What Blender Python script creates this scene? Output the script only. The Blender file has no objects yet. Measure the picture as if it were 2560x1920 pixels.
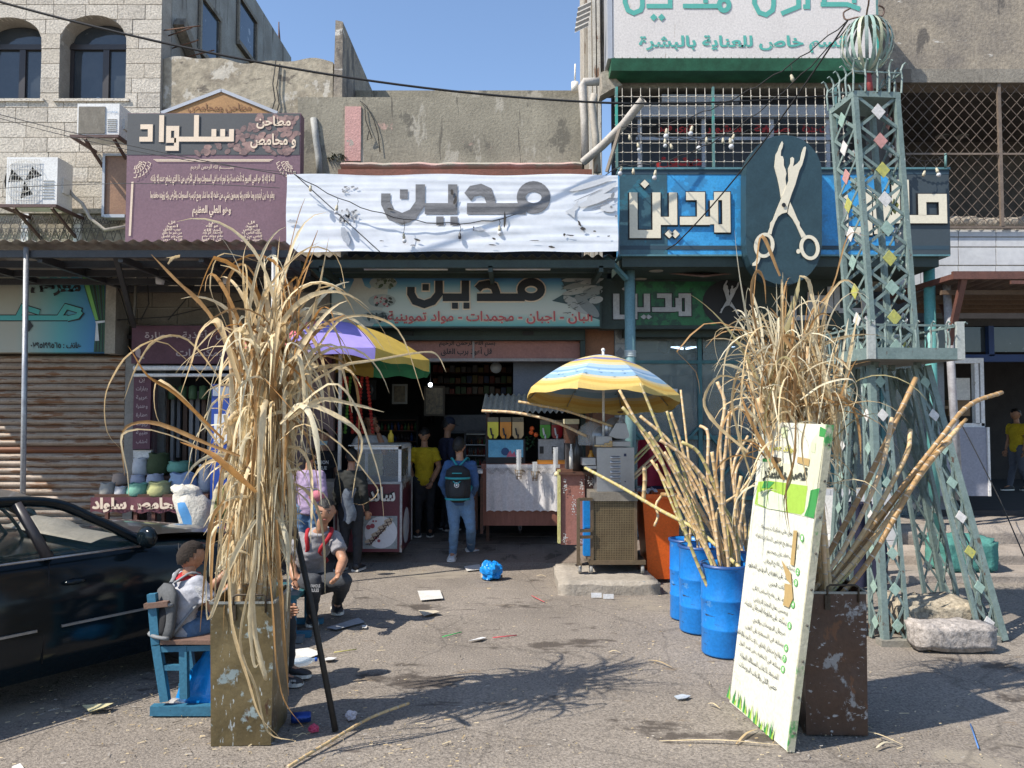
import bpy, math, random
from mathutils import Vector, Matrix, noise
R_ = math.radians
sc = bpy.context.scene
COL = sc.collection
CH, PITCH, F_ = 1.75, R_(2.4), 1950.0
cam_d = bpy.data.cameras.new('camera'); cam_d.sensor_width = 36; cam_d.lens = 36*F_/2560
cam_d.clip_start = .05; cam_d.clip_end = 3000
cam = bpy.data.objects.new('camera', cam_d); COL.objects.link(cam)
cam.location = (0, 0, CH); cam.rotation_euler = (R_(90)+PITCH, 0, 0); sc.camera = cam
AZ, EL = R_(28), R_(49)
SUN = Vector((-math.cos(EL)*math.cos(AZ), -math.cos(EL)*math.sin(AZ), math.sin(EL)))
w = bpy.data.worlds.new('World'); sc.world = w; w.use_nodes = True
nt = w.node_tree; nt.nodes.clear()
sky = nt.nodes.new('ShaderNodeTexSky'); sky.sky_type = 'NISHITA'; sky.sun_disc = False
sky.sun_elevation = EL; sky.sun_rotation = math.atan2(SUN.x, SUN.y)
sky.air_density = 1.0; sky.dust_density = 0.6; sky.ozone_density = 2.2; sky.altitude = 600
bg = nt.nodes.new('ShaderNodeBackground'); bg.inputs[1].default_value = .135
wo = nt.nodes.new('ShaderNodeOutputWorld')
nt.links.new(sky.outputs[0], bg.inputs[0]); nt.links.new(bg.outputs[0], wo.inputs[0])
sd = bpy.data.lights.new('sun', 'SUN'); sd.energy = 4.1; sd.angle = R_(.5); sd.color = (1, .93, .82)
so = bpy.data.objects.new('sun', sd); COL.objects.link(so); so.location = (-6, -4, 14)
so.rotation_euler = SUN.to_track_quat('Z', 'Y').to_euler()
sc.view_settings.view_transform = 'Standard'; sc.view_settings.look = 'None'
sc.view_settings.exposure = .78; sc.view_settings.gamma = 1
sc.cycles.max_bounces = 6; sc.cycles.diffuse_bounces = 3; sc.cycles.glossy_bounces = 3
sc.cycles.transmission_bounces = 6; sc.cycles.transparent_max_bounces = 12
sc.cycles.caustics_reflective = False; sc.cycles.caustics_refractive = False
rnd = random.Random(7)
U = rnd.uniform
CT, ST = math.cos(PITCH), math.sin(PITCH)
def at(px, py, Y):
 x = (px-1280)/F_; v = (960-py)/F_
 k = Y/(CT-v*ST)
 return Vector((x*k, Y, CH+k*(ST+v*CT)))
def gr(px, py, z=0.0):
 x = (px-1280)/F_; v = (960-py)/F_
 k = (z-CH)/(ST+v*CT)
 return Vector((x*k, k*(CT-v*ST), z))
def V(*a): return Vector(a)
MATS = {}
def M(name, c, r=.8, m=0., c2=None, s=6., b=.12, bs=45., wear=None, st=(1, 1, 1), coat=0., tr=0., alpha=1., emit=None, fine=.12, ior=1.45, spec=None, sub=0):
 """procedural material: two colours by noise, fine grain, optional wear (colour, scale, amount 0-1, stretch), bump"""
 if name in MATS: return MATS[name]
 mt = bpy.data.materials.new(name); mt.use_nodes = True; n = mt.node_tree.nodes; L = mt.node_tree.links
 bs_ = n['Principled BSDF']
 def nz(scale, det=3, rough=.6, stv=st):
  mp = n.new('ShaderNodeMapping'); mp.inputs['Scale'].default_value = stv
  L.new(tc.outputs['Object'], mp.inputs[0])
  t = n.new('ShaderNodeTexNoise'); t.inputs['Scale'].default_value = scale; t.inputs['Detail'].default_value = det
  t.inputs['Roughness'].default_value = rough; L.new(mp.outputs[0], t.inputs['Vector']); return t
 tc = n.new('ShaderNodeTexCoord')
 c4 = (*c, 1)
 if c2 is None: c2 = tuple(x*.78 for x in c)
 t = nz(s, 5); rp = n.new('ShaderNodeValToRGB'); rp.color_ramp.elements[0].position = .35; rp.color_ramp.elements[1].position = .68
 rp.color_ramp.elements[0].color = c4; rp.color_ramp.elements[1].color = (*c2, 1)
 L.new(t.outputs[0], rp.inputs[0]); out = rp.outputs[0]
 g = nz(bs, 3, .7)
 if fine:
  mx = n.new('ShaderNodeMix'); mx.data_type = 'RGBA'; mx.blend_type = 'MULTIPLY'; mx.inputs[0].default_value = 1
  r2 = n.new('ShaderNodeMapRange'); r2.inputs['From Min'].default_value = .3; r2.inputs['From Max'].default_value = .7
  r2.inputs['To Min'].default_value = 1-fine*1.5; r2.inputs['To Max'].default_value = 1+fine
  L.new(g.outputs[0], r2.inputs[0]); L.new(out, mx.inputs[6]); L.new(r2.outputs[0], mx.inputs[7]); out = mx.outputs[2]
 if wear:
  for wv in (wear if isinstance(wear, list) else [wear]):
   wc, wsc, am, wst = wv
   t2 = nz(wsc, 6, .65, wst); r3 = n.new('ShaderNodeMapRange')
   r3.inputs['From Min'].default_value = .725-am*.5; r3.inputs['From Max'].default_value = .765-am*.5
   L.new(t2.outputs[0], r3.inputs[0])
   m2 = n.new('ShaderNodeMix'); m2.data_type = 'RGBA'; L.new(r3.outputs[0], m2.inputs[0]); L.new(out, m2.inputs[6])
   m2.inputs[7].default_value = (*wc, 1); out = m2.outputs[2]
 L.new(out, bs_.inputs['Base Color'])
 bs_.inputs['Roughness'].default_value = r; bs_.inputs['Metallic'].default_value = m
 bs_.inputs['IOR'].default_value = ior
 if spec is not None: bs_.inputs['Specular IOR Level'].default_value = spec
 if coat: bs_.inputs['Coat Weight'].default_value = coat; bs_.inputs['Coat Roughness'].default_value = .05
 if tr: bs_.inputs['Transmission Weight'].default_value = tr
 if alpha < 1: bs_.inputs['Alpha'].default_value = alpha
 if emit: bs_.inputs['Emission Color'].default_value = (*emit[0], 1); bs_.inputs['Emission Strength'].default_value = emit[1]
 if b:
  bp = n.new('ShaderNodeBump'); bp.inputs['Strength'].default_value = min(1, b*2.5); bp.inputs['Distance'].default_value = .01
  L.new(g.outputs[0], bp.inputs['Height']); L.new(bp.outputs[0], bs_.inputs['Normal'])
 MATS[name] = mt
 return mt
def flat(name, c, r=.6, **k): return M(name, c, r, b=0, fine=.05, s=3, c2=tuple(x*.92 for x in c), **k)
ORG = {}
def basis(d):
 d = d.normalized(); a = Vector((0, 0, 1)) if abs(d.z) < .95 else Vector((1, 0, 0))
 x = d.cross(a).normalized(); return x, d.cross(x).normalized()
class G:
 def __init__(s): s.v = []; s.f = []; s.m = []; s.sm = []
 def add(s, vs, fs, m=0, sm=False):
  o = len(s.v); s.v += [Vector(a) for a in vs]
  for f in fs: s.f.append(tuple(i+o for i in f)); s.m.append(m); s.sm.append(sm)
  return s
 def box(s, a, b, m=0):
  x0, x1 = sorted((a[0], b[0])); y0, y1 = sorted((a[1], b[1])); z0, z1 = sorted((a[2], b[2]))
  return s.add([(x0, y0, z0), (x1, y0, z0), (x1, y1, z0), (x0, y1, z0), (x0, y0, z1), (x1, y0, z1), (x1, y1, z1), (x0, y1, z1)],
      [(0, 3, 2, 1), (4, 5, 6, 7), (0, 1, 5, 4), (1, 2, 6, 5), (2, 3, 7, 6), (3, 0, 4, 7)], m)
 def obox(s, c, size, Rm=None, m=0, bev=0):
  hx, hy, hz = size[0]/2, size[1]/2, size[2]/2; c = Vector(c)
  pts = [(sx*hx, sy*hy, sz*hz) for sz in (-1, 1) for sx, sy in ((-1, -1), (1, -1), (1, 1), (-1, 1))]
  if Rm is None: Rm = Matrix.Identity(3)
  return s.add([c+Rm@Vector(p) for p in pts], [(0, 3, 2, 1), (4, 5, 6, 7), (0, 1, 5, 4), (1, 2, 6, 5), (2, 3, 7, 6), (3, 0, 4, 7)], m)
 def bar(s, a, b, w_, h_=None, m=0, up=None):
  a, b = Vector(a), Vector(b); h_ = h_ or w_; d = (b-a)
  if up is None: x, y = basis(d)
  else: x = d.cross(Vector(up)).normalized(); y = x.cross(d).normalized()
  x = x*w_/2; y = y*h_/2
  return s.add([a-x-y, a+x-y, a+x+y, a-x+y, b-x-y, b+x-y, b+x+y, b-x+y], [(0, 3, 2, 1), (4, 5, 6, 7), (0, 1, 5, 4), (1, 2, 6, 5), (2, 3, 7, 6), (3, 0, 4, 7)], m)
 def tube(s, pts, r, n=8, m=0, sm=True, cap=True, sq=1.0):
  pts = [Vector(p) for p in pts]; k = len(pts)
  rs = r if isinstance(r, (list, tuple)) else [r]*k
  vs = []; x = None
  for i, p in enumerate(pts):
   d = (pts[min(i+1, k-1)]-pts[max(i-1, 0)])
   if d.length < 1e-7: d = Vector((0, 0, 1))
   d.normalize()
   if x is None: x, y = basis(d)
   else:
    x = (x-d*x.dot(d))
    if x.length < 1e-5: x, y = basis(d)
    x.normalize(); y = d.cross(x)
   for j in range(n):
    a = 2*math.pi*j/n; vs.append(p+(x*math.cos(a)+y*math.sin(a)*sq)*rs[i])
  fs = [(i*n+j, i*n+(j+1) % n, (i+1)*n+(j+1) % n, (i+1)*n+j) for i in range(k-1) for j in range(n)]
  s.add(vs, fs, m, sm)
  if cap:
   o = len(s.v)-k*n
   s.f.append(tuple(o+j for j in reversed(range(n)))); s.m.append(m); s.sm.append(False)
   s.f.append(tuple(o+(k-1)*n+j for j in range(n))); s.m.append(m); s.sm.append(False)
  return s
 def lathe(s, c, prof, n=20, m=0, ax=None, sm=True, e=(1, 1)):
  """prof: list of (r, h) along the axis"""
  c = Vector(c); ax = Vector(ax or (0, 0, 1)).normalized(); x, y = basis(ax)
  vs = [c+ax*h+(x*math.cos(2*math.pi*j/n)*e[0]+y*math.sin(2*math.pi*j/n)*e[1])*r for r, h in prof for j in range(n)]
  fs = [(i*n+j, i*n+(j+1) % n, (i+1)*n+(j+1) % n, (i+1)*n+j) for i in range(len(prof)-1) for j in range(n)]
  fs = [f[::-1] for f in fs]
  return s.add(vs, fs, m, sm)
 def ball(s, c, r, m=0, n=12, k=8, sq=(1, 1, 1), Rm=None):
  c = Vector(c); Rm = Rm or Matrix.Identity(3)
  vs = []
  for i in range(k+1):
   t = math.pi*i/k
   for j in range(n):
    a = 2*math.pi*j/n
    vs.append(c+Rm@Vector((math.sin(t)*math.cos(a)*r*sq[0], math.sin(t)*math.sin(a)*r*sq[1], math.cos(t)*r*sq[2])))
  fs = [(i*n+j, (i+1)*n+j, (i+1)*n+(j+1) % n, i*n+(j+1) % n) for i in range(k) for j in range(n)]
  return s.add(vs, fs, m, True)
 def prism(s, pts, off, m=0):
  """polygon (3d points) extruded by off"""
  pts = [Vector(p) for p in pts]; off = Vector(off); n = len(pts)
  return s.add(pts+[p+off for p in pts], [tuple(range(n)), tuple(reversed(range(n, 2*n)))]+[(i, i+n, (i+1) % n+n, (i+1) % n) for i in range(n)], m)
 def ribbon(s, pts, ws, up=None, m=0, tw=0., sm=True, fold=0.):
  """thin bent strip; ws widths; fold raises the mid line (v-shaped leaf)"""
  pts = [Vector(p) for p in pts]; k = len(pts); vs = []; x = None
  for i, p in enumerate(pts):
   d = (pts[min(i+1, k-1)]-pts[max(i-1, 0)]).normalized()
   if x is None:
    x = d.cross(Vector(up or (0, 0, 1)))
    if x.length < .01: x = Vector((1, 0, 0))
    x.normalize()
   else: x = (x-d*x.dot(d)).normalized()
   y = d.cross(x); a = tw*i/k
   xx = x*math.cos(a)+y*math.sin(a); yy = y*math.cos(a)-x*math.sin(a); w_ = ws[i] if isinstance(ws, (list, tuple)) else ws
   vs += [p-xx*w_/2, p-yy*fold*w_, p+xx*w_/2]
  fs = []
  for i in range(k-1):
   a = i*3; fs += [(a, a+1, a+4, a+3), (a+1, a+2, a+5, a+4)]
  return s.add(vs, fs, m, sm)
 def grid(s, fn, nu, nv, m=0, sm=True, flip=False):
  vs = [fn(i/nu, j/nv) for j in range(nv+1) for i in range(nu+1)]; q = nu+1
  fs = [(j*q+i, j*q+i+1, (j+1)*q+i+1, (j+1)*q+i) for j in range(nv) for i in range(nu)]
  if flip: fs = [f[::-1] for f in fs]
  return s.add(vs, fs, m, sm)
 def mesh(s, name, mats, org):
  me = bpy.data.meshes.new(name); me.from_pydata([v-org for v in s.v], [], s.f)
  for m in (mats if isinstance(mats, (list, tuple)) else [mats]): me.materials.append(m)
  me.polygons.foreach_set('material_index', s.m); me.polygons.foreach_set('use_smooth', s.sm)
  me.update(); return me
def props(o, label=None, cat=None, group=None, kind=None):
 if label: o['label'] = label
 if cat: o['category'] = cat
 if group: o['group'] = group
 if kind: o['kind'] = kind
 return o
def part(g, name, mats, parent, label=None, kind=None):
 org = ORG[parent.name]
 me = g.mesh(name, mats, org); o = bpy.data.objects.new(name, me); COL.objects.link(o)
 o.parent = parent; ORG[o.name] = org
 return props(o, label, kind=kind)
def base_of(g):
 n = len(g.v); zs = min(v.z for v in g.v)
 return Vector((sum(v.x for v in g.v)/n, sum(v.y for v in g.v)/n, zs))
def top(g, name, mats, label=None, cat=None, group=None, kind=None, org=None):
 org = Vector(org) if org is not None else base_of(g)
 o = bpy.data.objects.new(name, g.mesh(name, mats, org)); COL.objects.link(o); o.location = org; ORG[o.name] = org
 return props(o, label, cat, group, kind)
def thing(name, label, cat, loc, group=None, kind=None):
 o = bpy.data.objects.new(name, None); COL.objects.link(o); o.location = loc; o.empty_display_size = .1
 ORG[o.name] = Vector(loc); return props(o, label, cat, group, kind)
def instance(me, name, loc, parent, rot=None):
 """another part sharing a mesh, placed at world loc"""
 o = bpy.data.objects.new(name, me); COL.objects.link(o); o.parent = parent
 o.location = Vector(loc)-ORG[parent.name]
 if rot: o.rotation_euler = rot
 ORG[o.name] = Vector(loc); return o
def rect(px0, py0, px1, py1, Y, th=.05):
 a = at(px0, (py0+py1)/2, Y).x; b = at(px1, (py0+py1)/2, Y).x; z1 = at(0, py0, Y).z; z0 = at(0, py1, Y).z
 return V(a, Y, z0), V(b, Y+th, z1)
def copy_tree(o, loc=None, label=None, dz=0):
 def rec(s, par):
  c = s.copy(); COL.objects.link(c); c.parent = par
  for ch in KIDS.get(s.name, []): rec(ch, c)
  return c
 KIDS = {}
 for k in bpy.data.objects:
  if k.parent: KIDS.setdefault(k.parent.name, []).append(k)
 r = rec(o, None)
 if loc is not None: r.location = loc
 if dz: r.rotation_euler = (0, 0, dz)
 if label: r['label'] = label
 return r
_L = 'ء1 آ2 أ2 ؤ2 إ2 ئ4 ا2 ب4 ة2 ت4 ث4 ج4 ح4 خ4 د2 ذ2 ر2 ز2 س4 ش4 ص4 ض4 ط4 ظ4 ع4 غ4 ف4 ق4 ك4 ل4 م4 ن4 ه4 و2 ى2 ي4'.split()
FORMS = {}; _c = 0xFE80
for e in _L: FORMS[e[0]] = (_c, int(e[1])); _c += int(e[1])
def arabic(s):
 out = []; i = 0; n = len(s)
 def joins_next(ch): return ch == 'ـ' or (ch in FORMS and FORMS[ch][1] == 4)
 def letter(ch): return ch == 'ـ' or ch in FORMS
 while i < n:
  ch = s[i]; prev = s[i-1] if i else ' '; pj = joins_next(prev) and letter(ch)
  if ch == 'ل' and i+1 < n and s[i+1] in 'اأإآ':
   c = {'آ': 0xFEF5, 'أ': 0xFEF7, 'إ': 0xFEF9, 'ا': 0xFEFB}[s[i+1]]; out.append(chr(c+(1 if pj else 0))); i += 2; continue
  if ch in FORMS:
   c, k = FORMS[ch]; nx = s[i+1] if i+1 < n else ' '; nj = k == 4 and letter(nx) and nx != 'ء'
   out.append(chr(c) if k == 1 else chr(c+(3 if pj and nj else 1 if pj else 2 if nj else 0)))
  else: out.append(ch)
  i += 1
 t = out[::-1]; res = []; run = []
 for ch in t+[' ']:
  if ch.isdigit(): run.append(ch)
  else:
   res += run[::-1]; run = []; res.append(ch)
 return ''.join(res[:-1])
TM = {}
def text_mesh(s, bold=0., res=2):
 k = (s, bold, res)
 if k in TM: return TM[k]
 cu = bpy.data.curves.new('lettering', 'FONT'); cu.body = s; cu.resolution_u = res; cu.offset = bold
 o = bpy.data.objects.new('lettering', cu); COL.objects.link(o)
 dg = bpy.context.evaluated_depsgraph_get()
 me = bpy.data.meshes.new_from_object(o.evaluated_get(dg))
 bpy.data.objects.remove(o)
 vs = [v.co.copy() for v in me.vertices]; fs = [tuple(p.vertices) for p in me.polygons]
 x0 = min(v.x for v in vs); x1 = max(v.x for v in vs); y0 = min(v.y for v in vs); y1 = max(v.y for v in vs)
 pa = list(range(len(vs)))
 def fd(i):
  while pa[i] != i: pa[i] = pa[pa[i]]; i = pa[i]
  return i
 for f in fs:
  for j in f[1:]: pa[fd(j)] = fd(f[0])
 ids = {}; lv = [ids.setdefault(fd(i), len(ids)) % 4 for i in range(len(vs))]
 TM[k] = ([((v.x-x0)/(x1-x0), (v.y-y0)/(y1-y0), l_) for v, l_ in zip(vs, lv)], fs); bpy.data.meshes.remove(me)
 return TM[k]
def put_text(g, s, o, ux, uz, bold=0., m=0, res=2):
 """lettering filling the parallelogram o, o+ux, o+uz (one flat mesh)"""
 o, ux, uz = Vector(o), Vector(ux), Vector(uz)
 vs, fs = text_mesh(s, bold, res); nn = ux.cross(uz).normalized()*.0009
 g.add([o+ux*a+uz*b+nn*l_ for a, b, l_ in vs], fs, m)
def words(parent, s, r, Y, mat, bold=.0, ar=True, name='lettering', res=2, off=.006):
 """text on a sign facing the street: r = (px0, py0, px1, py1) seen at depth Y"""
 a, b = rect(*r, Y-off, 0); g = G()
 put_text(g, arabic(s) if ar else s, a, (b.x-a.x, 0, 0), (0, 0, b.z-a.z), bold, 0, res)
 return part(g, name, mat, parent)
def stroke(g, pts, w_, o, ux, uz, d, m=0, closed=False):
 """mitred flat stroke, pts in plane units, mapped o+ux*x+uz*y"""
 P = [Vector((p[0], p[1])) for p in pts]; n = len(P); Lf = []; Rt = []
 for i in range(n):
  if closed: a, b, c = P[i-1], P[i], P[(i+1) % n]
  else: a, b, c = P[max(i-1, 0)], P[i], P[min(i+1, n-1)]
  d0 = (b-a); d1 = (c-b)
  if d0.length < 1e-6: d0 = d1
  if d1.length < 1e-6: d1 = d0
  d0.normalize(); d1.normalize(); n0 = Vector((-d0.y, d0.x)); n1 = Vector((-d1.y, d1.x)); mm = (n0+n1)
  if mm.length < 1e-3: mm = n0
  mm.normalize(); k = w_/2/max(.35, mm.dot(n0)); Lf.append(b+mm*k); Rt.append(b-mm*k)
 o, ux, uz, d = Vector(o), Vector(ux), Vector(uz), Vector(d)
 vs = [o+ux*p.x+uz*p.y+d for p in Lf+Rt]
 rng = range(n) if closed else range(n-1)
 g.add(vs, [(i, (i+1) % n, (i+1) % n+n, i+n)[::-1] for i in rng], m)
def strokes(parent, lines, box_, r, Y, mat, w_, name='lettering', off=.006, dots=(), diamond=False, rings=()):
 """hand-drawn lettering: lines in drawing units inside box_ (x0,y0,x1,y1; y down) laid over rect r at depth Y"""
 a, b = rect(*r, Y, 0); x0, y0, x1, y1 = box_
 ux = V((b.x-a.x)/(x1-x0), 0, 0); uz = V(0, 0, -(b.z-a.z)/(y1-y0)); o = V(a.x, Y, b.z)-ux*x0-uz*y0
 g = G(); k = 0
 for ln in lines: stroke(g, ln, w_, o, ux, uz, (0, -off-.0006*k, 0)); k += 1
 for c, rx, ry, ww in rings:
  stroke(g, [(c[0]+rx*math.cos(t*math.pi/12), c[1]+ry*math.sin(t*math.pi/12)) for t in range(24)], ww, o, ux, uz, (0, -off-.0006*k, 0), closed=True); k += 1
 for x, y, q in dots:
  pts = [(x-q, y), (x, y-q), (x+q, y), (x, y+q)] if diamond else [(x-q, y-q), (x+q, y-q), (x+q, y+q), (x-q, y+q)]
  g.add([o+ux*p[0]+uz*p[1]+V(0, -off-.0006*k, 0) for p in pts], [(0, 1, 2, 3)])
 return part(g, name, mat, parent)
MADYAN_A = [[(1338, 822), (1338, 880), (1375, 945), (1455, 972), (1530, 945), (1582, 880), (1582, 768)], [(1615, 912), (1812, 912), (1812, 768)],
   [(1918, 842), (1950, 808), (2010, 798), (2062, 818), (2082, 870), (2082, 890)], [(1913, 912), (2330, 912)]]
A_BOX = (1300, 750, 2505, 1002); A_RING = [((2385, 845), 88, 65, 62)]; A_DOTS = [(1466, 826, 28), (1722, 984, 26), (1822, 984, 26)]
MADYAN_B = [[(1047, 10), (1047, 368), (1245, 368), (1245, 10)], [(1280, 255), (1388, 255), (1388, 10)], [(1500, 42), (1628, 42), (1628, 220)],
   [(1445, 255), (1705, 255)], [(1740, 320), (1845, 320), (1845, 42), (1740, 42)], [(1740, 77), (1740, 285)]]
B_BOX = (1010, -100, 1880, 425); B_DOTS = [(1352, 368, 38), (1404, 368, 38), (1145, -62, 38)]
# ==== MATERIALS
mAsph = M('asphalt', (.28, .243, .205), .9, c2=(.205, .177, .149), s=1.1, b=.45, bs=70, fine=.38, wear=[((.085, .07, .058), .8, .27, (1, 1.6, 1)), ((.27, .235, .19), .55, .25, (1, 1.4, 1)), ((.40, .34, .26), 30, .16, (1, 1, 1)), ((.12, .10, .085), 5, .19, (.3, 1.3, 1)), ((.21, .165, .12), 2.3, .18, (1, 2.5, 1))])
nt_ = mAsph.node_tree; n_ = nt_.nodes; l_ = nt_.links; bs_ = n_['Principled BSDF']
tc_ = n_.new('ShaderNodeTexCoord'); nz_ = n_.new('ShaderNodeTexNoise'); nz_.inputs['Scale'].default_value = 1.7; nz_.inputs['Detail'].default_value = 4
av_ = n_.new('ShaderNodeMix'); av_.data_type = 'VECTOR'; av_.inputs[0].default_value = .22; vo_ = n_.new('ShaderNodeTexVoronoi'); vo_.feature = 'DISTANCE_TO_EDGE'; vo_.inputs['Scale'].default_value = .85
l_.new(tc_.outputs['Object'], av_.inputs[4]); l_.new(tc_.outputs['Object'], nz_.inputs['Vector']); l_.new(nz_.outputs['Color'], av_.inputs[5]); l_.new(av_.outputs[1], vo_.inputs['Vector'])
mr_ = n_.new('ShaderNodeMapRange'); mr_.inputs[1].default_value = .002; mr_.inputs[2].default_value = .009; mr_.inputs[3].default_value = .5; mr_.inputs[4].default_value = 1; l_.new(vo_.outputs['Distance'], mr_.inputs[0])
mx_ = n_.new('ShaderNodeMix'); mx_.data_type = 'RGBA'; mx_.blend_type = 'MULTIPLY'; mx_.inputs[0].default_value = .5; l_.new(bs_.inputs['Base Color'].links[0].from_socket, mx_.inputs[6]); l_.new(mr_.outputs[0], mx_.inputs[7]); l_.new(mx_.outputs[2], bs_.inputs['Base Color'])
mPave = M('paving', (.21, .17, .14), .85, c2=(.15, .12, .1), s=3, b=.2, wear=((.09, .075, .06), 3, .3, (1, 1, 1)))
mConc = M('concrete', (.40, .36, .30), .9, c2=(.29, .26, .21), s=3, b=.35, bs=30, fine=.25, wear=((.20, .17, .14), 2.2, .26, (1, 1, .4)))
mConcD = M('concrete_dark', (.27, .245, .205), .9, c2=(.20, .18, .15), s=2.2, b=.3, bs=28, fine=.2, wear=((.13, .115, .095), 2, .3, (1, 1, .35)))
mPlasA = M('plaster_patchy', (.44, .385, .29), .9, c2=(.27, .23, .175), s=2.6, b=.45, bs=14, fine=.2, wear=[((.50, .46, .39), 3.2, .33, (1, 1, .8)), ((.17, .145, .115), 2.4, .24, (1, 1, 1.8))])
mPlasB = M('plaster_grey', (.32, .29, .225), .9, c2=(.21, .19, .148), s=1.6, b=.25, bs=30, fine=.15, wear=[((.37, .34, .28), 2.2, .3, (1.6, 1, .5)), ((.15, .137, .11), 2, .24, (1.2, 1, .8)), ((.45, .30, .25), 1.6, .13, (1, 1, 1)), ((.13, .118, .095), 3.5, .2, (2.2, 1, .18))])
mPink = M('pink_paint', (.58, .33, .30), .85, c2=(.50, .29, .26), s=6, b=.25, wear=((.36, .33, .28), 5, .3, (1, 1, 1)))
mPlasR = M('plaster_weathered', (.34, .29, .225), .9, c2=(.20, .175, .15), s=2.2, b=.35, bs=22, fine=.2, wear=[((.55, .52, .47), 2.4, .2, (.7, 1, 2.2)), ((.13, .115, .1), 3, .27, (1, 1, .35))])
mPlasBlue = M('plaster_streaked', (.34, .335, .31), .9, c2=(.24, .225, .2), s=2, b=.2, wear=((.15, .135, .12), 2.2, .3, (1.6, 1.6, .25)))
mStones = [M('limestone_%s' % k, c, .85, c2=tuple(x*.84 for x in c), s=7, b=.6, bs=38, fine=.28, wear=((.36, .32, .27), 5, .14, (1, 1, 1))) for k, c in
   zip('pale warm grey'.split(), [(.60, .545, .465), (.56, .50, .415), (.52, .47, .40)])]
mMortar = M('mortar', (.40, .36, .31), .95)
mStoneSh = M('shaded_stone', (.20, .165, .125), .9, c2=(.145, .12, .09), s=3, b=.3)  # darker stone for the wall under the canopy, its shade put into the colour
mGlassDk = M('window_glass', (.035, .045, .055), .06, c2=(.05, .06, .07), b=0, fine=0, spec=.8, wear=((.30, .33, .36), 2.5, .22, (1, 1, 1)))  # pale noise patches stand in for reflections, painted into the glass colour
mFrameDk = flat('dark_aluminium', (.045, .04, .042), .4)
mAlu = flat('grey_aluminium', (.45, .46, .48), .4, m=.3)
mWhite = M('white_paint', (.74, .74, .74), .5, c2=(.62, .61, .6), s=5, b=.04, wear=((.33, .28, .22), 9, .13, (1, 1, 1)))
mOffW = M('offwhite_plastic', (.72, .70, .65), .5, b=.03)
mRust = M('rusty_steel', (.17, .085, .05), .8, c2=(.09, .05, .035), s=12, b=.3)
mBrownSt = M('brown_steel', (.14, .06, .045), .6, c2=(.10, .045, .035))
mBlackSt = M('charcoal_steel', (.035, .037, .042), .5, c2=(.05, .05, .053), b=.05)
mGal = M('galvanised_tube', (.38, .39, .40), .45, m=.5, c2=(.27, .27, .28), s=14, b=.08, wear=((.20, .13, .1), 9, .16, (1, 1, .5)))
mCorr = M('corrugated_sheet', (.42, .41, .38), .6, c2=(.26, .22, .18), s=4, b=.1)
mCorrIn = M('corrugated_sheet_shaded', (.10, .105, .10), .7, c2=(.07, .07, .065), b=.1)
mTeal = M('teal_paint', (.12, .235, .225), .55, c2=(.09, .185, .18), s=6, b=.1, wear=[((.05, .32, .26), 4, .28, (1, 1, .6)), ((.32, .36, .35), 7, .16, (1, 1, 1))])
mTowerC = M('tower_paint', (.19, .25, .235), .55, c2=(.14, .195, .185), s=9, b=.12, wear=[((.40, .45, .42), 13, .15, (1, 1, .4)), ((.10, .065, .045), 17, .2, (1, 1, .5))])
mShut = M('rusty_shutter', (.36, .29, .23), .6, c2=(.27, .205, .15), s=4, b=.12, wear=[((.20, .10, .05), 2.1, .38, (1, 1, 9)), ((.09, .048, .03), 2.8, .26, (1, 1, 16))])
mPurple = M('purple_sign', (.185, .105, .135), .55, c2=(.165, .095, .122), s=2, b=.03)
mCream = flat('cream_print', (.76, .62, .48), .6)
mCream2 = flat('ivory_letter', (.72, .66, .52), .45)
mSlate = flat('slate_print', (.075, .078, .082), .5)
mBlackP = flat('black_print', (.012, .012, .014), .5)
mGreyP = M('faded_grey_print', (.14, .14, .145), .55, c2=(.20, .20, .21), s=9, b=.02, st=(1, 1, 3))
mBean = M('coffee_bean_print', (.34, .215, .19), .6, c2=(.20, .12, .115), s=18, b=0)
mBanner = M('white_banner', (.73, .75, .79), .4, c2=(.62, .655, .71), s=1.2, b=.06, bs=9, fine=.04, wear=((.10, .09, .08), 11, .012, (1, 1, 2.4)))
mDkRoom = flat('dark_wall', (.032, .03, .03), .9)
mMaroon = M('maroon_panel', (.13, .03, .045), .4, c2=(.10, .025, .036), s=4, b=.04, wear=((.45, .40, .38), 14, .07, (1, 1, 1)))
mWoodR = M('red_wood', (.25, .10, .07), .6, c2=(.19, .075, .05), s=5, st=(5, 5, .8), b=.12)
mWoodD = M('dark_wood', (.12, .055, .035), .6, c2=(.075, .035, .022), s=6, st=(1, 5, 5), b=.15)
mGreenD = M('dark_green_steel', (.035, .055, .048), .6, c2=(.028, .042, .038), b=.06)
mTile = M('white_tile', (.60, .60, .60), .3, c2=(.50, .50, .51), s=4, b=.15, bs=9, fine=.06)
mBrownPanel = M('brown_panel', (.27, .12, .06), .6, c2=(.21, .095, .05), s=4)
mBlackCab = flat('black_cable', (.015, .014, .014), .6)
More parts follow.
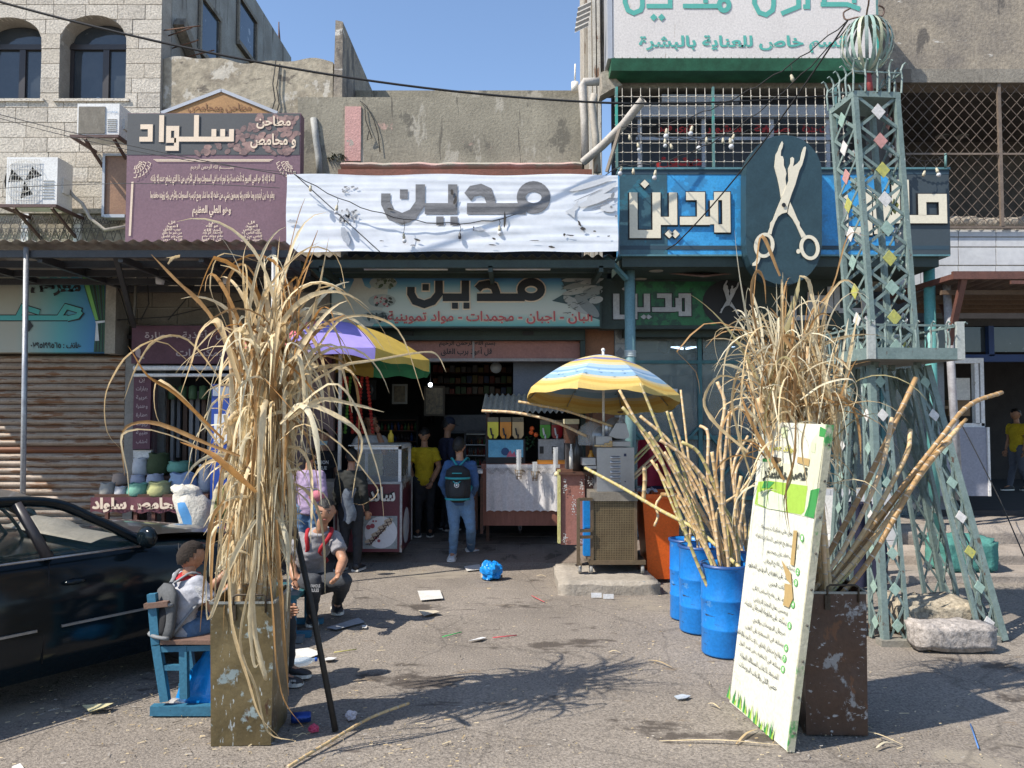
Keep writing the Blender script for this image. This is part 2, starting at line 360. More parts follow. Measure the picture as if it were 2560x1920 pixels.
# ==== GROUND
def ramp(y): t = min(1, max(0, (y-9.1)/1.0)); return .15*t*t*(3-2*t)
g = G()
xs = [-400, -80, -20]+[-10+i*.25 for i in range(81)]+[20, 80, 400]
ys = [-400, -60, -10, -2]+[1.5+i*.125 for i in range(69)]+[10.2, 10.6, 14]
idx = {}
for j, y in enumerate(ys):
 for i, x in enumerate(xs):
  z = 0.0
  if 1 < y < 9.2 and abs(x) < 11: z = (noise.noise(V(x*.8, y*.8, 0))*.012+noise.noise(V(x*2.4, y*2.4, 3))*.005)-.008
  g.v.append(V(x, y, min(z, 0) if y < 9.1 else ramp(y)*(1 if -6 < x < 1.9 else .6 if x <= 2.9 else 0)))
q = len(xs)
for j in range(len(ys)-1):
 for i in range(q-1): g.f.append((j*q+i, j*q+i+1, (j+1)*q+i+1, (j+1)*q+i)); g.m.append(0); g.sm.append(True)
ground = top(g, 'road', mAsph, kind='structure', org=(0, 0, 0))
pav = thing('pavement', None, None, (0, 9.6, .08), kind='structure')
for k, (i, j) in enumerate([(i, j) for j in range(5) for i in range(22)]):
 x = -4.4+i*.29+.145*(j % 2); y = 9.32+j*.29
 t = G(); z = U(.002, .007); e = .003
 t.prism([V(x+e, y+e, ramp(y)+z), V(x+.29-e, y+e, ramp(y)+z), V(x+.29-e, y+.29-e, ramp(y+.29)+z), V(x+e, y+.29-e, ramp(y+.29)+z)][::-1], (0, 0, -.03)); part(t, 'paving_tile', mPave, pav)
g = G(); g.box((-6.2, 10.78, 0), (1.9, 14.2, .155)); top(g, 'shop_floor', flat('shop_floor_grey', (.08, .07, .06), .7), kind='structure')
# ==== LEFT STONE BUILDING
bl = thing('stone_building', 'cream limestone block house with two arched windows at the upper left', 'building', (-6, 10, 0))
YS = 10.0
zb = at(0, 530, YS).z; xr = at(402, 200, YS).x
wins = [(149, 315), (-67, 103)]; archs = []
for a, b in wins:
 xa, xb = at(a, 150, YS).x, at(b, 150, YS).x; archs.append((xa, xb, at(0, 248, YS).z, at(0, 100, YS).z, at(0, 38 if a > 0 else 43, YS).z))
def opening(x, z):
 for xa, xb, z0, zs, zt in archs:
  if xa < x < xb:
   t = (x-(xa+xb)/2)/((xb-xa)/2); return z0, zs+(zt-zs)*math.sqrt(max(0, 1-t*t))
 return None
g = G(); g.box((-12, YS+.06, 3.2), (xr-.01, YS+.3, zb))
nb = 0; z = zb; ci = 0
ch = .196
edges = sorted([e for a in archs for e in a[:2]])
while z < 7.35:
 x = xr; off = [.38, .22, .5, .3][ci % 4]; first = True
 while x > -7.9:
  wd = off if first else rnd.choice([.30, .36, .42, .5, .46]); first = False
  x0 = x-wd; z0, z1 = z+.004, min(z+ch, 7.4)-.004
  xsn = sorted(set([x0+.004, x-.004]+[e+s for e in edges for s in (-.002, .002) if x0+.004 < e+s < x-.004]+[x0+.004+(wd-.008)*t/8 for t in range(1, 8)]))
  run = []; runs = []
  for xx in xsn:
   op = opening(xx, 0); lo, hi = z0, z1; alive = True
   if op:
    if op[0] < z1 and op[1] > z0:
     if op[0] <= z0 + .05: lo = max(z0, op[1])
     else: hi = min(z1, op[0])
    if hi-lo < .012: alive = False
   if alive: run.append((xx, lo, hi))
   elif run: runs.append(run); run = []
  if run: runs.append(run)
  for rn in runs:
   if len(rn) < 2 or rn[-1][0]-rn[0][0] < .02: continue
   d = U(0, .006); pts = [V(a, YS-d, lo) for a, lo, hi in rn]+[V(a, YS-d, hi) for a, lo, hi in reversed(rn)]
   t = G(); t.prism(pts[::-1], (0, .09, 0)); part(t, 'stone_block', rnd.choice(mStones), bl); nb += 1
  x = x0
 z += ch; ci += 1
mo = G()
cols = [-8.0]+[e for e in edges if e > -8]+[xr]
def colbox(xa, xb, za, zb_): mo.box((xa, YS+.012, za), (xb, YS+.28, zb_))
xsr = sorted(set([-8.0, xr]+edges))
for xa, xb in zip(xsr, xsr[1:]):
 op = opening((xa+xb)/2, 0)
 if not op: colbox(xa, xb, zb, 7.45)
 else:
  A = [a for a in archs if abs(a[0]-xa) < 1e-4 or abs(a[1]-xb) < 1e-4][0]
  colbox(xa, xb, zb, A[2])
  n = 14
  for i in range(n):
   u0 = A[0]+(A[1]-A[0])*i/n; u1 = A[0]+(A[1]-A[0])*(i+1)/n
   zt0, zt1 = opening(u0+1e-4, 0)[1], opening(u1-1e-4, 0)[1]
   if u1 <= xa+1e-6 or u0 >= xb-1e-6: continue
   mo.prism([V(u0, YS+.012, zt0), V(u1, YS+.012, zt1), V(u1, YS+.012, 7.45), V(u0, YS+.012, 7.45)], (0, .268, 0))
part(mo, 'wall', mMortar, bl)
part(g, 'lower_wall', mConc, bl)
for a in archs:
 xa, xb, z0, zs, zt = a; yw = YS+.24; xm = xa+(xb-xa)*.56
 f = G(); f.box((xa, yw, z0), (xa+.05, yw+.05, zs+.08)); f.box((xb-.05, yw, z0), (xb, yw+.05, zs+.08)); f.box((xm-.04, yw-.012, z0), (xm+.04, yw+.05, zs-.02))
 f.box((xa+.05, yw-.004, z0), (xb-.05, yw+.05, z0+.05)); f.box((xa, yw-.02, zs-.02), (xb, yw+.05, zs+.05))
 fr = part(f, 'window_frame', mFrameDk, bl)
 for u0, u1, w0, w1 in ((xa+.05, xm-.04, z0+.05, zs-.02), (xm+.04, xb-.05, z0+.05, zs-.02)):
  p = G(); p.box((u0, yw+.02, w0), (u1, yw+.03, w1)); part(p, 'pane', mGlassDk, fr)
 p = G(); p.prism([V(xa+(xb-xa)*(.5+.5*math.cos(t*math.pi/12)), yw+.02, zs+.05+(zt-zs-.06)*math.sin(t*math.pi/12)) for t in range(13)], (0, .01, 0)); part(p, 'pane', mGlassDk, fr)
 p = G(); p.box((xa-.06, YS-.03, z0-.035), (xb+.06, YS+.24, z0)); part(p, 'window_sill', mStones[0], bl)
XS = at(405, 60, YS).x
g = G(); g.box((-12, YS+.3, 0), (XS-.004, 15.9, 9.2)); part(g, 'side_wall', mPlasBlue, bl, label='tall streaked grey plaster side wall running back')
for (ya, yb, za, zb2) in ((12.75, 13.6, 8.0, 8.75), (11.2, 11.9, 7.1, 7.9), (13.2, 13.9, 6.85, 7.75)):
 p = G(); p.box((XS-.003, ya, za), (XS+.012, yb, zb2)); part(p, 'pane', mGlassDk, bl)
 p = G()
 for c, d in (((XS+.01, ya-.06, zb2), (XS+.05, yb+.06, zb2+.07)), ((XS+.01, ya-.06, za-.07), (XS+.07, yb+.06, za)), ((XS+.01, ya-.06, za), (XS+.045, ya, zb2)), ((XS+.01, yb, za), (XS+.045, yb+.06, zb2))): p.box(c, d)
 part(p, 'window_frame', mConcD, bl)
g = G()
for k in range(7):
 a = V(XS+.01, 10.05+k*.12, 6.85-.07*k+U(-.05, .05)); g.tube([a, a+V(.42+U(-.1, .15), -.1, .05+U(-.05, .05))], .009, 5)
part(g, 'rebar', mRust, bl)
g = G(); g.bar((XS+.08, 10.35, 7.1), (XS+.1, 12.2, 6.0), .14, .14); part(g, 'beam', mConcD, bl)
g = G()
for k in range(3): g.tube([V(XS-.15, 15.5+.1*k, 9.15), V(XS-.15-.03*k, 15.5+.1*k, 9.75)], .012, 5)
part(g, 'rebar', mRust, bl)
g = G(); g.box((at(-60, 560, YS).x-1.5, YS-.02, 3.3), (at(316, 560, YS).x, YS+.06, zb-.04)); g.box((-9, YS-.07, zb-.035), (at(316, 530, YS).x, YS+.06, zb+.03))
band = top(g, 'balustrade_wall', mConc, 'low grey wall band below the stone blocks behind scrolled ironwork', 'wall')
for px in (66, 196):
 a, b = rect(px-9, 536, px+9, 625, YS-.03, 0); p = G(); p.box((a.x, YS-.07, a.z), (b.x, YS-.022, b.z)); part(p, 'pilaster', mWhite, band)
gi = G()
z0, z1 = at(0, 606, YS).z, at(0, 542, YS).z; x = at(-40, 560, YS).x; xe = at(314, 560, YS).x
step = .115
while x < xe-.02:
 for s in (-1, 1):
  for base, sg in ((z1, -1), (z0+.05, 1)):
   pts = [V(x+s*.03*math.cos(t)+s*.03, YS-.09, base+sg*(.05+.045*math.sin(t)*1.0+t*.012)) for t in [i*.55 for i in range(9)]]
   gi.tube(pts, .0045, 4, cap=False)
 gi.bar((x, YS-.09, z0), (x+step/2, YS-.09, (z0+z1)/2+.02), .007); gi.bar((x+step/2, YS-.09, (z0+z1)/2+.02), (x, YS-.09, z1), .007)
 gi.bar((x+step, YS-.09, z0), (x+step/2, YS-.092, (z0+z1)/2+.02), .007); gi.bar((x+step/2, YS-.092, (z0+z1)/2+.02), (x+step, YS-.092, z1), .007)
 x += step
top(gi, 'scroll_grille', M('grille_iron', (.10, .09, .085), .6), 'wrought iron scroll grille in front of the low grey wall band', 'grille')
# ==== PLASTER PARAPETS
g = G()
ytop = at(0, 147, 10.06).z; x0 = at(408, 200, 10.06).x; x1 = at(832, 200, 10.06).x; xm = at(856, 200, 10.06).x
def topline(t): return ytop+.03*math.sin(t*9)+.02*math.sin(t*23)-.04*t
n = 30
for i in range(n):
 a = x0+(x1-x0)*i/n; b = x0+(x1-x0)*(i+1)/n
 g.prism([V(a, 10.06, 3.3), V(b, 10.06, 3.3), V(b, 10.06, topline((i+1)/n)), V(a, 10.06, topline(i/n))], (0, .25, 0))
par = top(g, 'parapet_wall', mPlasA, 'patchy beige cement parapet above the purple sign', 'wall')
ztop = at(0, 55, 10.06).z
g = G(); g.prism([V(x1-.0, 10.05, 3.3), V(xm, 10.05, 3.3), V(xm, 10.05, ztop), V(x1+.03, 10.05, ztop+.02), V(x1+.01, 10.05, 5.9)], (0, 2.45, 0))
part(g, 'fin_wall', mPlasR, par, label='tall narrow wall end rising above the parapet')
zt = at(0, 243, 10.0).z; zl = at(0, 437, 10.0).z; xa = xm+.004; xb = at(1452, 330, 10).x
g = G(); g.box((at(742, 430, 10).x, 10.0, zl), (xb, 10.28, zt)); g.box((xa, 10.9, 3.2), (xb+.3, 11.1, at(0, 226, 10.9).z))
pm = top(g, 'parapet_wall', mPlasB, 'smooth grey cement parapet with pink paint over the white banner', 'wall')
g = G(); a, b = rect(862, 266, 902, 402, 9.985, .013); g.box(a, b); part(g, 'painted_strip', mPink, pm, label='vertical pink painted strip')
g = G(); a, b = rect(850, 401, 1455, 421, 9.9, .1); N = 40
g.grid(lambda u, v: V(a.x+(b.x-a.x)*u, 9.985-.09*(1-abs(2*v-1))-.012*noise.noise(V(u*30, v*3, 0)), a.z+(b.z-a.z)*v*1.0+.02*noise.noise(V(u*14, 0, 5))), N, 4)
part(g, 'ledge', M('pink_ledge', (.52, .33, .30), .85, c2=(.31, .29, .24), s=1.6, b=.3, wear=((.34, .31, .26), 1.7, .42, (1, 1, 1))), pm)
g = G(); a, b = rect(845, 423, 1480, 440, 9.75, .24); g.box(a, b); part(g, 'fascia', M('red_brown_strip', (.24, .09, .06), .7, c2=(.16, .07, .05), s=5, st=(.6, 1, 1)), pm)
g = G()
for px, py in ((690, 150), (700, 160)):
 g.tube([at(px, py, 10.03), at(px-8, py+60, 10.02), at(px-2, py+100, 10.02), at(px-14, py+140, 10.02), at(px-22, py+230, 10.02)], .008, 5)
g.tube([at(900, 252, 9.98), at(917, 266, 9.97), at(935, 300, 9.97), at(945, 335, 9.97), at(950, 380, 9.97)], .006, 4)
g.tube([at(912, 270, 9.98), at(914, 300, 9.97), at(930, 345, 9.96), at(918, 350, 9.96), at(922, 328, 9.95)], .006, 4)
top(g, 'loose_wires', mBlackCab, 'loose black wires hanging down the grey parapet beside the pink strip', 'wire')
g = G(); g.tube([at(784, 296, 9.99), at(790, 345, 9.99), at(797, 395, 9.98), at(800, 440, 9.97)], .045, 12)
top(g, 'drain_pipe', M('grey_pipe', (.34, .34, .32), .6), 'short grey drain pipe on the wall between purple sign and pink strip', 'pipe')
g = G()
for k in range(60):
 p = at(845+U(-22, 22), 398+U(-7, 6), 10.03); d = V(U(-1, 1), -1, U(-.2, 1)).normalized()*.05; g.ribbon([p, p+d, p+d*1.7+V(0, 0, -.02)], [.012, .014, .003])
top(g, 'weed_tuft', M('dry_weed', (.06, .075, .035), .9), 'tuft of dry weeds growing at the foot of the pink strip', 'plant', kind='stuff')
# ==== SIGNS
def sign(name, label, r, Y, th, mat, frame=None, fw=.02):
 a, b = rect(*r, Y, th); t = thing(name, label, 'sign', ((a.x+b.x)/2, Y+th/2, a.z))
 g = G(); g.box(a, b); part(g, 'panel', mat, t)
 if frame:
  g = G(); e = .012
  g.box((a.x-fw, Y-e, a.z-fw), (a.x, Y+th, b.z+fw)); g.box((b.x, Y-e, a.z-fw), (b.x+fw, Y+th, b.z+fw))
  g.box((a.x, Y-e, a.z-fw), (b.x, Y+th, a.z)); g.box((a.x, Y-e, b.z), (b.x, Y+th, b.z+fw)); part(g, 'frame', frame, t)
 return t
def quad(parent, name, r, Y, mat, off=.004):
 a, b = rect(*r, Y-off, 0); g = G(); g.add([(a.x, a.y, a.z), (b.x, a.y, a.z), (b.x, a.y, b.z), (a.x, a.y, b.z)], [(0, 1, 2, 3)]); return part(g, name, mat, parent)
def ell(g, px, py, rx, ry, Y, ang=0, m=0, n=12):
 pts = []
 for k in range(n):
  t = 2*math.pi*k/n; u, v = rx*math.cos(t), ry*math.sin(t)
  pts.append(at(px+u*math.cos(ang)-v*math.sin(ang), py+u*math.sin(ang)+v*math.cos(ang), Y))
 g.add(pts, [tuple(reversed(range(n)))], m)
def polypx(g, pts, Y, m=0): g.add([at(x, y, Y) for x, y in pts], [tuple(range(len(pts)))], m)
YP = 9.15
ps = sign('roastery_sign', 'tall purple roastery sign with coffee beans and cream calligraphy', (316, 283, 750, 612), YP, .16, mPurple, None)
quad(ps, 'header_print', (318, 284, 749, 387), YP, mSlate)
g = G(); r2 = random.Random(3)
for k in range(330):
 px = r2.uniform(322, 744); py = r2.uniform(288, 383)
 if py < 372-(px-322)*.0 and px < 560 and py < 358: continue
 if px < 640 and py < 340-(px-560)*.6 and px < 640: continue
 ell(g, px, py, r2.uniform(7, 11), r2.uniform(5, 7), YP-.005-.0001*k/10, r2.uniform(-.9, .9), k % 2)
part(g, 'bean_print', [mBean, M('bean_dark', (.13, .085, .085), .6, c2=(.25, .16, .15), s=22, b=0)], ps, kind='stuff')
SIL = [[(352, 318), (377, 318), (377, 349), (350, 349)], [(405, 289), (405, 356)], [(442, 352), (423, 352), (423, 322), (443, 322), (443, 372), (416, 372)], [(449, 349), (490, 349)],
  [(492, 289), (492, 349), (528, 349), (580, 349), (580, 324)], [(536, 343), (536, 324)], [(558, 343), (558, 324)]]
for mt_, w_, of in ((mSlate, 17, .009), (mCream, 12, .014)):
 strokes(ps, SIL, (345, 289, 590, 380), (345, 289, 590, 380), YP, mt_, w_, off=of)
words(ps, 'مطاحن', (641, 290, 727, 322), YP, mCream, .025, off=.012)
words(ps, 'و محامص', (626, 334, 740, 371), YP, mCream, .025, off=.012)
fr = []
for o_, w_ in ((0, 1.5), (4, 1.5), (8, 1.5)):
 fr += [[(382+o_, 399+o_*.6), (682-o_, 399+o_*.6)], [(329+o_*.5, 455), (325+o_*.5, 590)], [(738-o_*.5, 455), (738-o_*.5, 428)]]
strokes(ps, fr, (320, 395, 745, 610), (320, 395, 745, 610), YP, mCream, 1.6)
cor = []
for sx, ox in ((1, 328), (-1, 739)):
 for k in range(6):
  a = k*.26+.02; cx, cy = ox+sx*6, 404
  for rr in (12, 22, 34):
   cor.append([(cx+sx*(rr*math.cos(a)), cy+rr*math.sin(a)), (cx+sx*((rr+8)*math.cos(a+.1)), cy+(rr+8)*math.sin(a+.1)), (cx+sx*((rr+7)*math.cos(a+.24)), cy+(rr+7)*math.sin(a+.24))])
strokes(ps, cor, (320, 395, 745, 610), (320, 395, 745, 610), YP, mCream, 1.7, name='corner_ornament')
words(ps, 'بســــــــم الله الرحمن الرحيم', (477, 411, 585, 427), YP, mCream)
words(ps, 'الله لا إله إلا هو الحي القيوم لا تأخذه سنة ولا نوم له ما في السموات وما في الأرض من ذا الذي يشفع عنده إلا بإذنه', (377, 431, 686, 463), YP, mCream, .02)
words(ps, 'يعلم ما بين أيديهم وما خلفهم ولا يحيطون بشيء من علمه إلا بما شاء وسع كرسيه السموات والأرض ولا يؤوده حفظهما', (376, 473, 686, 504), YP, mCream, .02)
words(ps, 'وهو العلي العظيم', (481, 513, 577, 543), YP, mCream, .02)
for cx, ls in ((430, ['قل', 'أعوذ', 'برب الفلق', 'من شر ما خلق', 'ومن شر غاسق', 'إذا وقب ومن', 'شر النفاثات']), (531, ['قل', 'هو الله', 'أحد الله', 'الصمد لم يلد', 'ولم يولد ولم', 'يكن له كفوا']), (629, ['قل', 'أعوذ', 'برب الناس', 'ملك الناس إله', 'الناس من شر', 'الوسواس الخناس', 'الذي يوسوس'])):
 for k, s in enumerate(ls):
  hw = [9, 16, 21, 24.5, 26, 26, 25][k]; words(ps, s, (cx-hw, 552+k*8.6, cx+hw, 561+k*8.6), YP, mCream, .02, res=1)
t = thing('gable_sign', 'tan triangular gable board with raised lettering above the purple sign', 'sign', at(545, 283, 9.55))
g = G(); g.prism([at(408, 283, 9.5), at(680, 283, 9.5), at(554, 229, 9.5)], (0, .08, 0)); part(g, 'panel', M('tan_board', (.42, .23, .09), .6, b=.05), t)
g = G()
for a, b in (((404, 283), (554, 226)), ((554, 226), (694, 283))): g.bar(at(*a, 9.5), at(*b, 9.5), .04, .03, up=(0, 1, 0))
part(g, 'frame', mAlu, t)
words(t, 'مطاحن ومحامص', (470, 258, 628, 281), 9.5, flat('brown_print', (.20, .09, .035)), .02)
t = thing('display_box', 'shallow brown display box with grey frame left of the purple sign', 'sign', at(288, 538, 9.8))
a, b = rect(264, 391, 316, 537, 9.75, .12); g = G(); g.box(a, b); part(g, 'panel', M('brown_display', (.33, .19, .11), .4, c2=(.20, .11, .07), s=3), t)
g = G(); g.box((a.x-.03, 9.72, a.z-.03), (a.x, 9.87, b.z+.03)); g.box((a.x, 9.72, a.z-.04), (b.x, 9.87, a.z)); g.box((a.x, 9.72, b.z), (b.x, 9.87, b.z+.03)); part(g, 'frame', mAlu, t)
def ac(label, r, Yf, side, fan):
 a, b = rect(*r, Yf, .33); t = thing('air_conditioner', label, 'air conditioner', ((a.x+b.x)/2, Yf+.16, a.z), 'air conditioner units on the stone wall')
 g = G(); g.box(a, b); part(g, 'case', M('ac_case', (.72, .72, .70), .4, c2=(.66, .65, .63), s=4, b=.02), t)
 w_, h_ = b.x-a.x, b.z-a.z; g = G()
 fx0, fx1 = a.x+w_*.05, a.x+w_*.66
 if fan:
  c = V((fx0+fx1)/2, Yf-.004, a.z+h_*.5); rr = h_*.42
  g.lathe(c+V(0, .012, 0), [(0, .0), (rr, .0), (rr, .006)], 24, ax=(0, -1, 0)); part(g, 'fan_opening', flat('fan_dark', (.05, .048, .045)), t)
  g = G()
  for k in range(13):
   x = fx0+(fx1-fx0)*k/12; g.bar((x, Yf-.018, a.z+h_*.06), (x, Yf-.018, b.z-h_*.06), .004)
  for k in range(9): z = a.z+h_*(.06+.11*k); g.bar((fx0, Yf-.022, z), (fx1, Yf-.022, z), .004)
  for rr2 in (.25, .6, 1.0): g.tube([c+V(rr*rr2*math.cos(t_*.3), -.022, rr*rr2*math.sin(t_*.3)) for t_ in range(22)], .003, 4, cap=False)
  part(g, 'guard', mOffW, t)
  g = G()
  for k in range(3):
   an = k*2.1+.3; g.add([c+V(0, .004, 0), c+V(math.cos(an)*rr*.9, .004, math.sin(an)*rr*.9), c+V(math.cos(an+.8)*rr*.8, .004, math.sin(an+.8)*rr*.8)], [(0, 1, 2)])
  part(g, 'fan_blade', flat('blade', (.11, .11, .10)), t)
 else:
  for k in range(24): x = fx0+(fx1-fx0)*k/23; g.box((x-.004, Yf-.012, a.z+h_*.06), (x+.004, Yf-.001, b.z-h_*.1))
  g.box((fx0, Yf-.004, a.z+h_*.06), (fx1, Yf-.0005, b.z-h_*.1)); part(g, 'grille', M('dusty_grille', (.32, .29, .24), .7), t)
 g = G()
 for k in range(7): z = a.z+h_*(.14+.06*k); g.box((a.x+w_*.72, Yf-.01, z), (a.x+w_*.94, Yf-.001, z+.006))
 part(g, 'louvre', flat('louvre_grey', (.5, .5, .48)), t)
 if not fan: words(t, 'HYUNDAI', (r[2]-29, r[1]+19, r[2]-4, r[1]+24), Yf, flat('blue_print', (.10, .25, .45)), ar=False)
 g = G(); g.box((a.x-.06, Yf-.05, a.z-.04), (b.x+.02, Yf-.02, a.z-.005)); g.box((a.x-.06, Yf-.02, a.z-.04), (a.x-.03, YS-.02, a.z-.005)); g.box((b.x-.02, Yf-.02, a.z-.04), (b.x+.02, YS-.02, a.z-.005))
 g.bar((a.x+.1, Yf, a.z-.04), (a.x+.1, YS-.01, a.z-.3), .03); g.bar((b.x-.06, Yf, a.z-.04), (b.x-.06, YS-.01, a.z-.3), .03); part(g, 'bracket', M('bracket_brown', (.10, .055, .05), .6), t)
 g = G(); g.box((b.x+.001, Yf+.1, a.z+h_*.3), (b.x+.02, Yf+.24, a.z+h_*.62)); part(g, 'cover', mOffW, t); return t
ac('upper white air conditioner with ribbed grey grille, beside the purple sign', (193, 259, 298, 339), 9.45, 0, False)
ac('lower white air conditioner with round fan guard, under the arched windows', (16, 393, 143, 512), 9.4, 0, True)
g = G(); g.tube([at(168, 470, 9.7), at(185, 492, 9.65), at(205, 508, 9.6), at(225, 545, 9.6), at(262, 575, 9.6), at(318, 566, 9.6)], .022, 8)
top(g, 'insulated_hose', M('hose_cream', (.42, .38, .32), .8, b=.3), 'cream insulated hose sagging from the lower air conditioner to the purple sign', 'hose')
YB = 8.8
a, b = rect(717, 438, 1544, 630, YB, .0)
t = thing('shop_banner', 'torn wrinkled white fabric banner with faded grey lettering over the middle shop', 'banner', ((a.x+b.x)/2, YB, a.z))
BW, BH = b.x-a.x, b.z-a.z
def wr(u, v):
 s = 0
 for cx, cz, k in ((.62, .62, 1.0), (.9, .35, .8), (.36, .5, .5), (.55, .25, .9), (.15, .5, .35)):
  dx, dz = (u-cx)*4.3, (v-cz); s += k*.0038*math.sin(dz*38+dx*2.5*math.sin(cx*9)+cx*20)*math.exp(-abs(dz)*4)*math.exp(-dx*dx*.55)
 return s+.0035*noise.noise(V(u*7, v*9, 1))+.004*noise.noise(V(u*3, v*25, 4))
def bpt(u, v, off=0): return V(a.x+BW*u+.004*math.sin(v*9), YB-.02+wr(u, v)-off, a.z+BH*v+(.01*math.sin(u*17) if v > .97 else 0)-(.006*math.sin(u*23) if v < .03 else 0))
g = G(); g.grid(bpt, 150, 54); part(g, 'fabric', mBanner, t)
g = G(); g.box((a.x, YB+.02, b.z-.06), (b.x, YB+.06, b.z-.02)); g.box((a.x, YB+.02, a.z+.02), (b.x, YB+.06, a.z+.06))
for k in range(6): x = a.x+.03+(BW-.1)*k/5; g.box((x, YB+.02, a.z+.06), (x+.04, YB+.06, b.z-.06))
part(g, 'frame', mGal, t)
def on_banner(g0):
 for v in g0.v:
  u = (v.x-a.x)/BW; w_ = (v.z-a.z)/BH; v.y = bpt(min(1, max(0, u)), min(1, max(0, w_))).y-.012-(YB-v.y)*.2
BX = (952, 455, 1376, 561)
o = strokes(t, [[tuple(p) for p in ln] for ln in MADYAN_A], A_BOX, BX, YB, mGreyP, 66, dots=A_DOTS, rings=A_RING)
me = o.data
import bmesh
bm = bmesh.new(); bm.from_mesh(me); bmesh.ops.subdivide_edges(bm, edges=bm.edges[:], cuts=5, use_grid_fill=True)
for v in bm.verts:
 wv = v.co+ORG[t.name]; u = (wv.x-a.x)/BW; w_ = (wv.z-a.z)/BH; v.co.y = bpt(u, w_).y-.008-ORG[t.name].y
bm.to_mesh(me); bm.free()
g = G()
for k in range(26): ell(g, 872+U(-22, 22), 540+U(-16, 16), U(2, 6), U(1.5, 4), YB-.035, U(0, 3))
for k in range(12): ell(g, 865+U(-10, 30), 476+U(-10, 12), U(2, 7), U(1, 2), YB-.035, U(-.4, .4))
part(g, 'plate_print', flat('faint_grey', (.30, .31, .33)), t, kind='stuff')
g = G()
polypx(g, [(1412, 528), (1430, 520), (1448, 498), (1440, 518), (1436, 545), (1428, 538)], YB-.035)
for (x, y, rx, ry, an) in ((1490, 500, 46, 9, -.35), (1505, 478, 44, 8, -.5), (1520, 520, 20, 10, .2), (1480, 460, 60, 7, -.3)):
 ell(g, x, y, rx, ry, YB-.034-.0005*ry, an)
part(g, 'fish_print', flat('fish_grey', (.56, .58, .61)), t)
g = G()
for (x, y, rx, ry, an) in ((1518, 502, 26, 1.2, -.3), (1500, 515, 24, 1, -.35), (1528, 517, 3, 3, 0), (1540, 540, 3, 3, 0), (1470, 488, 40, 1, -.4), (1532, 488, 4, 8, .4)): ell(g, x, y, rx, ry, YB-.042, an)
part(g, 'fish_outline', flat('fish_dark', (.22, .23, .25)), t)
g = G()
for (x, y, rx, ry, an) in ((1262, 545, 3, 22, .05), (1138, 500, 4, 12, .2), (1130, 480, 5, 7, .3), (1043, 599, 8, 3, .2), (1184, 571, 3, 6, 0), (1234, 596, 6, 3, .3), (1448, 558, 3, 9, -.4), (1458, 572, 7, 4, .3), (1424, 588, 14, 2, .1), (1411, 586, 3, 4, 0), (1378, 617, 9, 3, .1), (1487, 578, 4, 2, 0), (1522, 590, 4, 2, 0), (955, 602, 6, 1.2, 0), (1032, 613, 7, 1.3, 0), (1230, 612, 12, 1.2, .1), (1336, 601, 14, 1.1, 0), (730, 552, 10, 3, .1), (975, 522, 8, 2, .3), (1145, 560, 4, 3, 0)):
 pts = []
 for k in range(9):
  th = k*2*math.pi/9; q_ = U(.55, 1.25); pts.append((x+(rx*math.cos(th)*math.cos(an)-ry*math.sin(th)*math.sin(an))*q_, y+(rx*math.cos(th)*math.sin(an)+ry*math.sin(th)*math.cos(an))*q_))
 polypx(g, pts, YB-.043)
part(g, 'tear', flat('tear_dark', (.05, .042, .035)), t, kind='stuff')
for pts in ([(852, 568), (862, 568), (876, 600), (872, 614), (858, 602), (853, 588)], [(716, 552), (735, 549), (745, 556), (722, 556)], [(1180, 572), (1200, 566), (1215, 575), (1196, 577)]):
 p0 = [at(x, y, YB-.045) for x, y in pts]; g = G(); g.prism(p0, (0, .004, 0)); part(g, 'torn_flap', M('flap_grey', (.45, .48, .53), .5), t)
YU = 9.0
mBlueA = M('blue_damask', (.035, .26, .56), .35, c2=(.055, .34, .66), s=5, b=0, wear=((.04, .21, .42), 4.2, .42, (1, 1, 1)))
mTealS = M('teal_damask', (.035, .085, .11), .35, c2=(.045, .11, .14), s=6, b=0, wear=((.035, .14, .19), 5, .3, (1, 1, 1)))
t = sign('barber_sign', 'wide blue damask shop sign above the barber, with cream block letters', (1549, 421, 2374, 637), YU, .28, mBlueA, None)
quad(t, 'dark_end_print', (1549, 421, 1668, 637), YU, mTealS); quad(t, 'dark_end_print', (2235, 421, 2374, 637), YU, flat('slate_navy', (.045, .062, .075)))
for y0, y1 in ((421, 436), (614, 624)): quad(t, 'stripe', (1550, y0, 2373, y1), YU, flat('navy_stripe', (.03, .06, .085)), .006)
for y0, y1 in ((418, 423), (636, 640)):
 a2, b2 = rect(1547, y0, 2376, y1, YU-.02, .3); g = G(); g.box(a2, b2); part(g, 'trim', M('teal_trim', (.10, .22, .25), .5), t)
for mt_, w_, of in ((mBlackP, 92, .010), (mCream2, 70, .03)):
 strokes(t, MADYAN_B, B_BOX, (1572, 451, 1824, 603), YU, mt_, w_, off=of, dots=[(x, y, q_+(8 if w_ > 80 else 0)) for x, y, q_ in B_DOTS], diamond=True)
 strokes(t, [[(1190, 238), (1495, 238), (1495, 57), (1318, 57), (1318, 205)], [(1172, -100), (1172, 238)], [(1010, 238), (1092, 238), (1092, -100)], [(930, 238), (930, 60), (1010, 60), (1010, 330), (900, 330)], [(645, 30), (645, 340), (850, 340), (850, -20)]],
   (610, -100, 1530, 380), (2097, 451, 2364, 591), YU, mt_, w_, off=of)
YO = 8.78
ov = []
for k in range(13): th = math.pi*k/12; ov.append((1960+95*math.cos(th), 432-95*math.sin(th)))
for k in range(13): th = math.pi*k/12; ov.append((1960-95*math.cos(th), 612+100*math.sin(th)))
g = G(); g.prism([at(x, y, YO) for x, y in ov], (0, .2, 0))
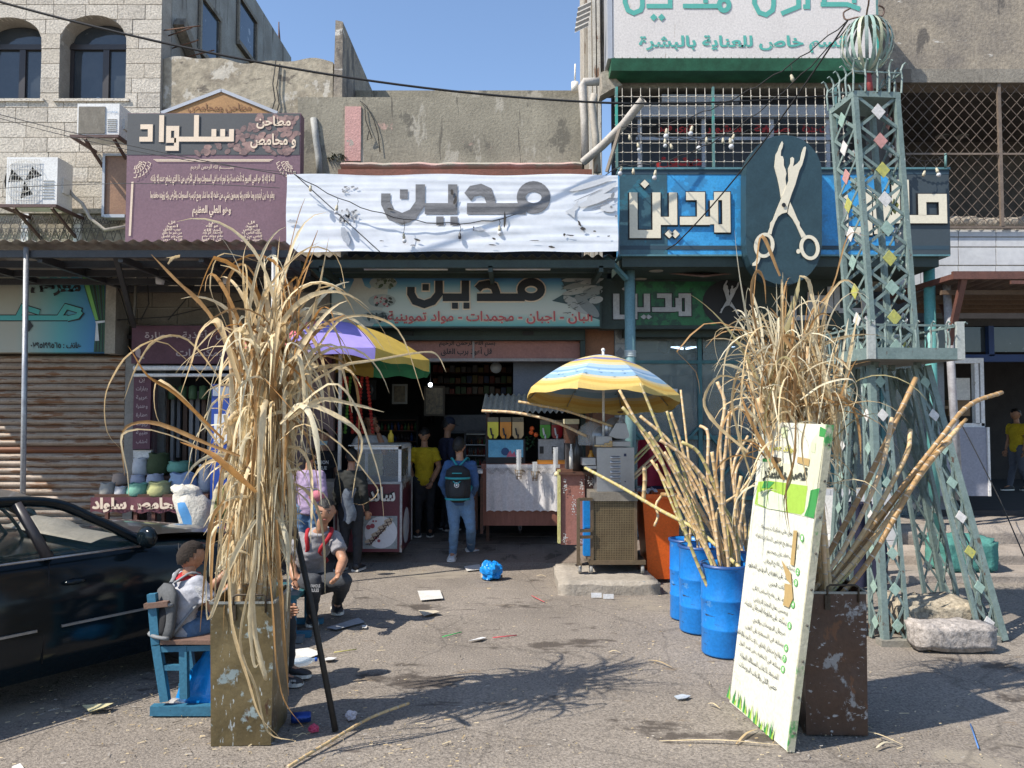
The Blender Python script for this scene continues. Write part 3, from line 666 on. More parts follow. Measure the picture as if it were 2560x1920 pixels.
t2 = thing('scissors_sign', 'tall dark teal rounded sign with cream scissors whose blades end in hands', 'sign', at(1960, 712, YO+.1))
part(g, 'panel', M('dark_teal_board', (.028, .06, .075), .4, b=.02), t2)
def zz(px, py): return 1840+px/3.95, 320+py/3.95
hand1 = [(455, 130), (467, 150), (460, 190), (445, 225), (442, 275), (462, 280), (472, 310), (473, 370), (490, 410), (498, 450), (488, 500), (497, 570), (470, 640), (445, 690), (432, 600), (412, 500), (380, 385), (392, 265), (415, 222), (435, 165)]
hand2 = [(685, 182), (692, 195), (680, 270), (655, 360), (625, 420), (585, 560), (550, 650), (515, 760), (505, 832), (455, 845), (415, 875), (385, 930), (360, 1000), (350, 1050), (312, 1040), (335, 985), (340, 935), (365, 905), (400, 810), (450, 690), (520, 520), (515, 400), (538, 350), (540, 295), (556, 285), (574, 300), (572, 340), (562, 380), (610, 345), (635, 315), (650, 240), (670, 190)]
bl2 = [(535, 733), (562, 790), (610, 905), (628, 930), (630, 965), (690, 1060), (650, 1085), (600, 970), (560, 900), (510, 842)]
g = G()
for k, pl in enumerate((hand1, bl2, hand2)):
 p0 = [at(*zz(*p), YO-.012-.003*k) for p in pl]; g.prism(p0, (0, .01, 0))
def ring(g, cx, cy, rx, ry, w_, an, Y):
 pts = []
 for s in (1, 0):
  for k in range(28):
   th = 2*math.pi*k/28; a_, b_ = (rx-(0 if s else w_)), (ry-(0 if s else w_*1.0)); x = a_*math.cos(th); y = b_*math.sin(th)
   pts.append(at(*zz(cx+x*math.cos(an)-y*math.sin(an), cy+x*math.sin(an)+y*math.cos(an)), Y))
 g.add(pts, [(k, (k+1) % 28, (k+1) % 28+28, k+28) for k in range(28)])
 g.add([p+V(0, .012, 0) for p in pts], [(k, k+28, (k+1) % 28+28, (k+1) % 28) for k in range(28)])
ring(g, 280, 1158, 100, 125, 34, .15, YO-.02); ring(g, 728, 1180, 98, 125, 34, -.2, YO-.02)
p0 = [at(*zz(*p), YO-.016) for p in [(215, 1255), (245, 1275), (225, 1330), (200, 1360), (165, 1360), (165, 1335), (195, 1310)]]; g.prism(p0, (0, .01, 0))
ell(g, *zz(615, 1218), 5, 6, YO-.024)
part(g, 'scissors', mCream2, t2)
g = G(); ell(g, *zz(473, 760), 5.2, 5.6, YO-.03); part(g, 'screw', mBlackP, t2)
YT = 9.5
t = sign('salon_sign', 'large off-white lightbox with turquoise lettering at the top, green lower edge', (1532, -60, 2190, 146), YT, .36, M('warm_white_panel', (.66, .62, .59), .45, c2=(.61, .57, .54), s=2, b=.01, wear=((.42, .36, .3), 4, .12, (3, 1, .5))), None)
mTurq = flat('turquoise_letter', (.10, .40, .34), .5)
a2, b2 = rect(1528, 147, 2192, 175, YT-.0, .36); g = G(); g.prism([V(a2.x, YT-.02, b2.z), V(b2.x, YT-.02, b2.z), V(b2.x, YT+.02, a2.z), V(a2.x, YT+.02, a2.z)][::-1], (0, .35, 0))
part(g, 'lower_edge', M('green_edge', (.02, .09, .045), .5, c2=(.035, .17, .09), s=5, b=.05), t)
a2, b2 = rect(1519, -60, 1531, 146, YT-.01, .38); g = G(); g.box(a2, b2); part(g, 'frame', mAlu, t)
a2, b2 = rect(2191, -60, 2196, 146, YT-.01, .38); g = G(); g.box(a2, b2); part(g, 'frame', mTeal, t)
STY = [[(975, -60), (975, 20), (1000, 90), (1050, 115), (1110, 90), (1125, 55), (1125, -80)], [(1160, 55), (1365, 55), (1365, -80)], [(1480, -60), (1640, -60), (1670, 0), (1670, 28)], [(1475, 55), (1790, 55)]]
strokes(t, STY, (950, -90, 1900, 200), (1555, -26, 1830, 58), YT, mTurq, 40, rings=[((1830, 45), 42, 48, 42)], dots=[(1222, 152, 32), (1290, 152, 32)], diamond=True)
strokes(t, [[(2100, -60), (2100, 30), (2140, 110), (2200, 130), (2255, 90), (2265, 40), (2265, -60)], [(2330, 120), (2480, 60), (2480, -80)], [(2520, 60), (2560, 60), (2560, -80)], [(2670, 40), (2900, 40), (3010, 80)], [(2700, 40), (2700, -60), (2960, -60), (2960, 30)]], (2080, -90, 3040, 200), (1880, -26, 2158, 58), YT, mTurq, 40)
words(t, 'قسم خاص للعناية بالبشرة', (1597, 88, 2118, 132), YT, mTurq, .03)
g = G()
for k in range(34): a3 = at(1536+k*19.5, 143.5, YT-.012); g.box(a3-V(.006, 0, .006), a3+V(.006, .012, .006))
part(g, 'rivet', flat('rivet', (.3, .28, .25)), t, kind='stuff')
# ==== RIGHT UPPER BUILDING
rb = thing('upper_building', 'weathered grey building filling the upper right above the barber sign', 'building', at(2100, 200, 10))
g = G(); g.box((at(1505, 80, 10).x, 10.0, at(0, 222, 10).z), (at(2240, 80, 10).x, 10.3, 8.2)); g.box((at(2240, 80, 10).x, 10.0, at(0, 208, 10).z), (12, 10.3, 8.2)); part(g, 'wall', mPlasR, rb)
g = G(); g.box((at(1505, 80, 10).x+.0, 9.9, at(0, 221, 9.9).z), (at(2200, 80, 10).x, 9.998, at(0, 178, 9.9).z)); g.box((at(2206, 80, 10).x, 9.93, at(0, 206, 9.93).z), (12, 9.998, at(0, 172, 9.93).z)); part(g, 'ledge', mConcD, rb)
g = G(); c1 = at(1505, 180, 9.7); g.prism([at(1506, 222, 9.75), at(1503, 180, 9.75), at(1520, 176, 9.75), at(1556, 212, 9.75), at(1530, 222, 9.75), at(1500, 240, 9.75)], (0, .24, 0)); part(g, 'corbel', mConc, rb)
g = G(); g.box((at(1460, 100, 10).x, 10.02, 3.3), (at(1504, 100, 10).x, 10.6, 8.2)); part(g, 'flank_wall', M('flank_plaster', (.45, .41, .34), .9, c2=(.33, .29, .24), s=3, st=(3, 1, .6), b=.3, wear=((.16, .1, .07), 4, .27, (2, 1, .3))), rb)
g = G()
for k in range(3): x = at(1478+k*11, 100, 9.95).x; g.bar((x, 9.95, 3.5), (x-.03, 9.95, 8.0), .04)
part(g, 'post', M('old_white_post', (.55, .52, .46), .8, wear=((.2, .12, .08), 6, .3, (1, 1, .3))), rb)
t = G()
def corr(g, A, B, C, n, amp, D=None):
 """corrugated sheet: A->B along the waves' width, A->C down; n waves"""
 A, B, C = Vector(A), Vector(B), Vector(C); nrm = (B-A).cross(C-A).normalized()
 g.grid(lambda u, v: A+(B-A)*u+(C-A)*v+nrm*amp*math.sin(u*n*2*math.pi), n*6, 2)
corr(t, at(1436, 82, 9.6), at(1445, 18, 9.6), at(1470, 66, 9.55), 5, .012); top(t, 'tin_hood', mCorr, 'small corrugated tin hood jutting out against the sky at the roof edge', 'roof sheet')
g = G(); g.tube([at(1498, 204, 9.6), at(1461, 205, 9.6), at(1456, 215, 9.6), at(1461, 300, 9.6), at(1463, 396, 9.6)], [.05, .05, .055, .05, .05], 10)
top(g, 'drain_pipe', M('pvc_grey', (.46, .43, .39), .6, c2=(.36, .33, .29)), 'upright beige drain pipe with elbow at the edge of the grey parapet', 'pipe')
g = G(); g.tube([at(1458, 405, 9.5), at(1505, 365, 9.3), at(1560, 310, 9.1), at(1608, 249, 8.9)], .05, 14, cap=False); g.tube([at(1562, 308, 9.1), at(1608, 249, 8.9)], .043, 14, cap=False)
g.lathe(at(1606, 251.5, 8.905), [(0, 0), (.043, 0)], 12, m=1, ax=(at(1608, 249, 8.9)-at(1560, 310, 9.1)))
top(g, 'slanting_pipe', [MATS['pvc_grey'], mBlackP], 'beige waste pipe slanting out over the street with an open end', 'pipe')
g = G(); g.bar(at(1517, 430, 9.2), at(1552, 315, 9.1), .035); top(g, 'wooden_prop', M('grey_timber', (.26, .22, .18), .9), 'grey timber prop holding up the slanting pipe', 'prop')
g = G(); g.tube([at(1486, 236, 9.5), at(1480, 262, 9.5), at(1489, 340, 9.5), at(1494, 432, 9.5)], .045, 10); top(g, 'drain_pipe', M('pipe_rust', (.42, .38, .32), .7, wear=((.2, .12, .08), 5, .3, (1, 1, .3))), 'rust-stained drain pipe behind the slanting pipe, left of the white lattice', 'pipe')
g = G(); g.tube([at(1437, 206, 10.2), at(1437, 230, 10.2)], .05, 10); g.tube([at(1438, 160, 10.2), at(1437, 206, 10.2)], .012, 6); top(g, 'vent_pipe', mOffW, 'short white vent pipe with thin rods on top of the grey parapet', 'pipe')
g = G(); g.box((at(1535, 300, 10.3).x, 10.5, 3.9), (at(2235, 300, 10.3).x, 10.6, 6.3)); part(g, 'recess_wall', flat('recess_blue', (.09, .10, .12), .8), rb)
g = G(); a2, b2 = rect(1655, 236, 1850, 254, 9.92, .08); g.box(a2, b2); a2, b2 = rect(1590, 262, 2090, 292, 10.0, .08); g.box(a2, b2)
for x in (1600, 1760, 1930, 2070):
 a2, b2 = rect(x-5, 292, x+5, 424, 10.06, .05); g.box(a2, b2)
a2, b2 = rect(1590, 342, 2090, 350, 10.03, .05); g.box(a2, b2); part(g, 'window_frame', M('window_white', (.42, .43, .47), .5), rb)
mRed = flat('red_letter', (.42, .02, .015), .5)
for k, s in enumerate(('كوي فير', 'سشوار', 'صبغة', 'قصات حديثة')):
 words(rb, s, (1655+k*120-10, 310, 1735+k*120, 336), 10.1, mRed, .03)
words(rb, 'مدين', (1640, 392, 1755, 424), 10.1, mRed, .05); words(rb, 'صالون', (1880, 392, 1990, 420), 10.1, mRed, .05)
gr_ = thing('window_lattice', 'white tubular window lattice with knots at the crossings over the barber sign', 'lattice', at(1820, 424, 9.6))
xsl = [at(1556+23.0*k, 300, 9.6).x for k in range(25)]; zsl = [at(0, 243+23.2*k, 9.6).z for k in range(8)]
mLat = M('lattice_white', (.44, .41, .36), .6, b=.02); z0, z1 = at(0, 424, 9.6).z, at(0, 219, 9.6).z
for x in xsl: g = G(); g.tube([V(x, 9.6, z0), V(x, 9.6, z1)], .0042, 6); part(g, 'bar', mLat, gr_)
for z in zsl: g = G(); g.tube([V(xsl[0]-.1, 9.585, z), V(xsl[-1]+.1, 9.585, z)], .0042, 6); part(g, 'bar', mLat, gr_)
kn = G(); kn.ball((0, 0, 0), .019, n=4, k=2); kme = kn.mesh('knot', mLat, V(0, 0, 0))
for x in xsl:
 for z in zsl: instance(kme, 'knot', V(x, 9.58, z), gr_)
g = G(); g.box((at(1538, 300, 9.6).x, 9.57, z0), (at(1544, 300, 9.6).x, 9.62, z1)); g.box((at(2085, 300, 9.6).x, 9.57, z0), (at(2091, 300, 9.6).x, 9.62, z1)); g.box((at(1780, 300, 9.6).x, 9.57, z0), (at(1785, 300, 9.6).x, 9.62, z1)); part(g, 'frame', mTeal, gr_)
g = G(); g.box((at(2200, 400, 10.3).x, 12.2, 3.6), (12, 12.3, 6.2)); g.box((at(2200, 400, 10).x, 10.0, at(0, 207, 10).z-.0), (12, 12.2, at(0, 207, 10).z+.1)); g.box((at(2225, 400, 10).x-.3, 10.02, 3.6), (at(2225, 400, 10).x, 12.2, 6.2)); part(g, 'balcony_recess', M('balcony_dark', (.10, .09, .08), .9, c2=(.06, .055, .05)), rb)
for x, y in ((2355, 340), (2405, 340)):
 g = G(); c = at(x, y, 11.3); g.lathe(c, [(0, .0), (.09, 0), (.09, .01)], 16, ax=(0, 0, -1)); part(g, 'ceiling_lamp', M('lamp_dull', (.3, .28, .25), .6), rb)
mm = thing('balcony_mesh', 'rusty diamond mesh screen closing the balcony at the upper right', 'mesh screen', at(2400, 565, 10))
z0, z1 = at(0, 566, 9.98).z, at(0, 207, 9.98).z; x0 = at(2236, 400, 9.98).x; x1 = at(2620, 400, 9.98).x; sp = .152
mMesh = M('mesh_iron', (.20, .155, .12), .6, c2=(.13, .10, .08), s=8, b=.05)
H = z1-z0; k = -int(H/sp)-1
while x0+k*sp*1.0 < x1:
 for s in (1, -1):
  xa_ = x0+k*sp if s > 0 else x0+k*sp+H/1.12; xb_ = x0+k*sp+H/1.12 if s > 0 else x0+k*sp
  p0, p1 = V(xa_, 9.98+(.008 if s > 0 else 0), z0), V(xb_, 9.98+(.008 if s > 0 else 0), z1)
  def clip(p, q_):
   if p.x < x0: t_ = (x0-p.x)/(q_.x-p.x); p = p.lerp(q_, t_)
   if p.x > x1: t_ = (x1-p.x)/(q_.x-p.x); p = p.lerp(q_, t_)
   return p
  if max(p0.x, p1.x) > x0+.03 and min(p0.x, p1.x) < x1-.03:
   a2, b2 = clip(p0, p1), clip(p1, p0); g = G(); g.bar(a2, b2, .008, .006); part(g, 'wire', mMesh, mm)
 k += 1
for px in (2242, 2503):
 g = G(); x = at(px, 400, 9.95).x; g.box((x-.02, 9.95, z0), (x+.02, 9.99, z1)); part(g, 'post', mMesh, mm)
g = G(); z = at(0, 384, 9.95).z; g.box((x0, 9.955, z-.012), (x1, 9.97, z+.012)); g.box((x0, 9.955, z0-.03), (x1, 9.99, z0)); part(g, 'rail', mMesh, mm)
g = G()
for k in range(11): p = at(2385+k*20, 556+U(-3, 4), 10.25); g.ball(p, .12, sq=(1.2, .7, .7), n=8, k=5)
top(g, 'sacks', M('pale_sack', (.36, .31, .25), .9, b=.4), 'row of dusty pale sacks along the balcony floor behind the mesh', 'sacks')
tw_ = thing('tiled_wall', 'white marbled tile strip below the mesh balcony', 'wall', at(2450, 700, 10))
g = G(); a2, b2 = rect(2180, 570, 2700, 720, 10.03, .3); g.box(a2, b2); part(g, 'backing', mConc, tw_)
for r_ in range(4):
 for c_ in range(7):
  xl = 2208+c_*94; yt = (573, 593, 618, 664)[r_]; yb = (591, 616, 662, 712)[r_]
  a2, b2 = rect(xl+1, yt+1, xl+93, yb, 10.015, .016); g = G(); g.box(a2, b2); part(g, 'tile', mTile, tw_)
# ==== LEFT SHOP ROW UNDER THE CANOPY
ls_ = thing('shop_building', 'shaded ground floor with rusty shutter and shade-toned stone wall under the corrugated canopy', 'building', (-5, 10, 0))
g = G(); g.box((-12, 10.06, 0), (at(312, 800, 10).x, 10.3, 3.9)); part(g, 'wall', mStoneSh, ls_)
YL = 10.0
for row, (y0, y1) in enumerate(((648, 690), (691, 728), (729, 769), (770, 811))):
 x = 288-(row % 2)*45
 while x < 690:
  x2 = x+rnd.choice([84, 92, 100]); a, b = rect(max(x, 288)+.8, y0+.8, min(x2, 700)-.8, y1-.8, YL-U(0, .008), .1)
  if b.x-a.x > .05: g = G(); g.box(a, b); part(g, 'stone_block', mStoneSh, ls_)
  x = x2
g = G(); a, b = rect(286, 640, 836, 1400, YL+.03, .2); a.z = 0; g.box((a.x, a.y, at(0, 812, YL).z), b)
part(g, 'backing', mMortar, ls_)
sh = thing('roller_shutter', 'closed rusty white roller shutter behind the dark car', 'shutter', at(150, 1450, 9.9))
z = at(0, 889, 9.9).z; k = 0; xl, xr_ = -7.6, at(308, 1100, 9.9).x; hh = .0885
while z-hh > .02:
 m = mShut if k != 13 else M('brown_slat', (.20, .075, .03), .6, c2=(.14, .05, .025), s=3, st=(1, 1, 8))
 g = G(); n = 5; pts = []
 for i in range(n+1):
  t = i/n; pts.append(V(xl, 9.93-.028*math.sin(math.pi*t), z-hh*.92+hh*.86*t))
 pts += [V(xl, 9.96, z-hh*.06), V(xl, 9.96, z-hh*.92)]
 g.prism(pts, (xr_-xl, 0, 0)); part(g, 'slat', m, sh); z -= hh; k += 1
g = G(); g.box((xl, 9.95, 0), (xr_, 9.99, at(0, 889, 9.9).z)); part(g, 'backing', mRust, sh)
for px in (318,):
 g = G(); a, b = rect(px-9, 888, px+14, 1400, 9.86, .14); a.z = 0; g.box(a, b); part(g, 'door_post', M('post_grey', (.25, .235, .21), .7), ls_)
t = sign('curtain_shop_sign', 'cyan shop sign with green curtain print over the rusty shutter', (-200, 686, 262, 881), 9.72, .2, M('cyan_print', (.05, .28, .42), .45, b=0), None)
nt_ = MATS['cyan_print'].node_tree; n_ = nt_.nodes; bs_ = n_['Principled BSDF']
tc_ = n_.new('ShaderNodeTexCoord'); sx_ = n_.new('ShaderNodeSeparateXYZ'); mr_ = n_.new('ShaderNodeMapRange'); rp_ = n_.new('ShaderNodeValToRGB')
nt_.links.new(tc_.outputs['Object'], sx_.inputs[0]); nt_.links.new(sx_.outputs[0], mr_.inputs[0])
mr_.inputs[1].default_value = at(40, 780, 9.72).x-ORG[t.name].x; mr_.inputs[2].default_value = at(240, 780, 9.72).x-ORG[t.name].x
nt_.links.new(mr_.outputs[0], rp_.inputs[0]); e_ = rp_.color_ramp.elements; e_[0].color = (.36, .36, .30, 1); e_[1].color = (.025, .17, .40, 1)
e3 = rp_.color_ramp.elements.new(.55); e3.color = (.08, .33, .36, 1); nt_.links.new(rp_.outputs[0], bs_.inputs['Base Color'])
g = G()
for i in range(7):
 f0, f1 = i/7, (i+.93)/7
 def cx(f, y): t_ = min(1, (y-686)/(806-686)); return (204+(240-204)*t_**1.3)*(1-f)+262*f if y < 806 else (240-6*min(1, (y-806)/70))*(1-f)+262*f
 ysn = [686, 720, 760, 790, 806, 830, 880]
 polypx(g, [(cx(f0, y), y) for y in reversed(ysn)]+[(cx(f1, y), y) for y in ysn], 9.72-.008-.002*(i % 2), i % 2)
part(g, 'curtain_print', [flat('curtain_green', (.03, .10, .055)), flat('curtain_dark', (.02, .035, .03))], t)
g = G(); polypx(g, [(204, 686), (216, 686), (246, 800), (238, 800)], 9.72-.014); part(g, 'curtain_edge', flat('lime', (.18, .45, .12)), t)
g = G(); polypx(g, [(238, 803), (262, 801), (262, 806), (240, 809)], 9.7); polypx(g, [(240, 808), (244, 808), (248, 852), (237, 852)], 9.702); part(g, 'tassel_print', mAlu, t)
words(t, 'معرض', (77, 701, 202, 740), 9.72, mBlackP, .045)
CB = [[(-60, 790), (36, 790)], [(36, 790), (55, 762), (104, 778), (98, 790), (165, 790)], [(140, 786), (163, 762), (208, 776), (196, 792), (172, 800), (78, 800), (72, 794), (55, 800), (-60, 800)]]
strokes(t, [[(-60, 795), (170, 795)], [(46, 793), (58, 768), (100, 781)], [(150, 792), (166, 767), (206, 778)], [(206, 779), (196, 792), (170, 797)]], (-60, 750, 215, 820), (-60, 750, 215, 820), 9.72, mBlackP, 17)
strokes(t, [[(-60, 795), (170, 795)], [(46, 793), (58, 768), (100, 781)], [(150, 792), (166, 767), (204, 778)], [(204, 779), (195, 791), (170, 797)]], (-60, 750, 215, 820), (-60, 750, 215, 820), 9.72, flat('aqua_letter', (.08, .40, .40)), 12, off=.012)
strokes(t, [], (0, 0, 10, 10), (62, 800, 84, 830), 9.72, mBlackP, 1, dots=[(5, 5, 5)], diamond=True)
words(t, 'هاتف : ٠٧٩٥١٩٩٥٦٥', (77, 855, 202, 871), 9.72, mBlackP, .03)
g = G(); a, b = rect(263, 684, 289, 884, 9.7, .35); g.box(a, b); part(g, 'pillar', M('pillar_tan', (.33, .30, .25), .8), ls_)
g = G(); corr(g, V(-7.6, 9.15, at(0, 655, 9.15).z), V(at(252, 655, 9.2).x, 9.15, at(0, 655, 9.15).z), V(-7.6, 9.68, at(0, 690, 9.68).z), 3, .004)
for k in range(4): z = at(0, 660+8*k, 9.2+.15*k); g.box((-7.6, 9.2+.15*k, z.z-.012), (at(250-8*k, 655, 9.2).x, 9.21+.15*k, z.z+.012))
top(g, 'green_awning', M('lime_sheet', (.16, .26, .05), .6, c2=(.12, .2, .04)), 'narrow lime green ribbed awning above the cyan curtain sign', 'awning')
t = sign('spice_sign', 'maroon fascia sign with grey lettering partly hidden by dry cane leaves', (329, 814, 830, 909), 9.85, .12, M('maroon_shade', (.12, .045, .065), .6), None)
words(t, 'أغذية . عطارة', (362, 825, 520, 850), 9.85, flat('mauve_letter', (.46, .36, .36)), .02)
words(t, 'مكسرات . محامص', (540, 825, 700, 850), 9.85, MATS['mauve_letter'], .02); words(t, 'ومكسرات', (440, 872, 560, 896), 9.85, MATS['mauve_letter'], .02)
g = G(); ell(g, 345, 880, 7, 12, 9.84); ell(g, 352, 893, 10, 3, 9.838, .3); part(g, 'teapot_print', MATS['mauve_letter'], t)
g = G()
for y in (920, 938): g.tube([at(335, y, 9.7), at(700, y, 9.7)], .03 if y == 920 else .022, 10)
part(g, 'light_tube', mWhite, t)
t = sign('spice_list_sign', 'narrow upright maroon sign listing wares beside the shutter', (333, 938, 376, 1123), 9.8, .05, MATS['maroon_shade'], None)
for k, s in enumerate(('بن', 'بهارات', 'عربية', 'وهندية', 'عطارة', 'زيوت', 'طبية', 'أعشاب')): words(t, s, (340 if k else 348, 944+k*21.9, 369 if k else 362, 957+k*21.9), 9.8, MATS['mauve_letter'], .02)
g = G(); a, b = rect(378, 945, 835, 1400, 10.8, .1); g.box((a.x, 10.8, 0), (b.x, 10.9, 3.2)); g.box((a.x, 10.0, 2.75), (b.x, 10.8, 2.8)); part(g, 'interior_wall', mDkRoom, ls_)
g = G(); g.box((at(378, 1000, 10).x, 9.95, 0), (at(392, 1000, 10).x, 10.03, at(0, 945, 10).z)); g.box((at(640, 1000, 10).x, 9.95, 0), (at(836, 1000, 10).x, 10.05, at(0, 880, 10).z))
part(g, 'door_frame', M('mauve_wall', (.22, .15, .15), .7, c2=(.18, .125, .13)), ls_)
for k in range(16):
 px = 396+k*15.3; g = G(); y0 = 965+U(0, 20); a, b = rect(px, y0, px+U(7, 12), 1180-U(0, 40), 10.35, .05); g.box(a, b)
 top(g, 'hanging_roll', flat(('roll_grey', 'roll_brown', 'roll_white')[k % 3], ((.2, .2, .21), (.13, .075, .05), (.36, .35, .34))[k % 3]), 'tall dim %s packing roll standing inside the roastery window' % ('grey', 'brown', 'white')[k % 3], 'roll', 'packing rolls standing inside the roastery window')
for k in range(5):
 g = G(); px = 430+k*26; g.lathe(at(px, 995, 10.15), [(0, .17), (.05, .15), (.055, 0), (.04, -.02), (0, -.02)], 10)
 top(g, 'hanging_bag', flat('bag_green', (.07, .13, .06)), 'green bag hanging in the roastery window', 'bag', 'green bags hanging in the roastery window')
YC = 8.0
cn = thing('canopy', 'long corrugated canopy on charcoal steel beams over the left shops', 'canopy', at(350, 640, YC))
zc = at(0, 612, YC).z; xc0, xc1 = -7.9, at(716, 612, YC).x
g = G(); corr(g, V(xc0, YC-.06, zc+.03), V(xc1, YC-.06, zc+.03), V(xc0, 9.95, zc-.03), 42, .014); part(g, 'roof_sheet', mCorr, cn)
for k in range(5):
 y = YC+.05+k*.45; g = G(); zz_ = zc-.045-.018*k; g.box((xc0, y, zz_-.075), (xc1, y+.05, zz_)); part(g, 'beam', mBlackSt, cn)
for k in range(7):
 x = xc0+.4+k*(xc1-xc0-.5)/6; g = G(); g.box((x, YC+.1, zc-.16), (x+.05, 9.9, zc-.09)); part(g, 'beam', mBlackSt, cn)
for px, ya in ((66, 9.9), (288, 9.9)):
 g = G(); g.bar(at(px, 636, YC+.1), at(px+210 if px < 100 else 335, 690 if px < 100 else 815, 9.7), .05); part(g, 'brace', mBlackSt, cn)
for px, px2 in ((66, 57), (685, 680)):
 g = G(); p = at(px, 618, YC+.03); q_ = at(px2, 1250, YC+.03); d = (q_-p)/(p.z-q_.z); g.tube([p, p+d*p.z*.997], .026, 12); part(g, 'post', mGal, cn, label='galvanised steel post')
for px, py in ((400, 700), (568, 700)):
 t = thing('bulb_lamp', '%s white jar-shaped bulb hanging under the left canopy' % ('clear' if px < 500 else 'second'), 'lamp', at(px, py, 9.2))
 t['label'] = 'white jar-shaped bulb under the canopy, nearer the cyan curtain sign' if px < 500 else 'white jar-shaped bulb under the canopy, nearer the middle shop'
 c = at(px, py, 9.2); g = G(); g.lathe(c, [(0, -.055), (.045, -.05), (.052, -.02), (.052, .04), (.03, .06), (.02, .09), (0, .1)], 14); part(g, 'bulb', M('bulb_white', (.75, .75, .78), .25, b=0, fine=0), t)
 g = G(); g.tube([c+V(0, 0, .1), c+V(0, 0, .14)], .02, 8); g.tube([c+V(0, 0, .14), c+V(-.1, .1, .2)], .006, 5); part(g, 'socket', mGreyP, t)
for i, pts in enumerate(([(340, 672), (338, 760), (334, 812)], [(368, 690), (372, 760), (352, 800)], [(495, 680), (480, 730), (455, 760), (420, 800)], [(290, 800), (420, 792), (520, 768), (620, 748)], [(240, 640), (300, 730), (325, 812)])):
 g = G(); g.tube([at(x, y, 9.75) for x, y in pts], .018 if i == 0 else .007, 6); top(g, 'cable', M('cable_grey', (.16, .15, .13), .8) if i == 0 else mBlackCab, 'slack cable run along the shade-toned stone wall under the canopy', 'cable', 'cables on the dusty stone wall')
# ==== MIDDLE SHOP
ms = thing('middle_shop', 'deep dark open shop front with pinkish lintel in the middle', 'building', (0, 10.6, 0))
YM = 10.5; xL, xR = at(836, 1100, YM).x, at(1540, 1100, YM).x; zt = at(0, 897, YM).z
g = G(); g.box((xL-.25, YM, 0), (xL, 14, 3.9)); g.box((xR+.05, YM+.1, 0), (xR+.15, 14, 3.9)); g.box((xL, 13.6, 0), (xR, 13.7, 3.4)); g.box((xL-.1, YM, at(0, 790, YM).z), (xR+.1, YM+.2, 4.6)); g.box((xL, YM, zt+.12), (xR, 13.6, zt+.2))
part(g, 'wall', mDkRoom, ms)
g = G(); a, b = rect(845, 850, 1452, 897, 10.3, .18); g.box(a, b); lint = part(g, 'lintel', M('pink_lintel', (.36, .16, .125), .6, c2=(.30, .135, .11), s=3, b=.05), ms)
words(ms, 'بسم الله الرحمن الرحيم', (1098, 851, 1238, 868), 10.3, mBlackP, .02); words(ms, 'قل أعوذ برب الفلق', (1102, 867, 1230, 890), 10.3, mBlackP, .02)
g = G(); a, b = rect(1181, 851, 1186, 895, 10.28, .02); g.box(a, b); a, b = rect(845, 896, 1500, 903, 10.27, .2); g.box(a, b); part(g, 'trim', M('lintel_trim', (.35, .3, .28), .6), ms)
g = G(); a, b = rect(838, 818, 1460, 850, 10.15, .3); g.box(a, b); a, b = rect(1452, 820, 1464, 1300, 10.2, .1); a.z = .15; g.box(a, b); part(g, 'shutter_box', mGreenD, ms)
for px in (1020, 1320):
 g = G(); a, b = rect(px-14, 828, px+14, 838, 10.13, .02); g.box(a, b); part(g, 'handle', mBlackP, ms)
g = G(); a, b = rect(1283, 904, 1452, 1010, 10.6, .04); g.box(a, b); part(g, 'shutter_panel', M('slate_panel', (.13, .14, .17), .5, c2=(.11, .12, .145)), ms)
g = G(); a, b = rect(1464, 812, 1536, 1240, 10.3, .06); a.z = .15; g.box(a, b); part(g, 'brown_panel', mBrownPanel, ms)
for k in range(12):
 y0 = 815+k*45; a, b = rect(1537, y0, 1566, y0+44, 10.28, .03)
 g = G(); g.box(a, b); tl = part(g, 'tile', M('tile_grey', (.30, .30, .29), .4), ms)
 q_ = G(); polypx(q_, [(1539, y0+22), (1551, y0+8), (1564, y0+22), (1551, y0+36)], 10.276); pt = part(q_, 'tile_print', M('tile_print', (.18, .185, .19), .4), ms)
YI = 9.8
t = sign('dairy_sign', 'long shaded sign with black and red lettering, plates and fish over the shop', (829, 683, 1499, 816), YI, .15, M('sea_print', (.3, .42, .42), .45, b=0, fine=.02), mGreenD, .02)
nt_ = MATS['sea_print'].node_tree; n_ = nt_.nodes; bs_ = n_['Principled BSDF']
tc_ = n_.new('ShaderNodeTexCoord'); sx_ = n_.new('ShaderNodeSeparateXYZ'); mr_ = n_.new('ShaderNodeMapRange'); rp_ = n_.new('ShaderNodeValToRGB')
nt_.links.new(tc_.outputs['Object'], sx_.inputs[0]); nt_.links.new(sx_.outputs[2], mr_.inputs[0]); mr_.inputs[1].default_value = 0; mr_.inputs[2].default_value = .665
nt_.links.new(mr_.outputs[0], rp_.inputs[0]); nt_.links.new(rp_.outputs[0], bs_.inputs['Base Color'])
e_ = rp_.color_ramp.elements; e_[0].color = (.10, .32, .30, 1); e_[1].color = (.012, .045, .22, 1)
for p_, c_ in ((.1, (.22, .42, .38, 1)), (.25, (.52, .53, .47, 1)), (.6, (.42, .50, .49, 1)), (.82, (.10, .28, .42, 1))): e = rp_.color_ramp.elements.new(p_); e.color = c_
for mt_, w_, of in ((mCream, 88, .006), (mBlackP, 66, .02)):
 strokes(t, MADYAN_A, A_BOX, (1017, 697, 1362, 770), YI, mt_, w_, off=of, dots=[(x, y, q_+(10 if w_ > 80 else 0)) for x, y, q_ in A_DOTS], rings=[(c, rx, ry, w_) for c, rx, ry, _ in A_RING])
mRedL = flat('coral_letter', (.50, .09, .09), .5)
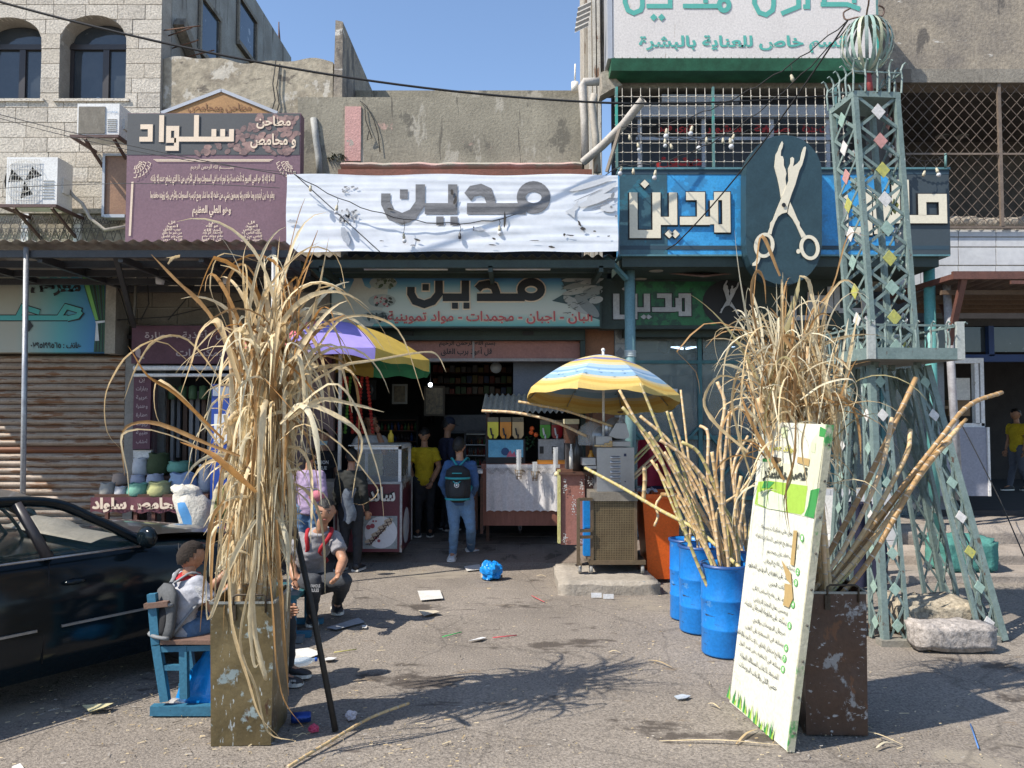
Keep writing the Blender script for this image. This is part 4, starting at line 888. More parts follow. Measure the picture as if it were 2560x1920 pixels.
for mt_, bo, of in ((flat('cream_halo', (.62, .55, .45)), .085, .006), (mRedL, .02, .012)):
 words(t, 'البان - اجبان - مجمدات - مواد تموينية', (969, 777, 1481, 810), YI, mt_, bo, off=of)
g = G(); polypx(g, [(834, 816), (834, 760), (866, 742), (885, 700), (880, 683), (900, 683), (912, 715), (925, 722), (950, 683), (972, 683), (968, 740), (950, 790), (930, 816)], YI-.005)
part(g, 'milk_print', flat('milk', (.50, .48, .42)), t)
for (x, y, c) in ((958, 707, 'plate_green'), (955, 752, 'plate_dark'), (940, 792, 'plate_black')):
 g = G(); ell(g, x, y, 35, 17, YI-.009); part(g, 'plate_print', flat('plate_rim', (.33, .36, .34)), t)
 g = G()
 for k in range(26): ell(g, x+U(-26, 26), y+U(-11, 11), U(3, 8), U(2, 4), YI-.011-.0004*k, U(0, 3), k % 3)
 cc = {'plate_green': [(.06, .09, .05), (.35, .38, .32), (.15, .17, .13)], 'plate_dark': [(.05, .05, .045), (.45, .42, .38), (.45, .14, .16)], 'plate_black': [(.03, .04, .04), (.1, .12, .11), (.05, .06, .06)]}[c]
 part(g, 'food_print', [flat(c+str(i), v) for i, v in enumerate(cc)], t, kind='stuff')
g = G(); polypx(g, [(1500, 683), (1500, 800), (1470, 790), (1440, 765), (1380, 752), (1418, 730), (1396, 683)], YI-.006); part(g, 'fish_shadow_print', flat('fish_navy', (.05, .09, .10)), t)
g = G()
for k, (x, y, rx, ry, an) in enumerate([(1450, 695, 46, 7, -.15), (1455, 711, 50, 8, -.2), (1450, 726, 46, 8, -.22), (1465, 740, 44, 8, -.3), (1480, 702, 30, 7, -.2), (1482, 724, 26, 7, -.25), (1440, 762, 38, 12, .6), (1468, 765, 40, 13, .75), (1490, 750, 18, 9, -.2)]):
 ell(g, x, y, rx, ry, YI-.009-.001*k, an, k % 2, 16)
part(g, 'fish_print', [flat('fish_a', (.36, .37, .36)), flat('fish_b', (.22, .24, .24))], t, kind='stuff')
g = G(); r2 = random.Random(8)
for k in range(40): ell(g, r2.uniform(1405, 1495), r2.uniform(690, 785), r2.uniform(2, 9), .7, YI-.021-.0002*k, -.25+r2.uniform(-.3, .6))
part(g, 'fish_marks', flat('fish_line', (.06, .07, .07)), t, kind='stuff')
c2 = thing('canopy', 'short green steel canopy behind the white banner, with two tube lights', 'canopy', at(1130, 640, 9.2))
za = at(0, 632, YB).z; zb_ = za+.02; xa, xb = at(715, 640, YB).x, at(1545, 640, YB).x
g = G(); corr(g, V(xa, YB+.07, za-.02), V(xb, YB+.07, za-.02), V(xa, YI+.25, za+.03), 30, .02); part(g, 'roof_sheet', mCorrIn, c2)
for y, dz, c in ((YB+.1, -.09, mGreenD), (YB+.45, -.08, mGreenD), (YB+.85, -.07, mGreenD)):
 g = G(); g.box((xa+(.0 if y < 9 else .35), y, za+dz-.06), (xb-.02, y+.06, za+dz+.03)); part(g, 'beam', c, c2)
for px in (792, 1220, 1500):
 g = G(); x = at(px, 660, YB).x; g.box((x, YB+.1, za-.2), (x+.05, YI, za-.13)); part(g, 'beam', mGreenD, c2)
for px0, px1, py0, py1 in ((1513, 1566, 640, 698), (780, 830, 663, 720)):
 g = G(); g.bar(at(px0, py0, 9.0), at(px1, py1, 9.2 if px0 > 1000 else 9.6), .06, .04); part(g, 'brace', MATS['teal_trim'], c2)
for x0, x1, lab in ((907, 1121, 'tube light fixture under the middle canopy, nearer the rainbow parasol'), (1161, 1378, 'tube light fixture under the middle canopy, nearer the blue column')):
 Y = 9.2; t = thing('tube_light', lab, 'lamp', at((x0+x1)/2, 668, Y)); g = G(); a, b = rect(x0, 661, x1, 670, Y, .06); g.box(a, b); part(g, 'housing', M('housing', (.42, .38, .32), .6), t)
 g = G(); a, b = rect(x0+3, 669, x1-2, 676, Y-.03, 0); g.tube([V(a.x, Y-.02, (a.z+b.z)/2), V(b.x, Y-.02, (a.z+b.z)/2)], .014, 8); part(g, 'tube', MATS['bulb_white'], t)
def shelf(lab, r, Y, n, mats_, rows, goods='bottle'):
 a, b = rect(*r, Y, .3); t = thing('shelf_unit', lab, 'shelf', ((a.x+b.x)/2, Y+.15, a.z))
 for i in range(rows+1):
  z = a.z+(b.z-a.z)*i/rows; g = G(); g.box((a.x, Y, z-.012), (b.x, Y+.28, z+.005)); part(g, 'shelf_board', mAlu if 'fridge' in lab else mWoodD, t)
 g = G(); g.box((a.x-.03, Y, a.z-.5), (a.x, Y+.3, b.z+.06)); g.box((b.x, Y, a.z-.5), (b.x+.03, Y+.3, b.z+.06)); g.box((a.x, Y+.28, a.z-.5), (b.x, Y+.3, b.z+.06)); part(g, 'frame', mDkRoom if 'fridge' not in lab else M('fridge_grey', (.10, .10, .11), .5), t)
 for i in range(rows):
  z = a.z+(b.z-a.z)*i/rows+.006; hmax = (b.z-a.z)/rows*.75
  for k in range(n):
   x = a.x+(b.x-a.x)*(k+.5)/n; w_ = (b.x-a.x)/n*.42; h_ = hmax*U(.6, 1)
   g = G()
   if goods == 'bottle': g.lathe((x, Y+.08, z), [(0, 0), (w_, 0), (w_, h_*.6), (w_*.4, h_*.8), (w_*.4, h_), (0, h_)], 8)
   else: g.box((x-w_, Y+.04, z), (x+w_, Y+.16, z+h_))
   ci = rnd.randrange(7); top(g, goods, mats_[ci], 'small %s %s on the %s' % (('red', 'blue', 'yellow', 'green', 'grey', 'orange', 'black')[ci], goods, lab.split(' with')[0].split(' of ')[0]+(' behind the vendor' if 'vendor' in lab else '')), goods, goods+'s on the shelves in the dark shop')
 return t
gm = [flat('goods_%d' % i, c, .4) for i, c in enumerate([(.25, .03, .02), (.02, .06, .2), (.25, .2, .05), (.05, .14, .05), (.18, .17, .16), (.22, .08, .03), (.04, .03, .03)])]
shelf('drinks fridge with rows of small bottles behind the capped man', (1165, 1085, 1213, 1165), 12.2, 9, gm, 3)
g = G(); a, b = rect(1110, 1037, 1220, 1078, 12.15, .1); g.box(a, b); a, b = rect(1110, 1079, 1220, 1083, 12.12, .1); g.box(a, b)
top(g, 'fridge_header', M('header_grey', (.11, .11, .12), .5), 'plain grey header panel above the drinks fridge', 'panel')
shelf('dark wooden shelf of packets at the back wall of the shop', (1080, 905, 1280, 985), 13.2, 14, gm, 3, 'packet')
shelf('dark shelf of packets and bottles behind the vendor', (940, 1050, 1040, 1130), 12.5, 12, gm, 3, 'bottle')
for i, (r_, lab) in enumerate((((880, 950, 940, 1000), 'round dark speaker hanging behind the rainbow parasol'), ((980, 960, 1018, 1010), 'gilt framed picture hanging beside the dark speaker'), ((1060, 965, 1112, 1040), 'gold and black framed picture hanging over the yellow shirted youth'))):
 a, b = rect(*r_, 11.6, .05); t = thing(('speaker', 'picture_frame', 'picture_frame')[i], lab, ('speaker', 'picture', 'picture')[i], ((a.x+b.x)/2, 11.6, a.z)); g = G(); g.box(a, b); part(g, 'frame', flat('frame_%d' % i, ((.02, .02, .02), (.2, .19, .16), (.05, .035, .02))[i]), t)
 g = G()
 if i == 0: g.lathe(((a.x+b.x)/2, 11.59, (a.z+b.z)/2), [(0, .0), (.1, .01), (.14, .02), (.15, 0)], 20, ax=(0, -1, 0)); part(g, 'cone', flat('cone', (.03, .03, .035), .3), t)
 else: g.box(a+V(.03, -.006, .03), b-V(.03, .04, .03)); part(g, 'picture', M('gilt', (.16, .12, .06), .4, c2=(.04, .03, .02), s=18), t)
c = at(1076, 962, 11.2)
t = thing('lit_bulb', 'small lit white bulb hanging in the dark shop', 'lamp', c); g = G(); g.ball(c, .03, n=10, k=6); part(g, 'bulb', M('lit', (1, 1, 1), .5, b=0, emit=((.85, .92, 1), 6)), t)
g = G(); g.tube([c+V(0, 0, .03), c+V(0, 0, .35)], .006, 5); part(g, 'cord', mBlackCab, t)
g = G(); g.lathe(at(1240, 919, 10.8), [(0, .03), (.07, .02), (.08, 0)], 16, ax=(0, -1, 0)); top(g, 'fan_cover', mAlu, 'round pale disc under the shop lintel above the juice stand', 'disc')
for k, px in enumerate((858, 868, 876, 893, 905, 918)):
 g = G()
 for j in range(16): g.ball(at(px+(j*.9*(1 if k % 2 else -1)), 945+j*9, 10.15), .026, n=6, k=4)
 top(g, 'net_string', flat('net_red', (.45, .035, .025)) if k != 2 else flat('net_green', (.1, .25, .04)), 'string of %s bags hanging under the rainbow parasol' % ('red netted' if k != 2 else 'green netted'), 'net bags', 'strings of netted bags under the rainbow parasol' if k != 2 else None)
# ==== BARBER SHOP
bs = thing('barber_shop', 'teal framed glass barber shop front behind the barrels of cane', 'building', (3, 10.4, 0))
YG = 10.4; xa, xb = at(1566, 1100, YG).x, at(2345, 1100, YG).x; ztop_ = at(0, 840, YG).z
def P(px, py, Y=YG): return at(px, py, Y)
g = G(); g.box((xa-.02, 13.2, 0), (xb, 13.3, 3.6)); g.box((xb, YG, 0), (xb+.1, 13.3, 3.6)); g.box((xa, YG+.02, ztop_), (xb, 13.2, ztop_+.1)); g.box((xa, YG+.1, 0), (xb, 13.2, .16)); part(g, 'room', M('barber_wall', (.27, .29, .31), .8), bs)
g = G()
for px in (1575, 1752, 1912, 2080, 2210, 2335): a, b = rect(px-5, 840, px+5, 1400, YG-.03, .07); g.box((a.x, a.y, .12), b)
for py in (905, 842): a, b = rect(1570, py-4, 2340, py+4, YG-.034, .06); g.box(a, b)
mTealF = M('teal_frame', (.055, .17, .185), .5, c2=(.04, .125, .14)); part(g, 'frame', mTealF, bs)
g = G()
for (x0, x1) in ((1760, 1905), (1580, 1745), (1920, 2075)):
 g.bar(P(x0, 1070, YG-.04), P(x1, 1245, YG-.04), .07, .03); g.bar(P(x1, 1070, YG-.045), P(x0, 1245, YG-.045), .07, .03); a, b = rect(x0, 1089, x1, 1099, YG-.05, .04); g.box(a, b); a, b = rect(x0, 1240, x1, 1250, YG-.05, .04); g.box(a, b)
part(g, 'door_brace', mTealF, bs)
mGl = M('clear_glass', (.35, .42, .42), .03, b=0, fine=0, alpha=.30, spec=.7)
for (x0, x1, y0, y1) in ((1580, 1747, 909, 1390), (1757, 1907, 909, 1390), (1917, 2075, 909, 1390), (2085, 2205, 909, 1390), (1580, 1747, 847, 901), (1757, 1907, 847, 901), (1917, 2205, 847, 901), (2215, 2330, 847, 1390)):
 a, b = rect(x0, y0, x1, y1, YG, .006); a.z = max(a.z, .16); g = G(); g.box(a, b); part(g, 'pane', mGl, bs)
g = G(); a, b = rect(1560, 822, 2345, 842, 10.1, .3); g.box(a, b); part(g, 'shutter_box', mGreenD, bs)
g = G(); a, b = rect(1555, 640, 2345, 695, 9.05, 0); g.box((a.x, 9.03, b.z-.13), (b.x, 10.4, b.z+.008)); part(g, 'soffit', mGreenD, bs)
for (px, Y) in ((1640, 9.3), (1600, 9.85), (1900, 9.6)):
 g = G(); c = at(px, 660, Y); c.z = b.z-.135; g.lathe(c, [(.0, 0), (.08, 0), (.095, .012)], 18); part(g, 'downlight', M('downlight', (.35, .32, .28), .5), bs)
g = G(); g.prism([at(1662, 684, 9.5), at(1800, 669, 9.9), at(1895, 678, 9.7), at(1760, 693, 9.3)], (0, 0, .02)); part(g, 'vent_grille', M('vent_pink', (.2, .12, .1), .7), bs)
for p0, p1, w_ in (((1675, 866), (1708, 872), .03), ((1715, 872), (1762, 862), .03), ((1758, 862), (1812, 854), .03), ((1830, 866), (1850, 862), .03)):
 g = G(); g.bar(at(*p0, 12), at(*p1, 12), .05, .03); top(g, 'ceiling_tube', M('lit_tube', (1, 1, 1), .5, b=0, emit=((.55, .75, 1), 3)), 'lit bluish tube lamp on the barber shop ceiling', 'lamp', 'lit tubes on the barber shop ceiling')
c = at(1660, 866, 10.6); g = G(); g.ball(c, .095, n=14, k=8); top(g, 'dark_globe', mBlackP, 'round black globe hanging behind the barber glass near the column', 'globe')
for r_, Y, m_, nm, lab in (((1680, 940, 1735, 1020), 11.2, M('case_dark', (.10, .10, .10), .6), 'wall_cabinet', 'dim grey wall cabinet inside the barber shop behind the round badge'), ((1770, 980, 1900, 1130), 11.5, flat('counter_dark', (.03, .028, .026)), 'barber_counter', 'dark counter inside the barber shop behind the crossed door'), ((1930, 950, 2060, 1140), 11.5, flat('mirror_dark', (.05, .06, .07), .2), 'mirror', 'dark mirror inside the barber shop behind the upright canes')):
 a, b = rect(*r_, Y, .3); g = G(); g.box(a, b); g.box(a+V(.04, -.02, .04), V(b.x-.04, a.y-.001, a.z+(b.z-a.z)*.45)); top(g, nm, m_, lab, nm.split('_')[-1])
g = G(); r2 = random.Random(5)
for k in range(160):
 p = at(1655+r2.uniform(-45, 40), 1030+r2.uniform(-55, 40), 10.75+r2.uniform(-.1, .1)); d = V(r2.uniform(-1, 1), r2.uniform(-.3, .3), r2.uniform(-.6, 1)).normalized()*.07
 g.ribbon([p, p+d*.5+V(0, 0, .01), p+d], [.005, .025, .003], m=0)
top(g, 'potted_plant', flat('leaf_dim', (.03, .07, .025)), 'leafy dim green plant behind the glass near the round badge', 'plant', kind='stuff')
t = thing('round_badge', 'round turquoise badge with white letters stuck on the barber glass', 'badge', at(1672, 995, 10.3)); c = at(1672, 993, 10.33)
g = G(); g.lathe(c, [(0, 0), (.135, 0), (.137, -.01)], 28, ax=(0, -1, 0)); part(g, 'disc', M('turquoise_badge', (.02, .30, .29), .5, b=0), t); words(t, 'MF', (1652, 972, 1694, 1008), 10.33, mWhite, .04, ar=False, off=.012)
YN = 9.9
t = sign('inner_barber_sign', 'shaded dark green barber sign with grey block letters under the blue sign', (1500, 697, 2175, 822), YN, .2, mGreenD, None)
quad(t, 'green_print', (1590, 704, 1790, 813), YN, M('green_damask', (.015, .10, .04), .4, c2=(.02, .16, .05), s=7, b=0, wear=((.012, .06, .03), 6, .4, (1, 1, 1))))
g = G(); polypx(g, [(1820+64*math.cos(k*math.pi/12)*(1 if True else 0), 757+57*math.sin(k*math.pi/12)) for k in range(24)][::-1], YN-.01); part(g, 'disc_print', mBlackP, t)
for mt_, w_, of in ((mBlackP, 96, .013), (M('letter_shade', (.46, .46, .47), .5, b=0), 70, .02)):
 strokes(t, MADYAN_B, B_BOX, (1532, 717, 1727, 802), YN, mt_, w_, off=of, dots=B_DOTS, diamond=True)
 strokes(t, [[(1190, 238), (1495, 238), (1495, 57), (1318, 57), (1318, 205)], [(1172, -100), (1172, 238)], [(1010, 238), (1092, 238), (1092, -100)], [(930, 238), (930, 60), (1010, 60), (1010, 330), (900, 330)], [(645, 30), (645, 340), (850, 340), (850, -20)]],
   (610, -100, 1530, 380), (1975, 717, 2165, 802), YN, mt_, w_, off=of)
g = G()
def z2(p): return at(1820+(p[0]-473)*.13, 700+(p[1]-130)*.09, YN-.03)
for pl in (hand1, bl2, hand2): g.prism([z2(p) for p in pl], (0, .004, 0))
part(g, 'scissors_print', MATS['letter_shade'], t)
for px, lab, yb, Y in ((1574, 'round light blue steel column left of the barber shop', 1400, 9.3), (2322, 'round turquoise peeling column right of the barber shop', 1250, 9.35)):
 g = G(); p = at(px, 655, Y); r_ = .064; g.tube([V(p.x, Y, .0 if px < 2000 else .35), V(p.x, Y, at(0, 1020, Y).z), V(p.x, Y, p.z)], r_, 20, m=0)
 t = thing('column', lab, 'column', V(p.x, Y, 0)); part(g, 'shaft', M('column_blue', (.17, .29, .31), .5, c2=(.13, .235, .25), s=4, b=.05, wear=[((.04, .33, .28), 3.2, .25, (1.4, 1.4, .5)), ((.42, .42, .38), 7, .13, (1, 1, 1))]) if px < 2000 else M('column_teal', (.09, .33, .30), .5, c2=(.14, .3, .29), s=3, b=.05, wear=((.42, .48, .48), 3.5, .2, (1, 1, .6))), t)
 if px < 2000:
  g = G(); z = at(0, 878, Y).z
  for k in range(4): g.lathe((p.x, Y, z-.02*k), [(r_, -.012), (r_+.008, -.005), (r_+.008, .005), (r_, .012)], 16)
  part(g, 'strap', flat('strap', (.45, .5, .5)), t)
# ==== RIGHT SHOP AND STEPS
rs = thing('corner_shop', 'dark open shop with white door frame and brown awning at the right edge', 'building', (5.5, 10, 0))
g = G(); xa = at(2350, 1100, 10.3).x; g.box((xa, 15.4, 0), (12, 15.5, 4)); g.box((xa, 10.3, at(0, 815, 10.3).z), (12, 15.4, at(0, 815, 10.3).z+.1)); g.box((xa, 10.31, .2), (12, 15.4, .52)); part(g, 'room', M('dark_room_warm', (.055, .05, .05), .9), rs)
g = G(); g.box((xa, 10.29, at(0, 880, 10.3).z), (12, 10.31, at(0, 818, 10.3).z)); part(g, 'pane', mGlassDk, rs)
g = G(); x = at(2478, 850, 10.2).x; g.box((x-.03, 10.2, at(0, 890, 10.2).z), (x+.04, 10.28, at(0, 815, 10.2).z)); g.box((xa, 10.2, at(0, 904, 10.2).z), (12, 10.3, at(0, 886, 10.2).z)); part(g, 'frame', flat('navy_frame', (.02, .045, .13)), rs)
g = G(); a, b = rect(2380, 895, 2452, 908, 10.1, .1); g.box(a, b)
for r_ in ((2438, 905, 2448, 1060), (2452, 895, 2461, 1065), (2375, 1058, 2462, 1070)): a, b = rect(*r_, 10.12, .08); g.box(a, b)
part(g, 'door_frame', mWhite, rs)
g = G(); a, b = rect(2345, 1068, 2468, 1240, 10.1, .12); g.box(a, b); part(g, 'counter_panel', M('lilac_panel', (.27, .28, .34), .5, c2=(.24, .25, .30), st=(1, 1, 1), s=3, b=.03), rs)
g = G(); g.box(V(b.x, 10.08, a.z), V(b.x+.03, 10.24, b.z)); part(g, 'trim', mWhite, rs)
for r_, lab in (((2375, 945, 2425, 1000), 'white paper sheet pinned inside the right shop'),):
 a, b = rect(*r_, 10.6, .02); g = G(); g.box(a, b); top(g, 'paper_sheet', mOffW, lab, 'paper')
g = G(); a, b = rect(2370, 1000, 2425, 1040, 10.7, .1); g.box(a, b); a, b = rect(2360, 1015, 2420, 1022, 10.5, .1); g.box(a, b); top(g, 'wooden_case', flat('case_wood', (.2, .13, .07)), 'small wooden case on the counter of the right shop', 'case')
aw = thing('awning', 'brown framed corrugated awning over the right shop', 'awning', at(2450, 720, 9))
za = at(0, 686, 8.9).z; xa = at(2400, 690, 8.9).x
g = G(); corr(g, V(xa, 8.9, za-.02), V(12, 8.9, za-.02), V(xa-.15, 10.25, za-.13), 46, .02); part(g, 'roof_sheet', M('awning_sheet', (.16, .12, .10), .7, c2=(.10, .07, .06)), aw)
g = G(); g.box((xa-.1, 8.86, za-.06), (12, 8.9, za+.03)); g.box((xa+.55, 8.84, za-.12), (12, 8.87, za-.08)); part(g, 'front_rail', mBrownSt, aw)
g = G(); g.bar((xa-.05, 8.9, za-.02), (xa-.35, 10.1, za-.1), .06); g.bar(at(2410, 690, 8.9), at(2372, 862, 9.2), .07, .05); g.bar(at(2376, 835, 9.2), at(2340, 720, 10), .04); part(g, 'brace', mBrownSt, aw)
g = G(); g.tube([at(2366, 700, 9.3), at(2380, 960, 9.3), at(2398, 1250, 9.3)], .045, 12); part(g, 'post', M('post_mottled', (.38, .37, .38), .6, c2=(.26, .24, .25), s=12, b=.1), aw, label='mottled grey round post')
for k in range(5):
 y = 9.1+.25*k; g = G(); g.box((xa-.1, y, za-.2-.02*k), (12, y+.05, za-.15-.02*k)); part(g, 'batten', M('batten', (.13, .085, .055), .8), aw)
xs0 = at(2318, 1300, 9.3).x
def lump(g, a, b, n, amp, seed, m=0):
 """box with rough faces"""
 import bmesh
 bm_ = bmesh.new(); mt_ = Matrix.Translation((a+b)/2) @ Matrix.Diagonal((b.x-a.x, b.y-a.y, b.z-a.z, 1)); bmesh.ops.create_cube(bm_, size=1, matrix=mt_)
 bmesh.ops.bevel(bm_, geom=bm_.edges[:], offset=min(b.x-a.x, b.y-a.y, b.z-a.z)*.12, segments=2, affect='EDGES')
 bmesh.ops.subdivide_edges(bm_, edges=[e for e in bm_.edges if e.calc_length() > .08], cuts=n, use_grid_fill=True)
 for v in bm_.verts:
  p = v.co; q_ = V(noise.noise(p*5+V(seed, 0, 0)), noise.noise(p*5+V(0, seed, 9)), noise.noise(p*5+V(7, 0, seed)))+.5*V(noise.noise(p*17+V(seed, 0, 0)), noise.noise(p*17), noise.noise(p*17+V(0, 3, 0))); v.co = p+q_*amp
 bm_.verts.index_update(); g.add([v.co.copy() for v in bm_.verts], [tuple(v.index for v in f.verts) for f in bm_.faces], m, True); bm_.free()
g = G(); lump(g, V(xs0-1.4, 9.3, -.05), V(11.5, 10.3, .45), 9, .02, 3); top(g, 'raised_pavement', M('worn_concrete', (.33, .285, .245), .9, c2=(.24, .205, .175), s=3, b=.4), kind='structure')
g = G(); lump(g, V(xs0-.6, 8.85, -.05), V(11.5, 9.32, .24), 9, .02, 6); top(g, 'step', MATS['worn_concrete'], kind='structure')
g = G(); lump(g, V(xs0-1.6, 8.35, -.05), V(11.5, 8.9, .08), 10, .025, 9); top(g, 'step', MATS['worn_concrete'], kind='structure')
g = G(); a, b = gr(2318, 1372), 0; lump(g, V(4.62, 8.42, .05), V(5.24, 8.86, .45), 8, .03, 12)
top(g, 'painted_block', M('green_painted_rock', (.08, .25, .21), .8, c2=(.05, .19, .17), s=4, b=.5, bs=22, wear=((.42, .35, .28), 4, .17, (1, 1, 1))), 'chipped turquoise painted concrete block on the right steps', 'block')
lw = thing('low_tiled_wall', 'low white tiled wall seen through the lattice tower', 'wall', (3.9, 9.35, .1))
for i in range(6):
 for j in range(4):
  g = G(); x = 3.35+i*.2; z = .1+j*.2; g.box((x+.003, 9.22, z+.003), (x+.197, 9.27, z+.197)); part(g, 'tile', mTile, lw)
g = G(); g.box((3.35, 9.27, 0), (4.55, 9.4, .9)); part(g, 'backing', mConc, lw)
def catenary(a, b, sag, n=24): return [a.lerp(b, t/n)+V(0, 0, -sag*4*(t/n)*(1-t/n)) for t in range(n+1)]
for pts, Y0, Y1, r_, sag, lab in (((-60, -12, 1562, 259), 7.6, 8.6, .013, .22, 'thick black cable slanting across the sky from the upper left'), ((1562, 259, 2110, 236), 8.6, 9.3, .010, .03, 'black cable crossing the white window lattice'),
         ((-40, 276, 760, 445), 8.4, 8.9, .005, .05, 'thin wire crossing the upper air conditioner and the purple sign'), ((-40, 284, 740, 432), 8.5, 8.9, .004, .1, 'lower thin wire crossing below the upper air conditioner'),
         ((-40, 474, 700, 470), 8.5, 8.9, .004, -.06, 'thin level wire crossing the purple sign near mid height'), ((738, 437, 950, 630), 8.7, 8.7, .006, 0, 'grey guy wire slanting down over the left part of the banner')):
 g = G(); g.tube(catenary(at(pts[0], pts[1], Y0), at(pts[2], pts[3], Y1), sag), r_, 5, cap=False); top(g, 'cable', mBlackCab if r_ > .0055 and 'guy' not in lab else M('wire_dark', (.06, .06, .06), .6), lab, 'cable')
# ==== CANES AND LEAVES
mCane = [M('cane_%s' % k, c, .45, c2=c2, s=9, b=.05, wear=(w_, 14, .16, (1, 1, .4))) for k, c, c2, w_ in
   (('straw', (.60, .44, .23), (.48, .32, .15), (.30, .16, .08)), ('rosy', (.54, .36, .20), (.58, .43, .24), (.34, .17, .10)), ('greenish', (.47, .42, .17), (.40, .31, .13), (.55, .45, .24)), ('tan', (.42, .26, .11), (.32, .19, .08), (.18, .10, .05)))]
mNode = M('cane_node', (.62, .54, .42), .6, c2=(.25, .17, .11), s=30, b=0)
mLeaf = [M('leaf_%s' % k, c, .6, c2=c2, s=14, st=(1, 1, .5), b=.05, spec=.35) for k, c, c2 in
   (('cream', (.84, .71, .47), (.70, .56, .34)), ('straw', (.74, .58, .34), (.58, .42, .22)), ('pale', (.80, .74, .56), (.64, .57, .40)), ('tan', (.46, .28, .12), (.34, .19, .08)), ('ochre', (.43, .22, .065), (.30, .15, .05)), ('olive', (.36, .32, .17), (.28, .24, .12)))]
for m_ in mLeaf:
 n_ = m_.node_tree.nodes; l_ = m_.node_tree.links; bs_ = n_['Principled BSDF']; tl = n_.new('ShaderNodeBsdfTranslucent'); mx = n_.new('ShaderNodeMixShader'); mx.inputs[0].default_value = .38
 l_.new(bs_.inputs['Base Color'].links[0].from_socket, tl.inputs[0]); l_.new(bs_.outputs[0], mx.inputs[1]); l_.new(tl.outputs[0], mx.inputs[2]); l_.new(mx.outputs[0], n_['Material Output'].inputs[0])
def smooth_path(pts, n=22):
 pts = [Vector(p) for p in pts]
 if len(pts) < 3: return [pts[0].lerp(pts[-1], i/n) for i in range(n+1)]
 P_ = [pts[0]*2-pts[1]]+pts+[pts[-1]*2-pts[-2]]; out = []; segs = len(pts)-1
 for s in range(segs):
  a, b, c, d = P_[s:s+4]; k = max(2, n//segs)
  for i in range(k):
   t = i/k; out.append(.5*((2*b)+(c-a)*t+(2*a-5*b+4*c-d)*t*t+(3*b-a-3*c+d)*t**3))
 out.append(pts[-1]); return out
def cane_geo(g, pts, r, m=0):
 P_ = smooth_path(pts, 30); L = [0]
 for a, b in zip(P_, P_[1:]): L.append(L[-1]+(b-a).length)
 tot = L[-1]
 def pos(s):
  for i in range(1, len(L)):
   if s <= L[i]: return P_[i-1].lerp(P_[i], (s-L[i-1])/max(1e-6, L[i]-L[i-1]))
  return P_[-1]
 s = 0; ring = [(0, r, 0)]
 while s < tot:
  d = rnd.uniform(.055, .10)*(r/.014)**.5; s2 = min(tot, s+d)
  ring.append((min(tot, s+.5*d), r*.96, 0))
  if s2 < tot-.02: ring += [(s2-.004, r*.99, 1), (s2, r*1.12, 1), (s2+.005, r*1.0, 0)]
  s = s2
 ring.append((tot, r*.9, 0)); o = len(g.f)
 g.tube([pos(q_[0]) for q_ in ring], [q_[1] for q_ in ring], 7)
 for i in range(len(ring)-1):
  if ring[i][2] == 1:
   for j in range(7): g.m[o+i*7+j] = 1
 g.m[-1] = 1; g.m[-2] = 1
def leaf_path(p, d, L, droop, n=12, kink=None, curl=.0):
 p = Vector(p); d = Vector(d).normalized(); out = [p.copy()]; h = L/n
 side = V(U(-1, 1), U(-1, 1), 0)*curl
 for i in range(n):
  t = i/n; d = (d+V(0, 0, -1)*droop*h*(0.35+1.9*t)+side*h).normalized()
  if kink and abs(t-kink) < .5/n: d = (d+V(U(-.5, .5), U(-.5, .5), -1.3)).normalized()
  p = p+d*h; p.z = max(p.z, .03)
  if len(out) > 4 and p.y < 5.5 and ((p.x < -1.66 and p.z < 1.34) or (-1.08 < p.x < 0 and p.z < 1.2)): break
  out.append(p.copy())
 return out
def leaf_w(w_, n): return [w_*(.45+.55*min(1, 4*i/n))*(1-(i/n)**2.2*.93)*(1 if i < 2 else rnd.uniform(.72, 1.15)) for i in range(n+1)]
def add_leaf(parent, path, w_, m, tw=None):
 if len(path) < 5: return
 g = G(); g.ribbon(path, leaf_w(w_, len(path)-1), up=(U(-1, 1), U(-1, 1), .3), tw=U(-1.6, 1.6) if tw is None else tw, fold=.22); return part(g, 'leaf', m, parent)
mTin = M('painted_tin', (.15, .115, .055), .42, m=.1, c2=(.10, .075, .035), s=3, b=.08, wear=[((.27, .33, .33), 6, .25, (1, 1, .9)), ((.40, .43, .42), 22, .22, (2, 2, .5)), ((.07, .035, .02), 7, .2, (1, 1, .4))])
mTin2 = M('brown_tin', (.085, .048, .032), .45, m=.1, c2=(.06, .035, .025), s=3, b=.08, wear=[((.27, .27, .27), 7, .26, (1, 1, .7)), ((.36, .36, .36), 24, .23, (.7, 1, 1.5)), ((.13, .06, .03), 7, .22, (1, 1, .5))])
